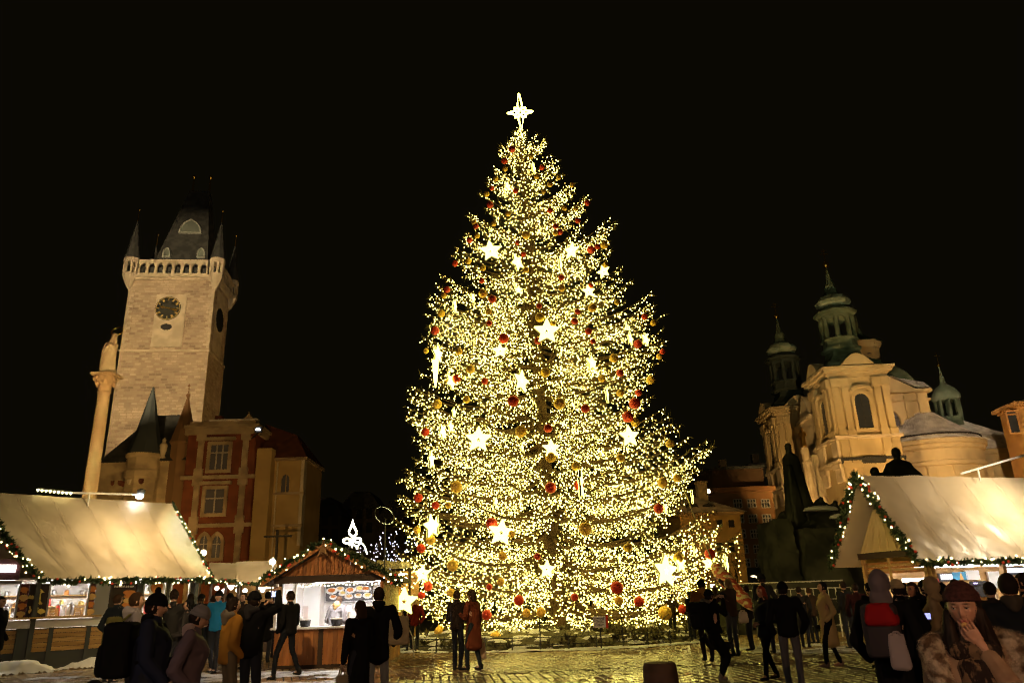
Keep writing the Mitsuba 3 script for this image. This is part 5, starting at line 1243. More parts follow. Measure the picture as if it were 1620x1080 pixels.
obj('counter_shelf', MB(SL.m).box(u1 + 0.02, u2, PV - 0.12, PV + 0.4, CZ - 0.09, CZ - 0.05), M['whitepanel'], ll)
obj('inner_wall', MB(SL.m).box(LX, LU - 0.2, 2.6, 2.65, 0, EZ + 0.1), M['whitepanel'], ll)
obj('ceiling', MB(SL.m).box(LX, LU - 0.2, PV + 0.1, 2.6, EZ - 0.0, EZ + 0.04), M['whitepanel'], ll)
WT = EZ - 0.12
for (x0, x1, m_, lab) in ((30, 45, 'poster', 'dark red poster strip'), (46, 77, 'menuboard', None), (141, 150, 'poster', 'narrow dark red poster strip'), (151, 173, 'steelpanel', 'bare steel panel'), (174, 216, 'menuboard', 'dark menu board with rows of orange dishes'), (217, 226, 'greypaint', None), (262, 268, 'greypaint', None), (300, 306, 'greypaint', None)):
    ua, ub = su(x0, 940)[0], su(x1, 940)[0]
    k = obj('wall_panel', MB(SL.m).box(ua, ub, PV, PV + 0.06, CZ - 0.04, WT), M[m_], ll)
    if lab: labels.setdefault(k, {})['label'] = lab
    r = np.random.default_rng(x0)
    if m_ == 'poster':
        for i in range(4):
            z = lerp(CZ + .1, WT - .15, i / 3); uc = (ua + ub) / 2
            g = unary_union([SA.translate(SA.scale(Point(0, 0).buffer(0.10, 6), 1.2, r.uniform(.6, .9)), uc + r.uniform(-.02, .02), z), sbox(uc - .05, z - .1, uc + .07, z - .03)])
            obj('food_picture', MB(SL.m).prism(g, PV - 0.004, PV + 0.01), M['food' if i % 2 else 'food2'], k)
    if lab and 'menu' in lab:
        for i in range(5):
            z = lerp(WT - .28, CZ + .15, i / 4)
            for j in range(2):
                uc = lerp(ua, ub, .30 + .42 * j)
                if j == 0 and i % 2 == 0: continue
                g = SA.translate(SA.scale(Point(0, 0).buffer(0.1, 8), r.uniform(1.3, 2.0) if j else 0.8, r.uniform(.5, .8)), uc, z)
                obj('food_picture', MB(SL.m).prism(g, PV - 0.004, PV + 0.01), M['food' if (i + j) % 3 else 'food2'], k)
        tb = MB(SL.m)
        for j in range(9): tb.box(lerp(ua, ub, .12 + .085 * j), lerp(ua, ub, .12 + .085 * j + .055), PV - .003, PV + .01, WT - .13, WT - .07)
        obj('heading', tb, M['chalk'], k)
    if m_ == 'menuboard' and not lab:
        for i in range(12):
            uc, z, s = r.uniform(ua + .06, ub - .06), r.uniform(CZ + .1, WT - .2), r.uniform(.03, .12)
            g = SA.translate(SA.rotate(Polygon([(-s, -s * .6), (s, -s * .4), (s * .8, s * .7), (-s * .5, s * .5)]), r.uniform(0, 180), origin=(0, 0)), uc, z)
            obj('sticker', MB(SL.m).prism(g, PV - .004, PV + .01), M['sticker'], k)
# glazed openings with what stands behind them
def lampstrip(parent, m, x0, x1, y0, y1, z0, z1, power, rgb=(1.0, 0.95, 0.88), name='lamp_strip', w=0.5):
    obj(name, MB(m).box(x0, x1, y0, y1, z0, z1), M['lampwhite'], parent, emitter=area(rgb, power, w))
def jar(c, r, h): return MB().lathe([(r * .9, 0), (r, 0.02), (r, h * .75), (r * .7, h * .9), (r * .75, h)], 12, c)
for (x0, x1) in ((-6, 29), (78, 140), (227, 261), (269, 299)):
    ua, ub = su(x0, 940)[0], su(x1, 940)[0]
    fr = MB(SL.m).box(ua - .03, ub + .03, PV - .01, PV + .07, WT, WT + .1).box(ua - .03, ua + .015, PV - .012, PV + .07, CZ, WT - 0.002).box(ub - .015, ub + .03, PV - .012, PV + .07, CZ, WT - .002)
    obj('window_frame', fr, M['steel'], ll)
    lampstrip(ll, SL.m, ua + .05, ub - .05, PV + .5, PV + .62, EZ - .09, EZ - .05, 110, (1.0, .93, .80), w=1.5)
r = np.random.default_rng(12)
kinds = ((0.07, 0.3, 'whitepanel', 'cup stack'), (0.12, 0.35, 'steel', 'steel pot'), (0.05, 0.28, 'food2', 'sauce bottle'), (0.10, 0.2, 'pine', 'wooden box'), (0.06, 0.32, 'plasticred', 'sauce bottle'))
for i, px in enumerate((3, 12, 22, 86, 96, 104, 112, 121, 131, 232, 242, 254, 276, 290)):
    kd = kinds[i % 5]; u = su(px, 950, 1.0)[0]
    c_ = SL.p(u, 1.0 + 0.15 * (i % 3), CZ - 0.02)
    word = ['at the left end', 'left of the poster', 'by the first poster', 'first behind the wide window', 'second behind the wide window', 'third behind the wide window', 'fourth behind the wide window', 'fifth behind the wide window', 'last behind the wide window', 'behind the crowd, first from left', 'behind the crowd, second from left', 'behind the crowd, third from left', 'behind the crowd, fourth from left', 'behind the crowd, fifth from left'][i]
    nm = kd[3].replace(' ', '_')
    t = thing(nm, f'{ {"whitepanel": "white", "steel": "silvery", "food2": "yellow", "pine": "brown", "plasticred": "red"}[kd[2]] } {kd[3]} on the left stall counter {word}', kd[3].split()[-1])
    if kd[3] == 'wooden box':
        b = MB(Frame((c_[0], c_[1], c_[2]), SL.yaw).m).box(-.13, .13, -.1, .1, 0, .04)
        for q in range(3): b.box(-.13, .13, -.104, -.09, .05 + .07 * q, .105 + .07 * q).box(-.13, .13, .09, .104, .05 + .07 * q, .105 + .07 * q)
        b.box(-.128, -.11, -.09, .09, 0.04, .25).box(.11, .128, -.09, .09, 0.04, .25)
        obj('crate', b, M['pine'], t)
    else:
        obj('body', jar(c_, kd[0], kd[1]), M[kd[2]], t, smooth=40)
        obj('lid', MB().lathe([(kd[0] * .78, kd[1]), (kd[0] * .6, kd[1] + .03), (0.012, kd[1] + .06)], 10, c_), M['greypaint'], t)
for row, z_ in enumerate((CZ + .30, CZ + .62)):
    obj('back_shelf', MB(SL.m).box(LX + .2, LU - .4, 2.36, 2.58, z_ - .03, z_), M['pine'], ll)
    for i in range(13):
        u = lerp(LX + .4, LU - .6, (i + r.uniform(.2, .8)) / 13); kk = int(r.integers(5))
        t = thing('jar', f'{ORD[i]} jar from the left on the {"upper" if row else "lower"} back shelf of the left stall', 'jar', 'jars on the back shelves of the left stall')
        obj('body', jar(SL.p(u, 2.46, z_), r.uniform(.05, .085), r.uniform(.12, .22)), M[('food2', 'plasticred', 'sticker', 'steel', 'food')[kk]], t, smooth=40)
# sign board with an arched top at the left end, round dish sign inside
ua, ub = su(-20, 900)[0], su(30, 900)[0]
g = unary_union([rect(ua, ub, WT + .12, WT + .42), SA.translate(SA.scale(Point(0, 0).buffer(1, 24), (ub - ua) / 2, .26), (ua + ub) / 2, WT + .42)])
k = obj('sign_board', MB(SL.m).prism(g, PV - .16, PV - .1), mat('plum', (0.13, 0.06, 0.085), 0.5), ll)
lampstrip(k, SL.m, ua + .1, ub - .12, PV - .19, PV - .16, WT + .32, WT + .52, 5, (1, .92, .8), 'lit_letter_field', 0.1)
uc, zc = su(246, 928)
k = obj('round_sign', MB(SL.m).prism(Point(uc, zc).buffer(.26, 24), PV - .1, PV - .05), M['whitepanel'], ll)
obj('dish_picture', MB(SL.m).prism(Point(uc, zc).buffer(.19, 20), PV - .105, PV - .06), M['food'], k)
for uu in (0.1, LU - .3):
    obj('corner_post', MB(SL.m).box(uu - .06, uu + .06, PV - .1, PV + .02, 0, EZ), M['greypaint'], ll)
gl = [SL.p(-1.4, RV, rz_ + .05)] + [SL.p(lerp(-1.4, 0, q) - .05 * math.sin(q * 3), lerp(RV, 0, q), lerp(rz_, EZ, q) - .12 * math.sin(math.pi * q)) for q in np.linspace(.1, 1, 9)]
garland('fir garland with lamps down the left roof edge of the left stall', gl, 0.17, .26, 3)
garland('fir garland with red baubles along the eave of the left stall', [SL.p(LU * q, -.06, EZ - .04 - .05 * abs(math.sin(q * 14))) for q in np.linspace(0, 1, 40)], 0.15, .28, 4)
garland('thin garland down the right roof edge of the left stall', [SL.p(lerp(LU, LU - .6, q), lerp(0, RV, q), lerp(EZ, rz_, q) + .02) for q in np.linspace(0, 1, 12)], 0.07, .36, 5)
# row of small lamps on the ridge, pole with the floodlight
pts = [SL.p(*(lambda uz_: (uz_[0], RV - .1, uz_[1]))(SL.uv(px, 775 + (px - 60) * .1, RV - .1))) for px in np.arange(60, 114, 6.5)]
k = thing('ridge_lights', 'short row of small triangular lamps on the ridge of the left stall', 'string lights')
for p in pts: obj('lamp', MB().lathe([(0.0, -0.06), (0.03, -.015), (0.045, 0.03), (0, 0.04)], 8, p), M['bulbglass'], k, emitter=area(GBULB, 8, 0.05))
obj('wire', MB().tube([p + V(0, 0, .07) for p in pts], .01, 4), M['iron'], k)
f0, f1 = SL.p(*(lambda q: (q[0], RV - .2, q[1]))(SL.uv(115, 779, RV - .2))), SL.p(*(lambda q: (q[0], RV - .2, q[1]))(SL.uv(222, 782, RV - .2)))
f1 = at(223, 783, f0[1] + 0.6) if False else f1
k = thing('floodlight', 'white floodlight at the end of a pole over the roof of the left stall', 'floodlight')
obj('pole', MB().tube([f0, f1], 0.035, 8), M['whitepaint'], k)
pm = lerp(f0, f1, .24); obj('strut', MB().tube([pm, pm + V(0, 0, -.5)], 0.025, 6), M['whitepaint'], k)
obj('housing', MB().lathe([(.07, -.1), (.13, 0), (.13, .1), (.05, .14)], 10, f1 + V(0.02, 0, .06)), M['greypaint'], k)
obj('lens', MB().lathe([(0, -.13), (.1, -.08), (.14, 0), (.1, .06), (0, .08)], 12, f1 + V(0, -.05, -.05)), M['lampwhite'], k, emitter=area((.95, .97, 1), 20, 0.2))
tgt = SL.p(2.4, 1.0, lerp(EZ, rz_, .42)); lampp = f1 + V(-.1, -.9, 0.2)
spot('left_roof_flood', SL.p(3.4, -.6, rz_ + .5), tgt, (1.0, .73, .38), 58, 60, 10, 4.0)

spot('awning_flood', SL.p(3.4, -.6, rz_ + .6), (-10.2, 30, 2.6), (1.0, .74, .42), 85, 40, 28, 1.2)  # unseen spot near the pole lamp, placed to light the awnings
# ---- wooden hut with the bright counter
HY = 20.5
hl, hr = at(431, 1055, HY)[0], at(604, 1053, HY)[0]
EZh, PZ = 2.13, 3.0
HC = at(519, 858, HY)[0]
hut = thing('wooden_hut', 'small wooden food hut with a plank gable and a brightly lit counter', 'market stall')
HD = 3.0
ro = 0.28
for s, xe, zt in ((-1, hl, 0), (1, hr, 0)):
    x_e = xe + s * ro; ze = EZh - .05
    sl_ = MB().raw([(x_e, HY - .45, ze), (HC, HY - .45, PZ), (HC, HY + HD + .2, PZ), (x_e, HY + HD + .2, ze), (x_e, HY - .45, ze - .09), (HC, HY - .45, PZ - .09), (HC, HY + HD + .2, PZ - .09), (x_e, HY + HD + .2, ze - .09)],
                   [(0, 1, 2, 3), (4, 7, 6, 5), (0, 4, 5, 1), (2, 6, 7, 3), (0, 3, 7, 4)])
    obj('roof_slope', sl_, M['darkwood'], hut)
gx0, gx1 = hl + .02, hr - .02
n = 26
for i in range(n):                                      # gable planks
    xa, xb = lerp(gx0, gx1, i / n) + .006, lerp(gx0, gx1, (i + 1) / n) - .006
    top = lambda x: PZ - .13 - (PZ - EZh) * abs(x - HC) / ((HC - hl + ro) if x < HC else (hr + ro - HC))
    g = Polygon([(xa, EZh + .08), (xb, EZh + .08), (xb, max(EZh + .085, top(xb))), (xa, max(EZh + .085, top(xa)))])
    if xa < HC < xb: g = Polygon([(xa, EZh + .08), (xb, EZh + .08), (xb, top(xb)), (HC, top(HC)), (xa, top(xa))])
    if g.is_valid and g.area > 1e-4:
        obj('gable_plank', MB().prism(g, HY - .1 - .006 * (i % 2), HY - .05), M['redwood' if i % 3 else 'redwood2'], hut)
obj('front_beam', MB().box(hl - .05, hr + .05, HY - .16, HY - .02, EZh - .1, EZh + .08), M['darkwood'], hut)
for s, xe in ((-1, hl), (1, hr)):
    obj('barge_board', MB().prism(Polygon([(xe + s * ro, EZh - .16), (xe + s * ro, EZh - .02), (HC, PZ + .02), (HC, PZ - .13)]), HY - .50, HY - .455), M['redwood'], hut)
CH_ = 0.97
n = 22
for i in range(n):
    xa, xb = lerp(hl, hr, i / n) + .005, lerp(hl, hr, (i + 1) / n) - .005
    if i == 9: continue
    obj('front_plank', MB().box(xa, xb, HY - .04 - .005 * (i % 2), HY, .08, CH_ - .06), M['redwood' if (i * 7) % 4 else 'redwood2'], hut)
obj('plinth', MB().box(hl, hr, HY - .02, HY + .05, -.03, .08), M['darkwood'], hut)
xa = lerp(hl, hr, 9 / n); obj('front_post', MB().box(xa, xa + (hr - hl) / n, HY - .03, HY + .02, .08, CH_ - .06), M['darkwood'], hut)
obj('counter_top', MB().box(hl - .04, hr + .02, HY - .28, HY + .45, CH_ - .05, CH_), M['whitepanel'], hut)
px_ = lambda px: at(px, 950, HY)[0]
obj('front_upright', MB().box(hl - .02, hl + .05, HY - .12, HY - .05, CH_, EZh - .1), M['whitepaint'], hut)
obj('front_upright', MB().box(px_(459), px_(463), HY + .3, HY + .36, CH_, EZh - .1), M['whitepaint'], hut)
obj('front_upright', MB().box(hr - .06, hr, HY - .12, HY - .05, CH_, EZh - .1), M['redwood'], hut)
for i in range(8):
    obj('side_plank', MB().box(hr - .03, hr, HY + lerp(0, HD, i / 8) + .006, HY + lerp(0, HD, (i + 1) / 8) - .006, .0, EZh), M['redwood' if i % 3 else 'redwood2'], hut)
obj('back_wall', MB().box(hl + .03, hr - .04, HY + HD - .08, HY + HD, 0, EZh), M['whitepanel'], hut)
obj('side_wall', MB().box(hl, hl + .03, HY + .4, HY + HD, 0, EZh), M['whitepanel'], hut)
obj('ceiling', MB().box(hl + .03, hr - .035, HY + .02, HY + HD - .08, EZh + .02, EZh + .05), M['whitepanel'], hut)
obj('floor', MB().box(hl, hr, HY + .05, HY + HD, -.03, .06), M['greypaint'], hut)
BY = HY + HD - .1
pxb = lambda px, py: at(px, py, BY)
pa, pb_ = pxb(479, 925), pxb(511, 985)
obj('white_cabinet', MB().box(pxb(478, 950)[0], pxb(513, 950)[0], BY - .5, BY, .06, pxb(480, 920)[2]), M['whitepanel'], hut)
obj('cabinet_door', MB().box(pxb(478, 950)[0] + .03, pxb(496, 950)[0] - .01, BY - .52, BY - .5, .1, pxb(480, 958)[2]), mat('rosepanel', (0.55, 0.47, 0.45), 0.5), hut)
ma, mb = pxb(516, 951), pxb(590, 922)
mbk = obj('menu_board', MB().box(ma[0], mb[0], BY - .06, BY, ma[2], mb[2]), mat('menugrey', (0.10, 0.10, 0.11), 0.5), hut)
obj('board_frame', MB().box(ma[0] - .03, mb[0] + .03, BY - .08, BY - .003, mb[2], mb[2] + .04).box(ma[0] - .03, mb[0] + .03, BY - .08, BY - .003, ma[2] - .04, ma[2]), M['steel'], mbk)
r = np.random.default_rng(5)
for i, (fx_, fy_, s) in enumerate(((.12, .62, .13), (.30, .72, .10), (.36, .45, .09), (.52, .62, .12), (.50, .25, .1), (.72, .7, .12), (.86, .66, .12), (.70, .3, .09), (.90, .28, .11), (.16, .25, .09))):
    x_, z_ = lerp(ma[0], mb[0], fx_), lerp(ma[2], mb[2], fy_)
    g = SA.translate(SA.scale(Point(0, 0).buffer(s, 8), 1.3, .75), x_, z_)
    obj('plate_picture', MB().prism(g, BY - .066, BY - .05), M['chalk'], mbk)
    obj('dish_picture', MB().prism(SA.translate(SA.scale(Point(0, 0).buffer(s * .62, 7), 1.3, .7), x_, z_ + .02), BY - .07, BY - .06), M[('food', 'food2', 'sticker')[i % 3]], mbk)
lampstrip(hut, np.eye(4), lerp(hl, hr, .28), lerp(hl, hr, .62), HY + .55, HY + .75, EZh - .09, EZh - .03, 75, (1, .97, .93), w=2.0)
lampstrip(hut, np.eye(4), lerp(hl, hr, .68), lerp(hl, hr, .97), HY + .55, HY + .75, EZh - .09, EZh - .03, 75, (1, .97, .93), w=2.0)
k = thing('light_string', 'string of small lamps under the front beam of the wooden hut', 'string lights')
obj('wire', MB().tube([(lerp(hl, hr, q), HY + .05, EZh - .13 - .02 * math.sin(q * 30)) for q in np.linspace(.2, 1, 30)], .006, 4), M['iron'], k)
stuff(obj('light_bulbs', bulb_mesh([(lerp(hl, hr, q), HY + .05, EZh - .16 - .02 * math.sin(q * 30)) for q in np.linspace(.2, .99, 24)], .018, .028), M['bulbglass'], k, emitter=area(GBULB, 9, .1)))
def bowl(px, label):
    c_ = at(px, 985, HY + .1); c_ = V(c_[0], HY + .1, CH_)
    t = thing('bowl', label, 'bowl')
    obj('bowl_body', MB().lathe([(.10, 0), (.12, .02), (.14, .15), (.15, .16)], 16, c_), M['dark'], t, smooth=40)
    obj('lining', MB().lathe([(.155, .155), (.16, .19), (.12, .17), (.0, .16)], 16, c_), M['chalk'], t, smooth=40)
bowl(532, 'black bowl lined with white paper on the hut counter before the vendor')
bowl(483, 'black tub with pale cups on the hut counter behind the walking man')
for i, (px, lab) in enumerate(((471, 'tall white cup stack left on the hut counter'), (476, 'shorter white cup stack beside the tall one on the hut counter'))):
    c_ = at(px, 970, HY + .4); c_ = V(c_[0], HY + .4, CH_)
    t = thing('cup_stack', lab, 'cups')
    for q in range(6 - 2 * i): obj('cup', MB().lathe([(.045, 0), (.06, .09), (.065, .095)], 12, c_ + V(0, 0, q * .05)), M['chalk'], t)
c_ = V(at(552, 960, HY + .25)[0], HY + .25, CH_)
t = thing('counter_lamp', 'slim white post lamp on the hut counter right of the vendor', 'lamp')
obj('post', MB().lathe([(.05, 0), (.035, .03), (.03, .34)], 10, c_), M['chalk'], t)
obj('globe', MB().lathe([(0, .32), (.06, .36), (.07, .41), (.05, .46), (0, .48)], 12, c_), M['lampwhite'], t, emitter=area((1, .95, .8), 3, .05))
gp_ = [(hl - ro, HY - .5, EZh - .02)] + [(lerp(hl - ro, HC, q), HY - .5, lerp(EZh - .02, PZ + .02, q) + .04 * math.sin(q * 17)) for q in np.linspace(.05, 1, 16)]
garland('thick garland with lamps and red baubles on the left gable slope of the wooden hut', gp_, .15, .26, 6, redn=.9)
gp_ = [(lerp(HC, hr + ro, q), HY - .5, lerp(PZ + .02, EZh - .02, q) + .04 * math.sin(q * 17)) for q in np.linspace(0, 1, 16)]
garland('thick garland with lamps and red baubles on the right gable slope of the wooden hut', gp_ + [(hr + ro + .05, HY - .2, EZh - .1), (hr + ro + .05, HY + .6, EZh - .12)], .16, .26, 7, redn=.9)
st_ = at(513, 868, HY - .5)
k = thing('straw_star', 'dull straw star fixed at the gable peak of the wooden hut', 'star decoration')
m_ = np.array(T().translate([float(st_[0]), HY - .62, float(st_[2])]).matrix, float)
obj('star', MB(m_).prism(star_poly(.24, .32, 5), -.02, .02), mat('straw', (0.30, 0.17, 0.07), .8), k)
# light figure on the hut roof
k = thing('light_figure', 'bright loop shaped light figure standing on the roof of the wooden hut', 'light decoration')
gy = HY + .25
cp_ = lambda px, py: at(px, py, gy)
tear = [cp_(x, y) for x, y in ((558, 822), (560, 832), (564, 840), (564, 844), (559, 849), (558, 849), (553, 844), (552, 840), (556, 832))]
loops = [tear, [cp_(548 + 6 * math.cos(q) + 1, 855 + 3.6 * math.sin(q)) for q in np.linspace(0, 6.0, 14)], [cp_(566 + 5 * math.cos(q), 854 + 3.6 * math.sin(q)) for q in np.linspace(0, 6.0, 14)]]
for L_ in loops: obj('light_tube', MB().tube(L_, .034, 6, True), M['starlamp'], k, emitter=area((1, .95, .6), 5, .08))
obj('light_tube', MB().tube([cp_(558, 848), cp_(558, 858), cp_(557, 866)], .02, 6), M['starlamp'], k, emitter=area((1, .95, .6), 5, .08))
obj('light_tube', MB().tube([cp_(564, 868), cp_(568, 860), cp_(573, 859), cp_(577, 864), cp_(581, 876)], .022, 6), M['starlamp'], k, emitter=area((1, .95, .6), 5, .08))
obj('light_tube', MB().tube([cp_(552, 862), cp_(557, 860), cp_(563, 863), cp_(566, 868)], .022, 6), M['starlamp'], k, emitter=area((1, .95, .6), 5, .08))
obj('mount', MB().bar((HC + .4, gy + .05, PZ - .2), cp_(558, 860) + V(0, .05, 0), .04), M['iron'], k)

# ---- stalls in the second row: pale awnings and their lamps
def awning(px0, px1, pyt, pyb, Y, label, pyt2=None, gar=True, seed=1):
    k = thing('awning_stall', label, 'market stall')
    bl, br = at(px0, pyb, Y), at(px1, pyb, Y)
    tl, tr = at(px0, pyt, Y + 2.0), at(px1, pyt2 or pyt, Y + 2.0)
    bl[2] = br[2] = (bl[2] + br[2]) / 2
    obj('canvas_roof', cloth(bl, br, tl, tr, 14, 8, .05, .02, seed), M['canvas'], k, smooth=True)
    z_ = bl[2]
    obj('inner_wall', MB().box(bl[0], br[0], Y + 2.2, Y + 2.25, 0, z_), M['pine2'], k)
    obj('counter', MB().box(bl[0], br[0], Y + .1, Y + .5, .9, .97), M['pine'], k)
    obj('front_panel', MB().box(bl[0], br[0], Y + .3, Y + .34, 0, .9), M['darkwood'], k)
    for u in np.linspace(bl[0] + .05, br[0] - .05, 3): obj('post', MB().box(u - .04, u + .04, Y + .06, Y + .14, 0, z_), M['darkwood'], k)
    lampstrip(k, np.eye(4), lerp(bl[0], br[0], .3), lerp(bl[0], br[0], .7), Y + .9, Y + 1.0, z_ - .2, z_ - .14, 9, (1, .88, .68), w=.15)
    r = np.random.default_rng(seed)
    for i in range(4):
        x_ = lerp(bl[0], br[0], .12 + .22 * i)
        obj('lamp', MB().lathe([(0, -.09), (.07, -.05), (.09, 0), (.06, .06), (0, .08)], 10, (x_, Y + .45, z_ - .25 - .1 * (i % 2))), M['lampwhite'], k, emitter=area((1, .9, .72), 8, .06))
    if gar: garland('eave garland of the ' + label[5:], [(lerp(bl[0], br[0], q), Y - .06, z_ - .03) for q in np.linspace(0, 1, 14)], .11, .3, seed + 20)
    return k
awning(331, 382, 889, 918, 30, 'pale awning stall just right of the left stall', 891, seed=2)
awning(374, 438, 888, 921, 28, 'pale awning stall between the left stall and the wooden hut', 886, seed=3)
awning(596, 650, 886, 899, 27, 'pale awning stall behind the right end of the wooden hut', 888, gar=False, seed=5)
awning(940, 1020, 896, 912, 42, 'pale awning stall seen through the lower fir', 896, gar=False, seed=6)
awning(1030, 1100, 884, 906, 40, 'pale awning stall behind the brightest low right star', 884, gar=False, seed=8)

lp = at(431, 888, 26.6)
k = thing('lamp', 'small bright lamp between the pale awnings and the wooden hut', 'lamp')
obj('globe', MB().lathe([(0, -.1), (.08, -.07), (.11, 0), (.08, .07), (0, .1)], 12, lp), M['lampwhite'], k, emitter=area((1, .82, .55), 260, 1.2))
obj('pole', MB().tube([(lp[0], lp[1] + .1, 0), (lp[0], lp[1] + .1, lp[2] + .15)], .03, 6), M['iron'], k)
# ---- bare tree with cold lights and a ring of lights
def bare_tree(name, px, pyb, Y, H, label, lights, seed, spread=.5, lrgb=(.75, .8, 1.0), lp=4.0, sway=0.0):
    r = np.random.default_rng(seed); k = thing(name, label, 'tree')
    base = V(at(px, pyb, Y)[0], Y, 0)
    tb, ends = MB(), []
    def grow(p, d, L, rad, depth):
        q = p + d * L; mid = (p + q) / 2 + r.normal(0, .04 * L, 3)
        tb.tube([p, mid, q], [rad, rad * .85, rad * .65], 5 if depth < 2 else 3)
        if depth >= 5: ends.append(q); return
        if depth > 1: ends.append(mid)
        for _ in range(3 if depth < 3 else 2):
            nd = d + r.normal(0, spread, 3) + V(0, 0, .12); nd /= np.linalg.norm(nd)
            grow(q, nd, L * r.uniform(.6, .8), rad * .6, depth + 1)
    grow(base, V(0, 0, 1), H * .32, H * .014, 0)
    obj('trunk', tb, M['bark'], k)
    if lights: stuff(obj('string_lights', bulb_mesh(ends, .018, .03, seed), M['bulbglass'], k, emitter=area(lrgb, lp, .3)))
    return k
bare_tree('bare_tree', 600, 905, 34, 4.6, 'bare tree twinkling with cold white lights behind the wooden hut', True, 4, .55)
bare_tree('bare_tree', 1163, 915, 52, 4.4, 'dark leafless tree in front of the yellow house', False, 9, .5)
k = thing('ring_light', 'ring of yellow lights hanging beside the left side of the fir', 'light decoration')
rp_ = [at(608 + 15 * math.cos(q), 815 + 13 * math.sin(q) + 4 * math.cos(q), 27) for q in np.linspace(0, 6.28, 40)]
obj('hoop', MB().tube(rp_[:-1], .012, 5, True), M['iron'], k)
stuff(obj('string_lights', bulb_mesh(np.array(rp_[3:18] + rp_[24:37]), .010, .02), M['bulbglass'], k, emitter=area((.9, .9, .35), 2.2, .1)))
obj('pole', MB().tube([(rp_[0][0] - .3, 27.05, 0), (rp_[0][0] - .3, 27.05, rp_[0][2])], .025, 6), M['iron'], k)

# ---- white roofed stall on the right
SR = Frame((9.83, 19.5, 0), math.radians(17))
REZ = 2.02; GW = 3.2; APZ = float(SR.uv(1368, 752, GW / 2)[1]); RLEN = 7.0
rr_ = thing('market_stall', 'large stall at the right edge with a pale canvas roof and garlanded gable', 'market stall')
obj('canvas_roof', cloth(SR.p(0, 0, REZ), SR.p(RLEN, 0, REZ), SR.p(.05, GW / 2, APZ), SR.p(RLEN, GW / 2, APZ), 120, 40, .10, .085, 9.3), M['canvas'], rr_, smooth=True)
for i in range(1, 6):
    q = i / 6
    obj('roof_seam', MB().tube([lerp(SR.p(RLEN * q, 0, REZ), SR.p(RLEN * q, GW / 2, APZ), c_) + np.cross(SR.x, V(0, 0, 1)) * .012 + V(0, 0, .01 - .10 * .55 * math.sin(math.pi * c_)) for c_ in np.linspace(0, 1, 16)], .006, 5), M['canvas'], rr_)
obj('back_canvas', cloth(SR.p(RLEN, GW, REZ), SR.p(0, GW, REZ), SR.p(RLEN, GW / 2, APZ - .01), SR.p(.05, GW / 2, APZ - .01), 14, 10, .06, .02, 2), M['canvas'], rr_, smooth=True)
gm = side_frame(SR, 0.55)
obj('gable_cloth', MB(gm).prism(Polygon([(-GW + .55, REZ + .35), (-.5, REZ + .35), (-GW / 2 + .1, APZ - .35)]), 0, .03), mat('gablecloth', cproc((0.55, 0.42, 0.19), (0.62, 0.49, 0.25), 1.5), .8), rr_)
fold = MB(gm)
for i in range(7):
    x_ = lerp(-GW + .7, -.6, i / 6); fold.tube([(x_, -.015, REZ + .36), (lerp(x_, -GW / 2, .6), -.01, lerp(REZ, APZ, .55))], [.025, .01], 5)
obj('cloth_fold', fold, 'm_gablecloth', rr_)
obj('gable_beam', MB(gm).box(-GW + .5, -.4, -.06, .06, REZ + .18, REZ + .345), M['darkwood'], rr_)
n = 5
for i in range(n):
    z_ = REZ - .22 + i * .06
    obj('gable_slat', MB(gm).box(-GW + .75, -.45, -.02 - .004 * (i % 2), .03, z_ + .004, z_ + .056), M['pine2' if i % 2 else 'redwood'], rr_)
for x_ in (-GW + .6, -GW / 2, -.4):
    obj('post', MB(gm).box(x_ - .05, x_ + .05, -.03, .06, 0, REZ + .18), M['pine2'], rr_)
obj('side_panel', MB(gm).box(-GW + .6, -.4, 0, .03, 0, .95), M['pine2'], rr_)
lampstrip(rr_, gm, -GW / 2 + .1, -.5, .2, .26, REZ - .45, REZ - .36, 7, (1, .9, .75), 'window_lamp', .15)
obj('inner_wall', MB(SR.m).box(.6, RLEN, 2.4, 2.45, 0, REZ), M['pine'], rr_)
obj('ceiling', MB(SR.m).box(.6, RLEN, .4, 2.4, REZ - .05, REZ - .01), M['whitepanel'], rr_)
obj('counter', MB(SR.m).box(.6, RLEN, .2, .7, .92, .98), M['pine'], rr_)
for i in range(16):
    xa = lerp(.6, RLEN, i / 16)
    obj('front_plank', MB(SR.m).box(xa + .006, xa + (RLEN - .6) / 16 - .006, .3, .33, 0, .92), M['pine' if i % 2 else 'pine2'], rr_)
for u in (.6, 2.9, 5.0, RLEN):
    obj('post', MB(SR.m).box(u - .05, u + .07, .25, .37, 0, REZ), M['pine'], rr_)
lampstrip(rr_, SR.m, .8, 2.7, .9, 1.05, REZ - .12, REZ - .06, 30, (1, .95, .86), w=1.2)
lampstrip(rr_, SR.m, 3.1, 6.5, .9, 1.05, REZ - .12, REZ - .06, 30, (1, .93, .82), w=1.2)
ru = lambda px, py, v=2.3: SR.uv(px, py, v)
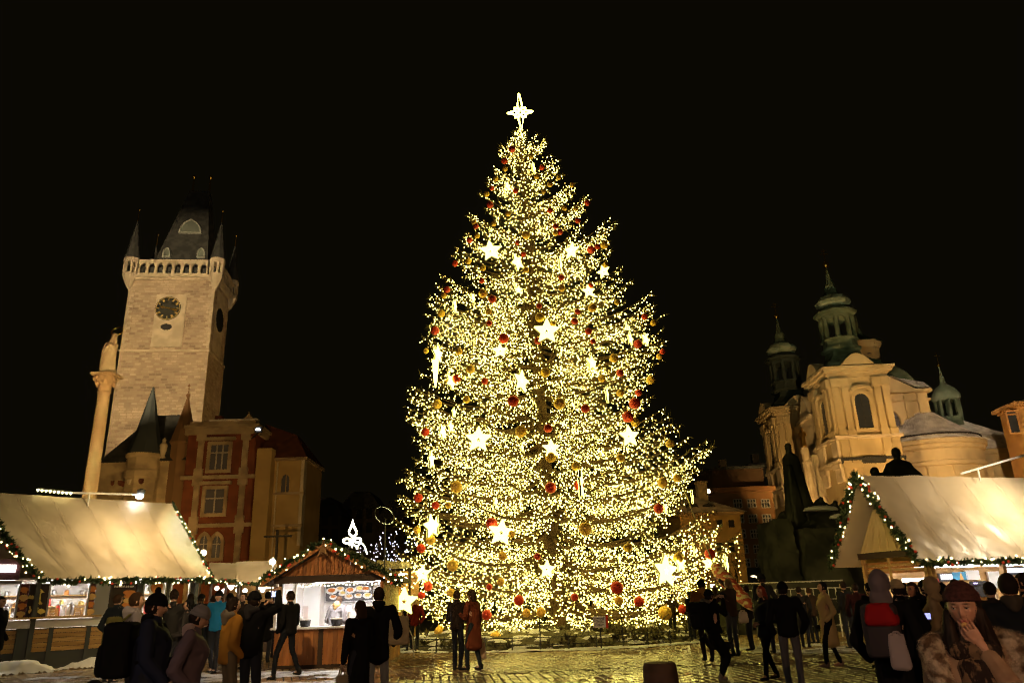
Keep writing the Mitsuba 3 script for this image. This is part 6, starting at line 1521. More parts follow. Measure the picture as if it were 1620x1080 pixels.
for (x0, y0, x1, y1, m_, nm) in ((1488, 919, 1506, 906, 'menugrey', 'screen'), (1509, 917, 1530, 904, 'plasticblue', 'blue_poster'), (1530, 917, 1548, 901, 'whitepanel', 'white_board'), (1468, 925, 1485, 915, 'plasticred', 'red_poster'), (1545, 944, 1563, 926, 'dark', 'oven_door'), (1537, 926, 1560, 918, 'dark', 'till'), (1568, 930, 1580, 903, 'whitepanel', 'price_board'), (1592, 910, 1625, 896, 'menugrey', 'menu_board')):
    v_ = 1.2 if nm in ('oven_door', 'till') else 2.3 if nm != 'menu_board' else .5
    a_, b_ = ru(x0, y0, v_), ru(x1, y1, v_)
    k = obj(nm, MB(SR.m).box(a_[0], b_[0], v_, v_ + .06, a_[1], b_[1]), M.get(m_, 'm_' + m_), rr_)
    if nm == 'oven_door': obj('oven_frame', MB(SR.m).box(a_[0] - .08, b_[0] + .1, v_ + .061, v_ + .6, a_[1] - .1, b_[1] + .06), M['pine'], rr_)
    if nm == 'menu_board': obj('lit_panel', MB(SR.m).box(a_[0] + .06, b_[0] + .4, v_ - .03, v_ - .002, lerp(a_[1], b_[1], .35), b_[1] - .03), M['lampwhite'], k, emitter=area((.9, .93, 1), 4, .1))
    if nm == 'screen': obj('lit_panel', MB(SR.m).box(a_[0] + .03, b_[0] - .03, v_ - .02, v_ - .002, a_[1] + .05, b_[1] - .03), M['lampwhite'], k, emitter=area((.75, .85, 1), 1.2, .05))
    if nm == 'till': obj('display', MB(SR.m).box(a_[0] + .08, a_[0] + .2, v_ - .02, v_ - .002, a_[1] + .04, b_[1] - .04), M['lampwhite'], k, emitter=area((.4, .3, 1), 1.6, .05))
    if nm == 'blue_poster': obj('poster_figure', MB(SR.m).prism(SA.translate(Polygon([(0, 0), (.14, 0), (.11, .12), (.07, .2), (.03, .12)]), (a_[0] + b_[0]) / 2 - .05, a_[1]), v_ - .006, v_), M['food2'], k)
for i, u in enumerate((.9, 1.15, 1.5, 1.75, 2.1, 2.35, 2.7, 3.2, 3.5, 3.9)):
    t = thing('bottle' if i % 2 else 'cup_stack', f'{ORD[i // 2]} {"dark bottle" if i % 2 else "white cup stack"} from the left on the right stall counter', 'bottle' if i % 2 else 'cups')
    c_ = SR.p(u, .5 + .1 * (i % 3), .98)
    if i % 2: obj('body', MB().lathe([(.035, 0), (.037, .16), (.013, .21), (.013, .27)], 12, c_), M['food' if i % 4 == 1 else 'darkwood'], t, smooth=40)
    else:
        for q_ in range(3 + i % 4): obj('cup', MB().lathe([(.035, 0), (.046, .07), (.05, .075)], 12, c_ + V(0, 0, .045 * q_)), M['chalk'], t)
gL = [SR.p(-.05, GW + .05, REZ - .05)] + [SR.p(-.08, lerp(GW, GW / 2, q), lerp(REZ, APZ, q) + .03) for q in np.linspace(.05, 1, 12)]
garland('garland with lamps on the left slope of the right stall gable', gL, .17, .24, 8, redn=.8)
gR = [SR.p(-.08, lerp(GW / 2, 0, q), lerp(APZ, REZ, q) + .03) for q in np.linspace(0, 1, 12)]
garland('garland with lamps on the right slope of the right stall gable', gR, .17, .24, 9, redn=.8)
garland('garland with lamps along the eave of the right stall', [SR.p(RLEN * q, -.06, REZ - .03) for q in np.linspace(0, 1, 24)], .14, .30, 10)
q0, q1 = at(1520, 749, SR.p(3, GW / 2, 0)[1]), at(1650, 711, SR.p(4.5, GW / 2, 0)[1])
k = thing('lamp_pole', 'slanting white pole rising over the ridge of the right stall', 'pole')
obj('pole', MB().tube([q0, q1], .03, 8), M['whitepaint'], k)
pm = lerp(q0, q1, .2); obj('strut', MB().tube([pm, pm + V(0, 0, -.35)], .03, 6), M['whitepaint'], k)
spot('right_roof_flood', SR.p(4.6, -.9, APZ + .5), SR.p(3.9, .8, lerp(REZ, APZ, .55)), (1.0, .79, .50), 74, 60, 10, 4.0)  # lamp of the pole, out of view; placed to light this roof
# ---- white railing before the monument
RY_ = 26.0
ra_, rb_ = at(1178, 930, RY_), at(1345, 926, RY_)
k = thing('railing', 'white tubular railing with arched ends in front of the monument', 'railing')
zt_ = 1.62
def rp3(px, py): return at(px, py, RY_)
zt_ = rp3(1260, 931)[2]; zb_ = .35
for z_ in (zt_, lerp(zt_, zb_, .3), lerp(zt_, zb_, .62), zb_):
    obj('rail', MB().tube([(ra_[0], RY_, z_), (rb_[0], RY_, z_)], .018, 6), M['whitepaint'], k)
for x_ in np.linspace(ra_[0], rb_[0], 15):
    obj('bar', MB().tube([(x_, RY_, -.03), (x_, RY_, zt_)], .013 if round((x_ - ra_[0]) / (rb_[0] - ra_[0]) * 14) % 4 else .024, 6), M['whitepaint'], k)
obj('stone_kerb', MB().box(ra_[0] - .3, rb_[0] + 1, RY_ + 3.0, RY_ + 3.6, -.03, at(1250, 921, RY_ + 3)[2]), M['rock'], mo)
obj('kerb_snow', MB().box(ra_[0] - .3, rb_[0] + 1, RY_ + 3.0, RY_ + 3.5, at(1250, 921, RY_ + 3)[2], at(1250, 919, RY_ + 3)[2]), M['roofsnow'], mo)
# ------------------------------------------------------------------ people
scene['m_skin'] = {'type': 'principled', 'base_color': {'type': 'mesh_attribute', 'name': 'vertex_color'}, 'roughness': 0.5, 'specular': 0.4}
CLOTH = {}
def cl(rgb, rough=0.85):
    key = 'cloth_%02d_%02d_%02d' % tuple(int(round(c * 99)) for c in rgb)
    if key not in CLOTH: CLOTH[key] = mat(key, rgb, rough, 0, 0.04)
    return CLOTH[key]
def g3(x, z, cx_, cz_, sx, sz_): return np.exp(-((x - cx_) / sx) ** 2 - ((z - cz_) / sz_) ** 2)
def head_mesh(sub=3, s=1.0):
    """a head about 0.23 m tall, face towards +y, centre between the ears"""
    t = trimesh.creation.icosphere(subdivisions=sub); v = t.vertices.copy()
    x, y, z = v[:, 0], v[:, 1], v[:, 2]
    low = np.clip(-z, 0, 1)
    x = x * (1 - 0.30 * low ** 1.6 * (y > -0.3)); yb = np.where(y > 0, y * (0.96 - 0.05 * low), y * (1 - 0.22 * low))
    v = np.stack([x * 0.076, yb * 0.096, z * 0.116], 1)
    x, y, z = v[:, 0], v[:, 1], v[:, 2]; f_ = (y > 0.01)
    ax = abs(x)
    d = 0.024 * g3(x, z, 0, -0.022, 0.011, 0.016) + 0.012 * g3(x, z, 0, 0.002, 0.008, 0.022) - 0.010 * g3(ax, z, 0.031, 0.014, 0.014, 0.012) + 0.005 * g3(ax, z, 0.028, 0.034, 0.022, 0.008)
    d += 0.006 * g3(x, z, 0, -0.054, 0.020, 0.006) + 0.006 * g3(x, z, 0, -0.067, 0.017, 0.006) - 0.004 * g3(x, z, 0, -0.0605, 0.022, 0.003) + 0.010 * g3(x, z, 0, -0.098, 0.020, 0.016) + 0.005 * g3(ax, z, 0.045, -0.015, 0.018, 0.02)
    v[:, 1] += d * f_
    t = trimesh.Trimesh(v * s, t.faces, process=False)
    m = tri_mani(t)
    for q in (-1, 1):
        m = m + bone((V(q * .074, -.005, .012) * s, .013 * s, (.5, 1, 1.2)), (V(q * .078, -.012, -.018) * s, .009 * s, (.5, 1, 1.2)), n=8)
    return m
def skin_color(v, R, c, s, tone, brow=(0.05, 0.03, 0.02), lips=None):
    """brows, eyes and lips have their own colour"""
    loc = (v - c) @ R / s
    x, y, z = loc[:, 0], loc[:, 1], loc[:, 2]
    col = np.tile(np.array(tone, float), (len(v), 1)); fr_ = (y > 0.045) & (np.abs(loc).max(1) < 0.16)
    def put(w, rgb):
        w = np.clip(w, 0, 1)[:, None] * fr_[:, None]
        col[:] = col * (1 - w) + np.array(rgb) * w
    col *= (0.86 + 0.28 * meshkit.fbm(loc * 55, 3))[:, None]
    put(1.3 * g3(abs(x), z, .031, .016, .011, .006), (0.03, 0.022, 0.018))
    put(1.1 * g3(abs(x), z, .031, .033, .016, .0045), brow)
    put(1.2 * g3(x, z, 0, -.058, .021, .008), lips or (tone[0] * .75, tone[1] * .45, tone[2] * .45))
    put(0.35 * g3(abs(x), z, .042, -.02, .02, .02), (tone[0], tone[1] * .75, tone[2] * .7))
    return col
def hand(w, d, nrm, s, curl=0.5, n=6, side=1):
    """palm and five fingers from the wrist w along d; nrm points out of the palm; the thumb leaves the side of the palm"""
    d = d / np.linalg.norm(d); nrm = nrm - d * (nrm @ d); nrm /= np.linalg.norm(nrm)
    a = np.cross(d, nrm) * side
    r = 0.0095 * s
    parts = [bone((w, .022 * s, (1, 1, 1)), (w + d * .03 * s + a * .022 * s, .014 * s), (w + d * .03 * s - a * .02 * s, .014 * s), n=n), bone((w + d * .02 * s + a * .024 * s, .013 * s), (w + d * .02 * s - a * .022 * s, .013 * s), (w + d * .085 * s + a * .030 * s, .0115 * s), (w + d * .08 * s - a * .03 * s, .011 * s), n=n)]
    for i, L in enumerate((0.92, 1.05, 0.98, 0.78)):
        k = w + d * (.085 - .003 * i) * s + a * (.030 - .020 * i) * s
        ang, p = 0.25 + curl * .5, k
        for j, seg in enumerate((.042, .026, .020)):
            dd = d * math.cos(ang) + nrm * math.sin(ang) + a * (.06 - .04 * i)
            q = p + dd / np.linalg.norm(dd) * seg * L * s
            parts.append(bone((p, r * (1 - .08 * j)), (q, r * (.94 - .1 * j)), n=n)); p = q; ang += curl * (.75 + .1 * i)
    p = w + d * .025 * s + a * .026 * s
    for seg, dd in ((.040, a * .75 + d * .6 + nrm * .35), (.030, a * .35 + d * .85 + nrm * .35), (.024, a * .05 + d * .9 + nrm * .4)):
        q = p + dd / np.linalg.norm(dd) * seg * s; parts.append(bone((p, r * 1.15), (q, r * 1.02), n=n)); p = q
    return parts
ARMS = {  # (elbow, wrist) of the right arm in body heights, x outwards
    'down': ((.150, -.02, .630), (.160, .05, .480)), 'pocket': ((.165, -.05, .635), (.125, .055, .535)), 'front': ((.150, .03, .640), (.050, .175, .690)),
    'hold': ((.150, .00, .630), (.085, .150, .600)), 'up': ((.165, .09, .860), (.070, .205, .985)), 'photo': ((.155, .08, .720), (.060, .190, .880)), 'bag': ((.150, -.02, .640), (.150, .02, .485)), 'back': ((.150, -.07, .65), (.15, -.10, .50)), 'swing': ((.150, .02, .635), (.150, .13, .53))}
def person(label, hx, hy, Y, face, tone=(0.50, 0.31, 0.22), coat=(0.02, 0.02, 0.022), coat_len=0.47, puff=0.0, trousers=(0.025, 0.027, 0.035), shoes=(0.02, 0.02, 0.02), arms=('down', 'down'), stride=0.0, lean=0.0,
           hair=None, hair_long=0.0, hat=None, pom=False, hood=None, hood_up=False, collar=None, bulk=1.12, h=None, nod=0.0, turn=0.0, res=None, gloves=None, flare=1.0, bend=0.0, spread=0.05, skirt=False, quilt=0.0):
    P = at(hx, hy, Y)
    if hat and not hair: hair = (.02, .013, .01)
    h = h or min(max(P[2], 1.05), 1.92); s = h / 1.75
    res = res or (0.035 if Y < 9 else 0.05 if Y < 14 else 0.06)
    k = thing('person', label, 'person')
    a = math.radians(face)
    B = np.array([[math.cos(a), -math.sin(a), 0], [math.sin(a), math.cos(a), 0], [0, 0, 1.0]])   # columns: right, forward, up
    hat_h = 0.03 * s if hat else 0.0
    drop = 0.0
    ln = math.tan(lean)
    headc = V(0, ln * .40 * h + nod * .05, (h - .116 * s - hat_h - (.02 * s if hair and not hat else 0)) - abs(ln) * .06 * h)
    base = V(P[0], Y, 0) - B @ V(headc[0], headc[1], 0)
    W = lambda q: base + B @ np.asarray(q, float)
    hipz = .525 * h - bend * .10 * h
    hip = V(0, -bend * .05 * h, hipz)
    def tors(z, x=0.0, y=0.0):                       # point of the trunk, leaning
        return V(x, y + ln * max(z - hipz, 0) + hip[1], z)
    shw = .112 * h * (1 + .10 * (bulk - 1))
    shz = .815 * h - (h - headc[2] - .116 * s - hat_h) * .5
    # legs
    legs = []
    for sd_, ph in ((-1, 1), (1, -1)):
        hp = hip + V(sd_ * .050 * h, 0, 0)
        fy = ph * stride * h + hip[1] * 0.2
        ft = V(sd_ * spread * h, fy, .045 * h + (0.05 * h if (stride > .12 and ph < 0) else 0))
        kn = (hp + ft) / 2 + V(sd_ * .008 * h, (.020 + .22 * stride * (1 if ph < 0 else .5) + .13 * bend) * h, .01 * h)
        legs.append((hp, kn, ft))
    armj = []
    for sd_, pose in ((-1, arms[0]), (1, arms[1])):
        e, w = ARMS[pose] if isinstance(pose, str) else pose
        sh = tors(shz, sd_ * shw)
        el = tors(e[2] * h - (.815 * h - shz), sd_ * e[0] * h * (1 + .12 * (bulk - 1)), e[1] * h); wr = tors(w[2] * h - (.815 * h - shz), sd_ * w[0] * h, w[1] * h)
        armj.append((sh, el, wr, pose))
    neck = tors(shz + .035 * h, 0, -.005 * h)
    # --- body: one continuous surface, with the head and the hands
    body = [bone((W(neck), .047 * s), (W(headc + V(0, -.02, -.05) * s), .050 * s), n=8), bone((W(neck), .05 * s), (W(tors(shz - .02 * h, -shw * .7)), .05 * s), (W(tors(shz - .02 * h, shw * .7)), .05 * s), (W(hip + V(0, 0, .04 * h)), .085 * s), n=8)]
    for hp, kn, ft in legs:
        body += [bone((W(hp), .065 * s), (W(kn), .042 * s), n=8), bone((W(kn), .042 * s), (W(ft), .030 * s), n=8), bone((W(ft), .03 * s), (W(ft + V(0, .10, -.035) * s), .022 * s), n=8)]
    for sh, el, wr, pose in armj:
        body += [bone((W(sh), .040 * s), (W(el), .032 * s), n=8), bone((W(el), .032 * s), (W(wr), .021 * s), n=8)]
    bt = tri_mani(melt(body, max(res, .05), 4))
    t_, n_ = math.radians(turn), nod
    Rn = np.array([[1, 0, 0], [0, math.cos(n_), math.sin(n_)], [0, -math.sin(n_), math.cos(n_)]])
    HR = B @ np.array([[math.cos(t_), -math.sin(t_), 0], [math.sin(t_), math.cos(t_), 0], [0, 0, 1]]) @ Rn
    hm = np.eye(4); hm[:3, :3] = HR; hm[:3, 3] = W(headc)
    def placed(m): return m.transform(hm[:3].tolist())
    full = [bt, placed(head_mesh(4 if Y < 6 else 3, s))]
    gl = []
    for i, (sh, el, wr, pose) in enumerate(armj):
        if pose == 'pocket': continue
        d = W(wr) - W(el)
        sd_ = -1 if i == 0 else 1
        nr = B @ V(-sd_, .15, 0) if pose in ('down', 'bag', 'back', 'swing') else B @ V(-sd_ * .6, .4, -.6)
        hp_ = hand(W(wr), d, nr, s * 1.02, .9 if pose != 'down' else .45, 6, sd_)
        (gl if gloves else full).extend(hp_)
    fm_ = fuse(full).to_mesh(); vv = np.array(fm_.vert_properties[:, :3], float)
    bm = trimesh.Trimesh(vv, np.array(fm_.tri_verts), process=False)
    obj('body', bm, 'm_skin', k, smooth=True, color=skin_color(vv, HR, W(headc), s, tone))
    if gl: obj('gloves', trimesh.Trimesh(*(lambda m: (np.array(m.vert_properties[:, :3]), np.array(m.tri_verts)))(fuse(gl).to_mesh()), process=False), cl(gloves), k, smooth=True)
    # --- trousers and shoes
    tr = [bone((W(hip + V(-.045 * h, -.01, .03 * h)), .075 * s), (W(hip + V(.045 * h, -.01, .03 * h)), .075 * s), n=9)]
    sh_ = []
    for hp, kn, ft in legs:
        tr += [bone((W(hp), .082 * s), (W(kn), .060 * s), n=9), bone((W(kn), .060 * s), (W(ft + V(0, 0, .01)), .047 * s), n=9)]
        z0 = ft[2] - .045 * h
        sh_ += [bone((W(ft + V(0, -.01, .03) * s), .046 * s), (W(V(ft[0], ft[1] - .03 * s, z0 + .035 * s)), .036 * s), n=8), bone((W(V(ft[0], ft[1] - .03 * s, z0 + .033 * s)), .036 * s), (W(V(ft[0] * 1.12, ft[1] + .13 * s, z0 + .028 * s)), .032 * s, (1, 1, .85)), n=8)]
    obj('trousers', melt(tr, res, 5, .012 * s, hx, 9, .6), cl(trousers), k, smooth=True)
    for i in (0, 1): obj('shoe', melt(sh_[2 * i:2 * i + 2], .05, 2), cl(shoes, .5), k, smooth=True)
    # --- coat or jacket
    b_ = bulk * s; f = 1 + puff
    zb = coat_len * h
    ct_ = [bone((W(tors(shz - .005 * h, -shw * .93)), .056 * b_ * f), (W(tors(shz - .005 * h, shw * .93)), .056 * b_ * f), (W(tors(.72 * h, 0, .012 * h)), .125 * b_ * f, (1.25, .95, 1)), n=12),
           bone((W(tors(.72 * h, 0, .01 * h)), .125 * b_ * f, (1.25, .95, 1)), (W(tors(.60 * h, 0, 0)), .118 * b_ * f, (1.2, .95, 1)), n=12)]
    ct_.append(bone((W(tors(shz + .01 * h, 0, 0)), .07 * b_, (1.2, 1, .8)), (W(neck + V(0, 0, .012 * h)), .062 * s), n=10))
    low = max(zb, .05 * h) + .06 * s
    hem = lambda z: W(V(0, hip[1] * (1 if z > hipz * .8 else .6), z))
    ct_.append(bone((W(tors(.60 * h)), .118 * b_ * f, (1.2, .95, 1)), (hem(min(.52 * h, low + .02)), .125 * b_ * f, (1.2, 1.0, .8 if low < .47 * h else .32)), n=12))
    if low < .47 * h: ct_.append(bone((hem(.52 * h), .125 * b_ * f, (1.2, 1.0, .8)), (hem(low), .130 * b_ * flare, (1.22, 1.0 + stride * 1.6, .45)), n=12))
    for sh, el, wr, pose in armj:
        wr2 = el + (wr - el) * .93
        ct_ += [bone((W(sh), .060 * b_ * f), (W(el), .053 * b_ * f), n=9), bone((W(el), .053 * b_ * f), (W(wr2), .040 * b_ * f), n=9)]
    cm = melt(ct_, res, 6, .017 * s, hx * 3 + 1, 8, .4)
    if quilt:
        v_ = cm.vertices; cm.vertices = v_ + cm.vertex_normals * (quilt * (np.abs(np.sin(v_[:, 2] * math.pi / .085)) ** .6 - .6))[:, None]
    coat_k = obj('coat' if coat_len < .40 else 'jacket', cm, cl(coat, .55 if puff else .85), k, smooth=True)
    if collar or hood:
        cc = [bone((W(neck + V(-.055 * s, -.02, .015 * h)), .040 * s), (W(neck + V(.055 * s, -.02, .015 * h)), .040 * s), (W(neck + V(0, -.07 * s, .01 * h)), .045 * s), (W(neck + V(0, -.06 * s, -.02 * h)), .055 * s), n=9)]
        if hood: cc = [bone((W(neck + V(-.085 * s, -.03, 0.005 * h)), .045 * s), (W(neck + V(0, -.105 * s, .0 * h)), .062 * s), n=9), bone((W(neck + V(.085 * s, -.03, .005 * h)), .045 * s), (W(neck + V(0, -.105 * s, .0 * h)), .062 * s), n=9), bone((W(neck + V(0, -.10 * s, .01 * h)), .065 * s), (W(neck + V(0, -.10 * s, -.05 * h)), .045 * s), n=9)]
        obj('hood' if hood else 'collar', melt(cc, .04, 4, .008, hx), cl(hood or collar), k, smooth=True)
    # --- hair, hat, hood over the head
    el_ = lambda c, r, n=20: manifold3d.Manifold.sphere(1.0, n).scale([q * s for q in r]).translate([q * s for q in c])
    bx_ = lambda x0, x1, y0, y1, z0, z1: manifold3d.Manifold.cube([(x1 - x0) * s, (y1 - y0) * s, (z1 - z0) * s]).translate([x0 * s, y0 * s, z0 * s])
    if hair:
        m = el_((0, -.010, .014 if not hat else 0.0), (.084, .102, .114 if not hat else .104)) - bx_(-.2, .2, .035, .2, -.2, .058) - bx_(-.2, .2, -.2, .2, -.2, -.065)
        if hair_long:
            m = m + manifold3d.Manifold.batch_hull([el_((-.05, -.045, -.02), (.04, .05, .05), 10), el_((.05, -.045, -.02), (.04, .05, .05), 10), el_((-.06, -.065, -.02 - hair_long), (.035, .035, .04), 10), el_((.06, -.065, -.02 - hair_long), (.035, .035, .04), 10)])
        ht = melt(placed(m), .035 * s, 3, .006, hx + 5, 26, .4)
        obj('hair', ht, cl(hair, .6), k, smooth=True)
    if hat:
        m = el_((0, -.006, .040), (.088, .107, .106)) - bx_(-.2, .2, -.2, .2, -.2, .026)
        band = (el_((0, -.006, .040), (.093, .112, .108)) - bx_(-.2, .2, -.2, .2, -.2, .016) - bx_(-.2, .2, -.2, .2, .062, .3))
        if pom: m = m + el_((0, -.02, .16), (.035, .035, .035), 10)
        hk = obj('hat', melt(placed(m), .03 * s, 3, .004, hx, 30, 1), cl(hat), k, smooth=True)
        obj('hat_band', melt(placed(band), .03 * s, 2, .003, hx, 40, .3), cl([c * .85 for c in hat]), hk, smooth=True)
    if hood_up:
        m = el_((0, -.012, .012), (.100, .122, .138)) - manifold3d.Manifold.batch_hull([el_((0, .10, .0), (.062, .06, .085), 12), el_((0, .25, .0), (.075, .06, .10), 12)])
        m = m + manifold3d.Manifold.batch_hull([el_((-.06, -.05, -.10), (.04, .05, .06), 10), el_((.06, -.05, -.10), (.04, .05, .06), 10), el_((0, -.05, -.16), (.11, .08, .05), 10)])
        obj('hood', melt(placed(m), .04 * s, 4, .008, hx + 2, 14, .6), cl(hood_up), k, smooth=True)
    return dict(key=k, W=W, B=B, h=h, s=s, tors=tors, arms=armj, head=W(headc), hip=hip, HR=HR)
def backpack(p, label, rgb, size=1.0, trim=None, tall=1.0):
    W, t, h, s = p['W'], p['tors'], p['h'], p['s']
    k = thing('backpack', label, 'backpack')
    z0, z1 = .585 * h, (.585 + .20 * tall) * h
    q = .135 * size * s
    parts = [bone(*[(W(t(z, x * q, y)), .05 * s) for z in (z0, z1) for x in (-.8, .8) for y in (-.155 * h * .75, -.155 * h * .75 - .11 * size)], n=9), bone(*[(W(t(z, x * q, -.155 * h * .75 - .15 * size)), .04 * s) for z in (z0, lerp(z0, z1, .55)) for x in (-.6, .6)], n=9)]
    obj('pack', melt(parts, .04, 4, .012, size * 7, 8, .6), cl(rgb, .6), k, smooth=True)
    if trim:
        parts = [bone(*[(W(t(lerp(z0, z1, .72), x * q * 1.02, -.155 * h * .75 - y * size)), .045 * s) for x in (-.55, .95) for y in (0.02, .165)] + [(W(t(z1 + .01, x * q * .8, -.155 * h * .75 - y * size)), .045 * s) for x in (-.5, .8) for y in (0.02, .14)], n=9)]
        obj('top_panel', melt(parts, .05, 3), cl(trim, .6), k, smooth=True)
    for x in (-1, 1):
        pts = [W(t(z1, x * .075 * s, -.085 * h)), W(t(.835 * h, x * .08 * s, -.03 * h)), W(t(.825 * h, x * .085 * s, .045 * h)), W(t(.74 * h, x * .09 * s, .092 * h)), W(t(.66 * h, x * .105 * s, .05 * h)), W(t(.63 * h, x * .1 * s, -.06 * h))]
        obj('strap', MB().tube(pts, .017 * s, 6), cl([c * .8 for c in rgb], .6), k)
    return k
def carry_bag(top, w, hgt, label, rgb, yaw=0.0, cat='bag', depth=.08, handle=.12):
    k = thing('carry_bag', label, cat)
    F_ = Frame(top - V(0, 0, handle + hgt), yaw)
    r = .02
    parts = [bone((F_.p(-w / 2 + r, 0, 0), depth / 2), (F_.p(w / 2 - r, 0, 0), depth / 2), (F_.p(-w / 2 + r, 0, hgt), depth / 4), (F_.p(w / 2 - r, 0, hgt), depth / 4), n=8)]
    obj('pouch', melt(parts, .05, 2, .012, w * 9, 9, .5), cl(rgb), k, smooth=True)
    for y in (-.02, .02): obj('handle', MB().tube([F_.p(-w * .28, y, hgt), F_.p(-w * .12, y, hgt + handle), F_.p(w * .12, y, hgt + handle), F_.p(w * .28, y, hgt)], .009, 6), cl([c * .8 for c in rgb]), k)
    return k
def phone(pos, face, label, rgb=(.35, .5, 1.0), power=2.0):
    k = thing('phone', label, 'phone'); F_ = Frame(pos, math.radians(face))
    obj('case', MB(F_.m).box(-.08, .08, -.006, .006, -.04, .04), M['dark'], k)
    obj('screen', MB(F_.m).box(-.075, .075, -.0085, -.0062, -.036, .036), M['lampwhite'], k, emitter=area(rgb, power, .03))
BLK, NAVY, DGREY = (.009, .009, .010), (.018, .022, .045), (.04, .04, .042)
DEN, LDEN, KHAKI = (.04, .055, .09), (.26, .28, .33), (.15, .115, .07)
BRN, DBR, BLOND = (.045, .026, .015), (.02, .013, .01), (.26, .17, .08)
person('person in black at the left edge of the picture before the food stall', 3, 941, 17, -90, coat=BLK, coat_len=.40, hair=DBR, arms=('pocket', 'pocket'))
p = person('brown haired person in a pale grey hooded jacket with a yellow green bag', 219, 934, 11.2, -60, coat=(.26, .24, .26), hood=(.30, .28, .31), hair=BRN, coat_len=.46)
backpack(p, 'mottled yellow green backpack worn over a pale grey jacket', (.16, .15, .05), .9)
p = person('man in a navy quilted jacket and black bobble hat walking to the right', 250, 937, 7.6, -80, coat=NAVY, puff=.06, quilt=.010, hat=BLK, pom=True, collar=BLK, stride=.13, arms=('hold', 'swing'), nod=.12, h=1.66)
backpack(p, 'bulging black backpack on the man in the navy quilted jacket', BLK, 1.35, tall=1.15)
carry_bag(p['W'](V(-.05, -.42, .86)), .26, .36, 'grey tote bag hanging behind the man in the navy jacket', (.22, .21, .22), 0.4)
person('man in a long dark jacket seen from behind at the food stall counter', 277, 930, 16.5, 10, coat=(.018, .022, .018), coat_len=.44, hair=DBR, arms=('front', 'front'))
person('stooping woman in a long mauve coat and grey knitted hat', 317, 957, 7.6, -75, coat=(.115, .085, .11), coat_len=.18, puff=.06, quilt=.006, hat=(.20, .19, .20), collar=(.34, .26, .26), nod=.35, lean=.12, arms=('pocket', 'pocket'), h=1.55, tone=(.42, .24, .16))
person('man in a bright blue jacket with a white zip walking towards the camera', 348, 928, 20, 172, coat=(.02, .19, .42), puff=.04, hat=BLK, coat_len=.47, arms=('pocket', 'hold'), stride=.05)
pk = [q for q in labels if q.startswith('person')][-1]
person('woman in an orange jacket and khaki trousers with a grey fur hood', 371, 941, 11, -50, coat=(.42, .20, .035), hood=(.14, .12, .10), hair=DBR, hair_long=.06, trousers=KHAKI, coat_len=.44, arms=('hold', 'pocket'))
p = person('tall man in black with both arms raised taking a phone picture', 404, 933, 11, -22, coat=BLK, hat=BLK, hood=(.035, .033, .035), arms=('photo', 'up'), coat_len=.47, bulk=1.1)
c_ = (p['W'](p['arms'][0][2]) + p['W'](p['arms'][1][2])) / 2 + p['B'] @ V(0, .10, .06); phone(c_, -22, 'phone with a blue lit screen held up by the tall man in black')
person('man in a black jacket and dark jeans striding past the hut counter', 460, 933, 17.6, 62, coat=(.014, .015, .014), hair=DBR, coat_len=.47, stride=.15, arms=('pocket', 'swing'), trousers=(.012, .014, .018), bulk=1.18)
p = person('woman in a long black coat with dark hair in front of the hut', 570, 950, 11.2, 50, coat=BLK, coat_len=.17, hair=BRN, hair_long=.10, arms=('bag', 'hold'), h=1.55, bulk=1.1, puff=.05)
carry_bag(p['W'](p['arms'][0][2]) + V(0, 0, -.04), .20, .26, 'patterned pale bag carried by the woman in the long black coat', (.35, .29, .2), .9)
p = person('tall man in black with pale jeans and a cream tote bag before the hut', 600, 926, 11.6, 8, coat=(.012, .013, .013), hair=DBR, coat_len=.40, trousers=LDEN, arms=('hold', 'pocket'), collar=BLK)
k = carry_bag(p['W'](p['tors'](.80 * p['h'], .17 * p['h'], -.02)), .27, .33, 'cream tote bag over the shoulder of the tall man in pale jeans', (.40, .32, .19), .15, handle=.10)
carry_bag(p['W'](V(-.22, .1, .93)), .11, .15, 'small paper cup sleeve bag in the hand of the tall man in pale jeans', (.5, .42, .36), .2, handle=.05)
person('man in black standing before the fir with his arm round a woman', 723, 932, 18.6, -32, coat=(.016, .015, .014), coat_len=.46, hair=BRN, arms=('hold', 'front'), trousers=(.014, .015, .018), spread=.045)
p = person('woman in a long rust red coat and knitted hat leaning on the man in black', 746, 931, 18.5, 62, coat=(.13, .035, .016), coat_len=.24, hat=(.06, .04, .025), hair=BRN, hair_long=.08, arms=('front', 'bag'), lean=.05, flare=1.15, trousers=(.018, .024, .03), stride=.07)
carry_bag(p['W'](p['arms'][1][2]) + V(.08, 0, -.18), .16, .30, 'pale paper bag hanging from the hand of the woman in the rust red coat', (.50, .38, .26), .3)
p = person('photographer in black leaning back with bent knees to shoot the fir', 1122, 945, 14.6, -60, coat=BLK, hat=BLK, arms=('photo', 'photo'), bend=.75, lean=-.16, stride=.05, trousers=BLK, shoes=(.2, .17, .15), h=1.56, hood=(.11, .10, .08))
backpack(p, 'large black backpack worn by the photographer with bent knees', BLK, 1.2, tall=1.2)
c_ = (p['W'](p['arms'][0][2]) + p['W'](p['arms'][1][2])) / 2 + p['B'] @ V(0, .07, .05)
k = thing('camera', 'small black camera held up by the photographer leaning back', 'camera')
F_ = Frame(c_, math.radians(-60)); obj('camera_body', MB(F_.m).box(-.07, .07, -.03, .03, -.045, .045).box(-.03, .03, -.025, .025, .045, .065), M['dark'], k)
obj('lens', MB(F_.m).tube([(0, .03, 0), (0, .10, 0)], .034, 12), M['dark'], k)
person('person in a mustard hooded jacket looking up at the fir', 1108, 915, 18.9, 5, coat=(.20, .095, .025), hat=BLK, hood=(.34, .17, .04), coat_len=.42, trousers=(.03, .02, .015), arms=('front', 'front'))
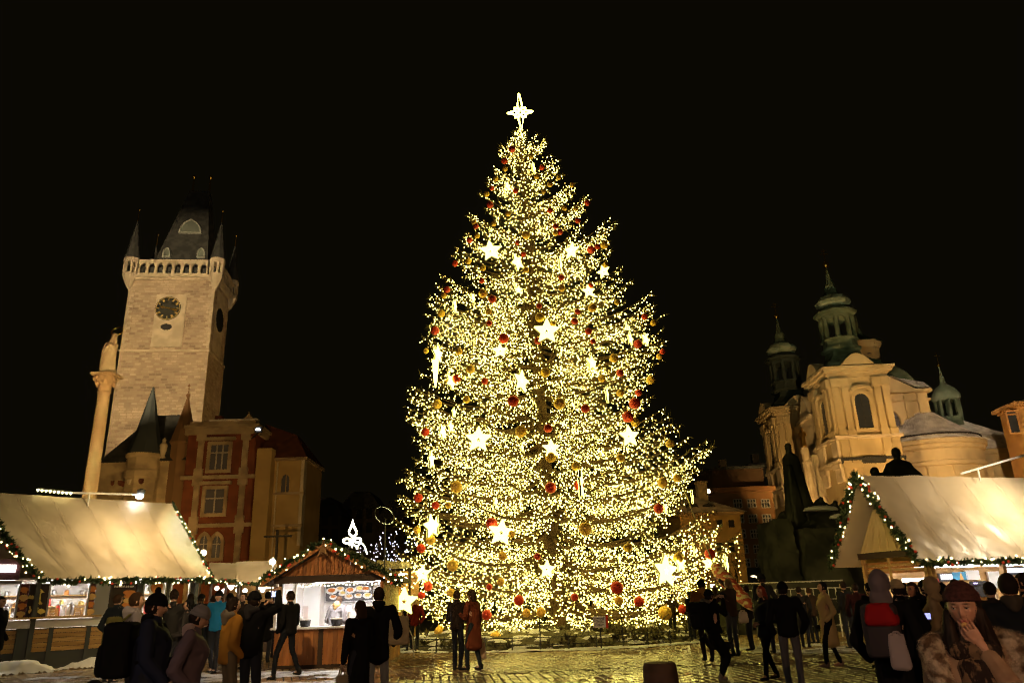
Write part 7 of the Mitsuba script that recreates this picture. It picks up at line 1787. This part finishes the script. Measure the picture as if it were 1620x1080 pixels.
p = person('fair haired person in a brown jacket and jeans holding up a phone', 1150, 914, 19.9, 35, coat=(.06, .035, .02), hair=BLOND, hair_long=.05, trousers=(.07, .075, .085), arms=('photo', 'up'), coat_len=.50)
c_ = p['W'](p['arms'][0][2]) + p['B'] @ V(.05, .10, .06); phone(c_, 35, 'phone with a white glowing light above the fair haired person', (1, .95, .8), 6)
p = person('woman with long red hair in a black jacket stepping to the left', 1203, 931, 14.6, 115, coat=(.02, .018, .016), hair=(.24, .04, .014), hair_long=.10, coat_len=.42, stride=.12, trousers=BLK, arms=('hold', 'pocket'), tone=(.52, .27, .17), h=1.58, collar=(.07, .06, .035))
carry_bag(p['W'](p['arms'][0][2]) + V(-.25, .1, .22), .17, .14, 'white paper bag held out by the woman with long red hair', (.6, .52, .38), .3, handle=.04)
person('man in a black quilted jacket and grey trousers walking away', 1237, 926, 12.4, -15, coat=(.012, .012, .014), puff=.05, hat=BLK, coat_len=.48, trousers=(.105, .10, .115), stride=.07, arms=('pocket', 'pocket'), h=1.62)
person('woman in a long cream coat and pink boots with short black hair', 1299, 918, 16.5, 86, coat=(.56, .40, .19), coat_len=.22, hair=BLK, hair_long=.0, hat=None, stride=.10, trousers=BLK, shoes=(.48, .28, .20), arms=('pocket', 'down'), gloves=BLK, tone=(.5, .28, .17), bulk=1.08, flare=1.1)
person('man in dark clothes standing by the railing behind the cream coat', 1332, 918, 21, 20, coat=(.016, .016, .015), hair=DBR, coat_len=.44, arms=('pocket', 'hold'))
p = person('person in a long black coat with a grey woollen hood', 1388, 905, 7.4, -35, coat=BLK, coat_len=.25, hood_up=(.145, .115, .13), arms=('pocket', 'pocket'), bulk=1.12, h=1.62, trousers=BLK)
backpack(p, 'grey backpack with a red upper part on the black coat', (.05, .042, .05), 1.0, trim=(.30, .012, .014), tall=1.1)
carry_bag(p['W'](V(.13, -.36, 1.12)), .13, .24, 'pale grey side pouch hanging at the red topped backpack', (.36, .30, .32), -.5, handle=.03)
person('person in black with a cream knitted hat seen from behind', 1416, 916, 10, 12, coat=BLK, hat=(.44, .33, .19), coat_len=.40, arms=('pocket', 'pocket'), trousers=BLK, h=1.58)
person('dark haired woman in black next to the cream knitted hat', 1441, 923, 11, 120, coat=(.02, .018, .018), hair=BRN, hair_long=.08, arms=('hold', 'pocket'), h=1.55, tone=(.45, .2, .11))
p = person('person in a beige hooded coat holding a phone at the right stall', 1470, 919, 10.4, 60, coat=(.27, .19, .11), hood_up=(.30, .21, .12), coat_len=.42, arms=('hold', 'hold'), h=1.57)
k_ = at(1463, 974, 10.0); phone(k_, 10, 'phone with a blue lit screen in the hands of the beige hooded person', (.3, .35, 1), 1.6)
person('man with short black hair and dark padded coat at the right edge', 1591, 910, 6.8, -20, coat=(.014, .015, .022), puff=.08, hair=DBR, collar=(.06, .05, .04), arms=('pocket', 'pocket'), bulk=1.15, h=1.58, tone=(.42, .2, .1))
person('dark haired person cut off by the right edge of the picture', 1617, 913, 8.6, 40, coat=BLK, hair=DBR, arms=('pocket', 'pocket'), h=1.6, tone=(.45, .22, .12))
person('vendor in a grey quilted coat with head bowed inside the hut', 537, 930, HY + 1.3, -20, coat=(.13, .12, .125), puff=.10, quilt=.014, hood=(.30, .18, .07), hair=BRN, coat_len=.30, lean=.16, nod=.7, arms=('hold', 'hold'), h=1.74, bulk=1.2)
for i, (hx, hy, Y, fc, col, lab, kw) in enumerate((
        (303, 934, 22, 20, BLK, 'person in black in the crowd left of the blue jacket', dict(hair=DBR)),
        (320, 934, 24, -30, (.02, .016, .02), 'dark hatted person in the crowd right behind the mauve coat', dict(hat=BLK)),
        (386, 935, 21, 160, (.03, .022, .02), 'person facing the camera between orange jacket and tall man in black', dict(hair=BRN)),
        (425, 931, 23, 10, BLK, 'person in black beneath the awning left of the striding man', dict(hair=BLK)),
        (438, 938, 25, -60, (.04, .02, .015), 'person in brown beneath the awning just left of the striding man', dict(hat=DBR)),
        (657, 944, 25.5, 170, (.14, .015, .012), 'person in a red jacket behind the standing star', dict(hair=BRN)),
        (648, 952, 26, 30, BLK, 'person in black behind the standing star', dict(hair=DBR)),
        (1203, 906, 20.5, 15, (.02, .02, .02), 'tall man in a dark cap behind the red haired woman', dict(hat=BLK)),
        (1178, 925, 21.5, 60, (.03, .025, .02), 'person in dark brown behind the padded rope sleeve', dict(hair=DBR)),
        (1351, 921, 19, -10, (.03, .01, .012), 'person in dark maroon between railing and grey hood', dict(hair=DBR)),
        (1508, 914, 13, 0, BLK, 'person in black with back turned at the right stall counter', dict(hair=BLK)),
        (188, 938, 18, -20, (.02, .022, .03), 'person in dark blue before the menu board of the left stall', dict(hair=BRN)),
        (300, 945, 15.5, 100, (.03, .03, .03), 'person in charcoal facing left behind the mauve coat', dict(hair=BLK, hair_long=.08)),
        (338, 940, 25, 30, (.06, .02, .02), 'person in dark red far back left of the blue jacket', dict(hair=DBR)),
        (365, 936, 24, -20, (.02, .02, .02), 'person in black far back right of the blue jacket', dict(hat=BLK)),
        (410, 938, 26, 190, (.10, .07, .04), 'person in tan under the middle awning facing the camera', dict(hair=BRN)),
        (1060, 938, 27.5, 10, (.03, .02, .015), 'person in brown by the lowest right bough of the fir', dict(hair=DBR)),
        (1090, 934, 26, 40, BLK, 'person in black left of the mustard hooded jacket', dict(hat=BLK)),
        (1262, 926, 22, -30, (.02, .018, .016), 'person in black between quilted jacket and cream coat', dict(hair=DBR)),
        (1278, 928, 23.5, 20, (.05, .03, .02), 'person in brown close to the railing left of the cream coat', dict(hair=BRN)),
        (1372, 920, 16, 30, BLK, 'person in black just left of the grey woollen hood', dict(hair=BLK)),
        (1428, 921, 12.5, -10, (.02, .02, .025), 'person in black between cream hat and dark haired woman', dict(hat=BLK)),
        (1562, 918, 10.5, 0, (.03, .02, .018), 'person in dark brown with back turned left of the padded coat', dict(hair=DBR)),
        (1486, 920, 12, 15, (.015, .015, .018), 'person in black right of the beige hooded coat', dict(hat=BLK)),
        (1459, 916, 13.5, 30, (.025, .02, .018), 'person with a dark hat by the right stall post', dict(hat=BLK)))):
    person(lab, hx, hy, Y, fc, coat=col, arms=('pocket', 'pocket') if i % 2 else ('hold', 'pocket'), coat_len=.44 if i % 3 else .3, **kw)
person('child with a dark bobble hat at the lower left edge', 116, 1074, 4.2, -20, coat=NAVY, hat=(.05, .04, .025), h=1.13, arms=('pocket', 'pocket'))
person('child in a black hood at the bottom left edge', 151, 1071, 4.4, 10, coat=BLK, hood_up=BLK, h=1.14, arms=('pocket', 'pocket'))
# small dark dog on a lead beside the fair haired person
dp = gnd(1137, 1036); dp = V(at(1137, 1020, 18.6)[0], 18.6, 0)
k = thing('dog', 'small dark dog standing on the wet paving beside the fair haired person', 'dog')
D = lambda x, y, z: dp + V(x, y, z)
dg = [bone((D(-.16, 0, .33), .095, (1, .85, 1)), (D(.10, 0, .33), .085, (1, .8, 1)), (D(.20, 0, .335), .075)), bone((D(-.20, 0, .36), .08), (D(-.29, -.02, .47), .055)), bone((D(-.31, -.02, .50), .065), (D(-.42, -.03, .465), .032)), bone((D(.25, 0, .36), .03), (D(.36, .01, .47), .012))]
for sd_ in (-1, 1):
    dg += [bone((D(-.17, sd_ * .055, .28), .045), (D(-.165, sd_ * .06, .15), .026), n=8), bone((D(-.165, sd_ * .06, .15), .026), (D(-.18, sd_ * .06, .03), .02), n=8), bone((D(-.18, sd_ * .06, .022), .022), (D(-.215, sd_ * .06, .018), .018), n=8),
           bone((D(.20, sd_ * .05, .30), .06), (D(.15, sd_ * .055, .20), .036), n=8), bone((D(.15, sd_ * .055, .20), .034), (D(.225, sd_ * .055, .12), .021), n=8), bone((D(.225, sd_ * .055, .12), .021), (D(.205, sd_ * .055, .025), .018), n=8), bone((D(.205, sd_ * .055, .02), .02), (D(.17, sd_ * .055, .018), .017), n=8),
           bone((D(-.29, sd_ * .04 - .02, .55), .022), (D(-.285, sd_ * .055 - .02, .595), .008), n=8)]
obj('body', melt(dg, .03, 3, .008, 2, 20, .6), cl((.02, .016, .012)), k, smooth=True)
ld = thing('dog_lead', 'thin lead from the small dark dog up to its owner', 'lead')
obj('strap', MB().tube([D(-.24, 0, .42), D(-.1, .3, .55), V(at(1140, 990, 19.6)[0], 19.6, .85)], .008, 5), cl((.2, .1, .05)), ld)
# ------------------------------------------------------------------ the woman in the foreground, eating
WY = 4.55
wt = at(1514, 917, WY); s = 1.0
FACE = math.radians(143)
B = np.array([[math.cos(FACE), -math.sin(FACE), 0], [math.sin(FACE), math.cos(FACE), 0], [0, 0, 1.0]])
hc = V(wt[0], WY, wt[2] - .146)
BF = math.radians(158)
BB = np.array([[math.cos(BF), -math.sin(BF), 0], [math.sin(BF), math.cos(BF), 0], [0, 0, 1.0]])
Lh = lambda q: hc + B @ np.asarray(q, float)
Lb = lambda q: V(hc[0] + .02, hc[1] + .03, 0) + BB @ np.asarray(q, float)      # body frame: right, forward, up (metres)
k = thing('person', 'woman in a beige coat with fur collar and maroon knitted hat, eating', 'person')
tone = (.56, .30, .21)
HZ = hc[2]
shz = HZ - .27
nod = .16
Rn = np.array([[1, 0, 0], [0, math.cos(nod), math.sin(nod)], [0, -math.sin(nod), math.cos(nod)]])
HRw = B @ Rn
hm = np.eye(4); hm[:3, :3] = HRw; hm[:3, 3] = hc
place_h = lambda m: m.transform(hm[:3].tolist())
# raised left arm (x negative is her left, on the right in the picture)
shL, shR = Lb((-.185, 0, shz)), Lb((.185, 0, shz))
mouth = hc + HRw @ V(-.012, .100, -.062)
elL = Lb((-.20, .20, shz - .30)); 
wrL = mouth + V(.050, -.012, -.108)
elR, wrR = Lb((.22, .03, shz - .26)), Lb((.10, .26, shz - .30))
hipw = Lb((0, 0, .80))
body = [bone((Lb((0, -.01, shz + .04)), .050), (hc + V(0, .02, -.06), .052)), bone((Lb((0, -.01, shz + .03)), .055), (shL * .75 + shR * .25, .06), (shL * .25 + shR * .75, .06), (hipw, .11)),
        bone((shL, .045), (elL, .036)), bone((elL, .036), (wrL, .026)), bone((shR, .045), (elR, .036)), bone((elR, .036), (wrR, .025))]
legs = []
for q in (-1, 1):
    a_, b_, c_ = Lb((q * .09, 0, .78)), Lb((q * .095, .03, .43)), Lb((q * .10, -.01, .07)); legs.append((a_, b_, c_))
    body += [bone((a_, .08), (b_, .05)), bone((b_, .05), (c_, .036)), bone((c_, .036), (c_ + BB @ V(0, .12, -.045), .025))]
bt = tri_mani(melt(body, .03, 6))
def fine_hand(w, d, nrm, s, side, curls, thumbdir):
    d = d / np.linalg.norm(d); nrm = nrm - d * (nrm @ d); nrm /= np.linalg.norm(nrm); a = np.cross(d, nrm) * side
    P = [bone((w, .025), (w + d * .035 + a * .024, .015), (w + d * .035 - a * .022, .015), n=12), bone((w + d * .02 + a * .025, .0145), (w + d * .02 - a * .022, .014), (w + d * .086 + a * .031, .0120), (w + d * .078 - a * .031, .0115), n=12)]
    nails = []
    for i, L in enumerate((.95, 1.06, .98, .78)):
        p = w + d * (.087 - .0035 * i) + a * (.030 - .0203 * i); ang = .18
        for j, seg in enumerate((.043, .027, .021)):
            dd = d * math.cos(ang) + nrm * math.sin(ang) + a * (.05 - .035 * i); dd /= np.linalg.norm(dd)
            q = p + dd * seg * L; P.append(bone((p, .0092 - .0006 * j), (q, .0087 - .0008 * j), n=12)); p = q; ang += curls[i]
        back = -nrm * math.cos(ang - curls[i]) + d * math.sin(ang - curls[i])
        nails.append((p, dd, back))
    p = w + d * .028 + a * .027
    for seg, dd in zip((.042, .032, .025), thumbdir(a, d, nrm)):
        dd = dd / np.linalg.norm(dd); q = p + dd * seg; P.append(bone((p, .0115), (q, .0100), n=12)); p = q
    return P, nails
dL = (mouth - wrL); 
hl_, nails = fine_hand(wrL, dL * .75 + V(-.02, 0, .03), HRw @ V(.25, -1.0, .15), 1, 1, (.42, .40, .42, .5), lambda a, d, n: (a * .6 + d * .7 + n * .3, a * .1 + d * .85 + n * .5, d * .8 + n * .6 - a * .15))
hr_, nailr = fine_hand(wrR, wrR - elR, V(0, 0, 1.0) + BB @ V(-.2, 0, 0), 1, -1, (.55, .58, .6, .62), lambda a, d, n: (a * .7 + d * .6 + n * .4, a * .3 + d * .8 + n * .5, d + n * .4))
hands = [melt(q, .0035, 4) for q in (hl_, hr_)]
HS = .84                                             # her hands are small beside the face
for q, w_ in zip(hands, (wrL, wrR)): q.vertices = w_ + (q.vertices - w_) * HS
nails, nailr = [[(w_ + (p_ - w_) * HS, d_, b_ * HS) for p_, d_, b_ in n_] for n_, w_ in ((nails, wrL), (nailr, wrR))]
full = fuse([bt, place_h(head_mesh(5, 1.0))] + [tri_mani(q) for q in hands]).to_mesh()
vv = np.array(full.vert_properties[:, :3], float)
obj('body', trimesh.Trimesh(vv, np.array(full.tri_verts), process=False), 'm_skin', k, smooth=True, color=skin_color(vv, HRw, hc, 1.0, tone, (.06, .035, .02), (.45, .12, .10)))
for nl in (nails, nailr):
    for p_, d_, b_ in nl:
        c_ = p_ - d_ * .004 + b_ * .006
        obj('nail', trimesh.Trimesh(*(lambda m: (np.array(m.vert_properties[:, :3]), np.array(m.tri_verts)))(bone((c_ - d_ * .004, .0035), (c_ + d_ * .004, .0032), n=8).to_mesh()), process=False), mat('nail', (.62, .34, .27), .3), k, smooth=True)
for q in (-1, 1):
    e = hc + HRw @ V(q * .031, .0775, .0135)
    ek = obj('eye', MB().mesh(trimesh.creation.icosphere(subdivisions=2, radius=.0105), np.array(T().translate(e.tolist()).matrix, float)), mat('eyewhite', (.6, .55, .5), .2), k, smooth=True)
    e2 = hc + HRw @ V(q * .031 + .001, .0845, .0115)
    obj('iris', MB().mesh(trimesh.creation.icosphere(subdivisions=2, radius=.0048), np.array(T().translate(e2.tolist()).matrix, float)), mat('iris', (.03, .02, .012), .15), ek, smooth=True)
    lid = [hc + HRw @ V(q * (.031 + .0145 * t), .0875 - .006 * t * t, .0185 - .006 * t * t) for t in np.linspace(-1, 1, 9)]
    obj('eyelid', MB().tube(lid, [.001, .003, .0042, .0048, .005, .0048, .0042, .003, .001], 6), mat('lid', (.36, .18, .12), .5), k, smooth=True)
# hat, hair
el_ = lambda c, r, n=32: manifold3d.Manifold.sphere(1.0, n).scale(list(r)).translate(list(c))
bx_ = lambda x0, x1, y0, y1, z0, z1: manifold3d.Manifold.cube([x1 - x0, y1 - y0, z1 - z0]).translate([x0, y0, z0])
tilt = np.eye(4); tilt[:3, :3] = np.array([[1, 0, 0], [0, math.cos(.22), -math.sin(.22)], [0, math.sin(.22), math.cos(.22)]])
def hatm(m): return place_h(m.transform(tilt[:3].tolist()))
ht = hatm(el_((0, -.008, .040), (.090, .112, .106)) - bx_(-.2, .2, -.25, .25, -.3, .044))
hk = obj('hat', melt(ht, .011, 4, .0035, 2, 34, 1), mat('maroonknit', cproc((.045, .014, .014), (.075, .026, .024), 60), .95), k, smooth=True)
bd = hatm((el_((0, -.008, .040), (.094, .116, .109)) - bx_(-.2, .2, -.25, .25, -.3, .030) - bx_(-.2, .2, -.25, .25, .080, .3)))
bdm = melt(bd, .009, 2)
loc = (bdm.vertices - hc) @ HRw
bdm.vertices = bdm.vertices + bdm.vertex_normals * (.0022 * np.sin(np.arctan2(loc[:, 0], loc[:, 1]) * 64))[:, None]
obj('hat_band', bdm, 'm_maroonknit', hk, smooth=True)
M['darkhair'] = mat('darkhair', cproc((.012, .007, .005), (.035, .018, .012), 40, 40, 4), .6, 0, .2)
hr = [place_h(el_((0, -.018, .0), (.085, .098, .10), 20) - bx_(-.2, .2, .02, .2, -.2, .2))]
for q in (-1, 1):
    a_, b_, c_ = hc + HRw @ V(q * .080, .01, -.03), Lb((q * .10, .035, shz + .03)), Lb((q * .115, .115, shz - .17))
    hr += [bone((a_, .026, (1, 1, 1.3)), (b_, .045)), bone((b_, .045), (c_, .038)), bone((c_, .038), (c_ + V(0, 0, -.10), .014))]
hr += [bone((hc + HRw @ V(0, -.06, -.03), .07), (Lb((0, -.10, shz - .05)), .09))]
ham = melt(hr, .014, 4, .010, 3, 30, .22)
obj('hair', ham, M['darkhair'], k, smooth=True)
r = np.random.default_rng(23)
pts, fi = trimesh.sample.sample_surface(ham, 2600, seed=5)
nn = ham.face_normals[fi]
dirs = V(0, 0, -1.0) + nn * .10 + r.normal(0, .10, nn.shape); dirs /= np.linalg.norm(dirs, axis=1, keepdims=True)
w = np.cross(dirs, nn); w *= (.0013 / (np.linalg.norm(w, axis=1) + 1e-9))[:, None]
L = r.uniform(.05, .16, len(pts))[:, None]; o = pts + nn * .002; mid = o + dirs * L * .5 + nn * .006 + r.normal(0, .004, nn.shape)
fv = np.stack([o - w, o + w, mid + w, mid - w, o + dirs * L + nn * r.uniform(-.004, .016, (len(pts), 1))], 1).reshape(-1, 3); i5 = np.arange(len(pts))[:, None] * 5
stuff(obj('hair_strands', MB().raw(fv, np.vstack([i5 + [0, 1, 2], i5 + [0, 2, 3], i5 + [3, 2, 4]])), M['darkhair'], k))
# coat
M['beigecoat'] = mat('beigecoat', cproc((.27, .165, .105), (.36, .23, .15), 14), .9)
ct_ = [bone((shL, .078), (shR, .078), (Lb((0, .03, shz - .14)), .155, (1.2, .95, 1)), n=16), bone((Lb((0, .03, shz - .14)), .155, (1.2, .95, 1)), (Lb((0, .02, shz - .36)), .150, (1.2, 1, 1)), n=16), bone((Lb((0, .02, shz - .36)), .150, (1.2, 1, 1)), (Lb((0, 0, .58)), .175, (1.2, 1, .5)), n=16),
       bone((shL, .078), (elL, .072), n=14), bone((elL, .072), (elL + (wrL - elL) * .80, .055), n=14), bone((shR, .078), (elR, .070), n=14), bone((elR, .070), (elR + (wrR - elR) * .82, .055), n=14), bone((Lb((0, -.01, shz + .03)), .08, (1.2, 1, .8)), (Lb((0, -.01, shz + .08)), .075), n=14)]
coat_m = melt(ct_, .020, 6, .014, 8, 8, .4)
coat_m.vertices = coat_m.vertices + coat_m.vertex_normals * ((meshkit.fbm(coat_m.vertices * 24, 2) - .5) * .006)[:, None]
obj('coat', coat_m, M['beigecoat'], k, smooth=True)
# fur collar: a soft roll with strands
M['fur'] = mat('fur', cproc((.14, .08, .045), (.56, .45, .34), 17, 17, 17, .36, .64), .95)
roll = []
path = [Lb(q) for q in ((.16, .15, shz - .20), (.185, .10, shz - .06), (.19, .0, shz + .045), (.11, -.12, shz + .06), (0, -.15, shz + .05), (-.11, -.13, shz + .06), (-.20, -.02, shz + .045), (-.215, .08, shz - .07), (-.20, .14, shz - .20))]
rad_ = (.040, .062, .075, .08, .085, .085, .082, .070, .05)
for i in range(len(path) - 1): roll.append(bone((path[i], rad_[i]), (path[i + 1], rad_[i + 1]), n=12))
roll.append(bone((Lb((-.24, .05, shz - .10)), .05), (Lb((-.25, .10, shz - .26)), .045), n=12))
fm_ = melt(roll, .016, 4, .016, 5, 16, 1)
fk = obj('fur_collar', fm_, M['fur'], k, smooth=True)
r = np.random.default_rng(17)
pts, fi = trimesh.sample.sample_surface(fm_, 17000, seed=17)
nn = fm_.face_normals[fi]
L = r.uniform(.016, .048, len(pts))[:, None]
dirs = nn * .7 + r.normal(0, .38, nn.shape) + V(0, 0, -.35); dirs /= np.linalg.norm(dirs, axis=1, keepdims=True)
w = np.cross(dirs, r.normal(0, 1, dirs.shape)); w *= (.0011 / np.linalg.norm(w, axis=1))[:, None]
fv = np.stack([pts - w, pts + w, pts + dirs * L], 1).reshape(-1, 3)
stuff(obj('fur_strands', MB().raw(fv, np.arange(len(fv)).reshape(-1, 3)), M['fur'], fk))
# patterned scarf panel down the front, trousers, boots
M['scarf'] = mat('scarf', cproc((.022, .012, .010), (.16, .10, .06), 46, 46, 14, .48, .62), .9)
sc = [bone((Lb((-.05, .135, shz - .03)), .045), (Lb((.06, .135, shz - .03)), .045), (Lb((-.05, .185, shz - .30)), .03), (Lb((.07, .185, shz - .30)), .03), n=12), bone((Lb((-.08, .10, shz + .045)), .05), (Lb((.08, .10, shz + .045)), .05), n=12)]
obj('scarf', melt(sc, .016, 4, .012, 3, 18, .3), M['scarf'], k, smooth=True)
tr = [bone((Lb((-.06, 0, .80)), .10), (Lb((.06, 0, .80)), .10))]
for a_, b_, c_ in legs: tr += [bone((a_, .09), (b_, .065)), bone((b_, .065), (c_, .05))]
obj('trousers', melt(tr, .04, 5, .006, 3), cl(BLK), k, smooth=True)
for a_, b_, c_ in legs: obj('boot', melt([bone((c_ + V(0, 0, .12), .055), (c_ + V(0, 0, -.03), .045)), bone((c_ + V(0, 0, -.032), .04), (c_ + BB @ V(0, .13, -.038), .034))], .03, 2), cl(DBR, .5), k, smooth=True)
# paper tray of food in her other hand
tp = wrR + BB @ V(-.03, .10, .02)
tk = thing('food_tray', 'pale paper tray of food held by the woman in the foreground', 'food tray')
F_ = Frame(tp, BF)
obj('tray', MB(F_.m).raw([(-.10, -.065, 0), (.10, -.065, 0), (.10, .065, 0), (-.10, .065, 0), (-.125, -.085, .035), (.125, -.085, .035), (.125, .085, .035), (-.125, .085, .035)], [(0, 3, 2, 1), (0, 1, 5, 4), (1, 2, 6, 5), (2, 3, 7, 6), (3, 0, 4, 7)]), mat('paper', (.62, .52, .40), .8), tk)
for i in range(9):
    c_ = F_.p(r.uniform(-.08, .08), r.uniform(-.05, .05), .018 + .006 * (i % 3))
    fd = melt([bone((c_, .014), (c_ + V(*r.normal(0, .02, 2), .006), .011), n=8)], .012, 2, .003, i, 60, 1)
    obj('morsel', fd, M['food2' if i % 3 else 'food'], tk, smooth=True)
bp = mouth + HRw @ V(.004, .012, -.004)
bk = thing('morsel', 'bite of food between the fingers at the mouth of the woman in the foreground', 'food')
obj('piece', melt([bone((bp, .010), (bp + HRw @ V(.012, .006, -.006), .009), n=10)], .006, 2, .003, 4, 70, 1), M['food2'], bk, smooth=True)
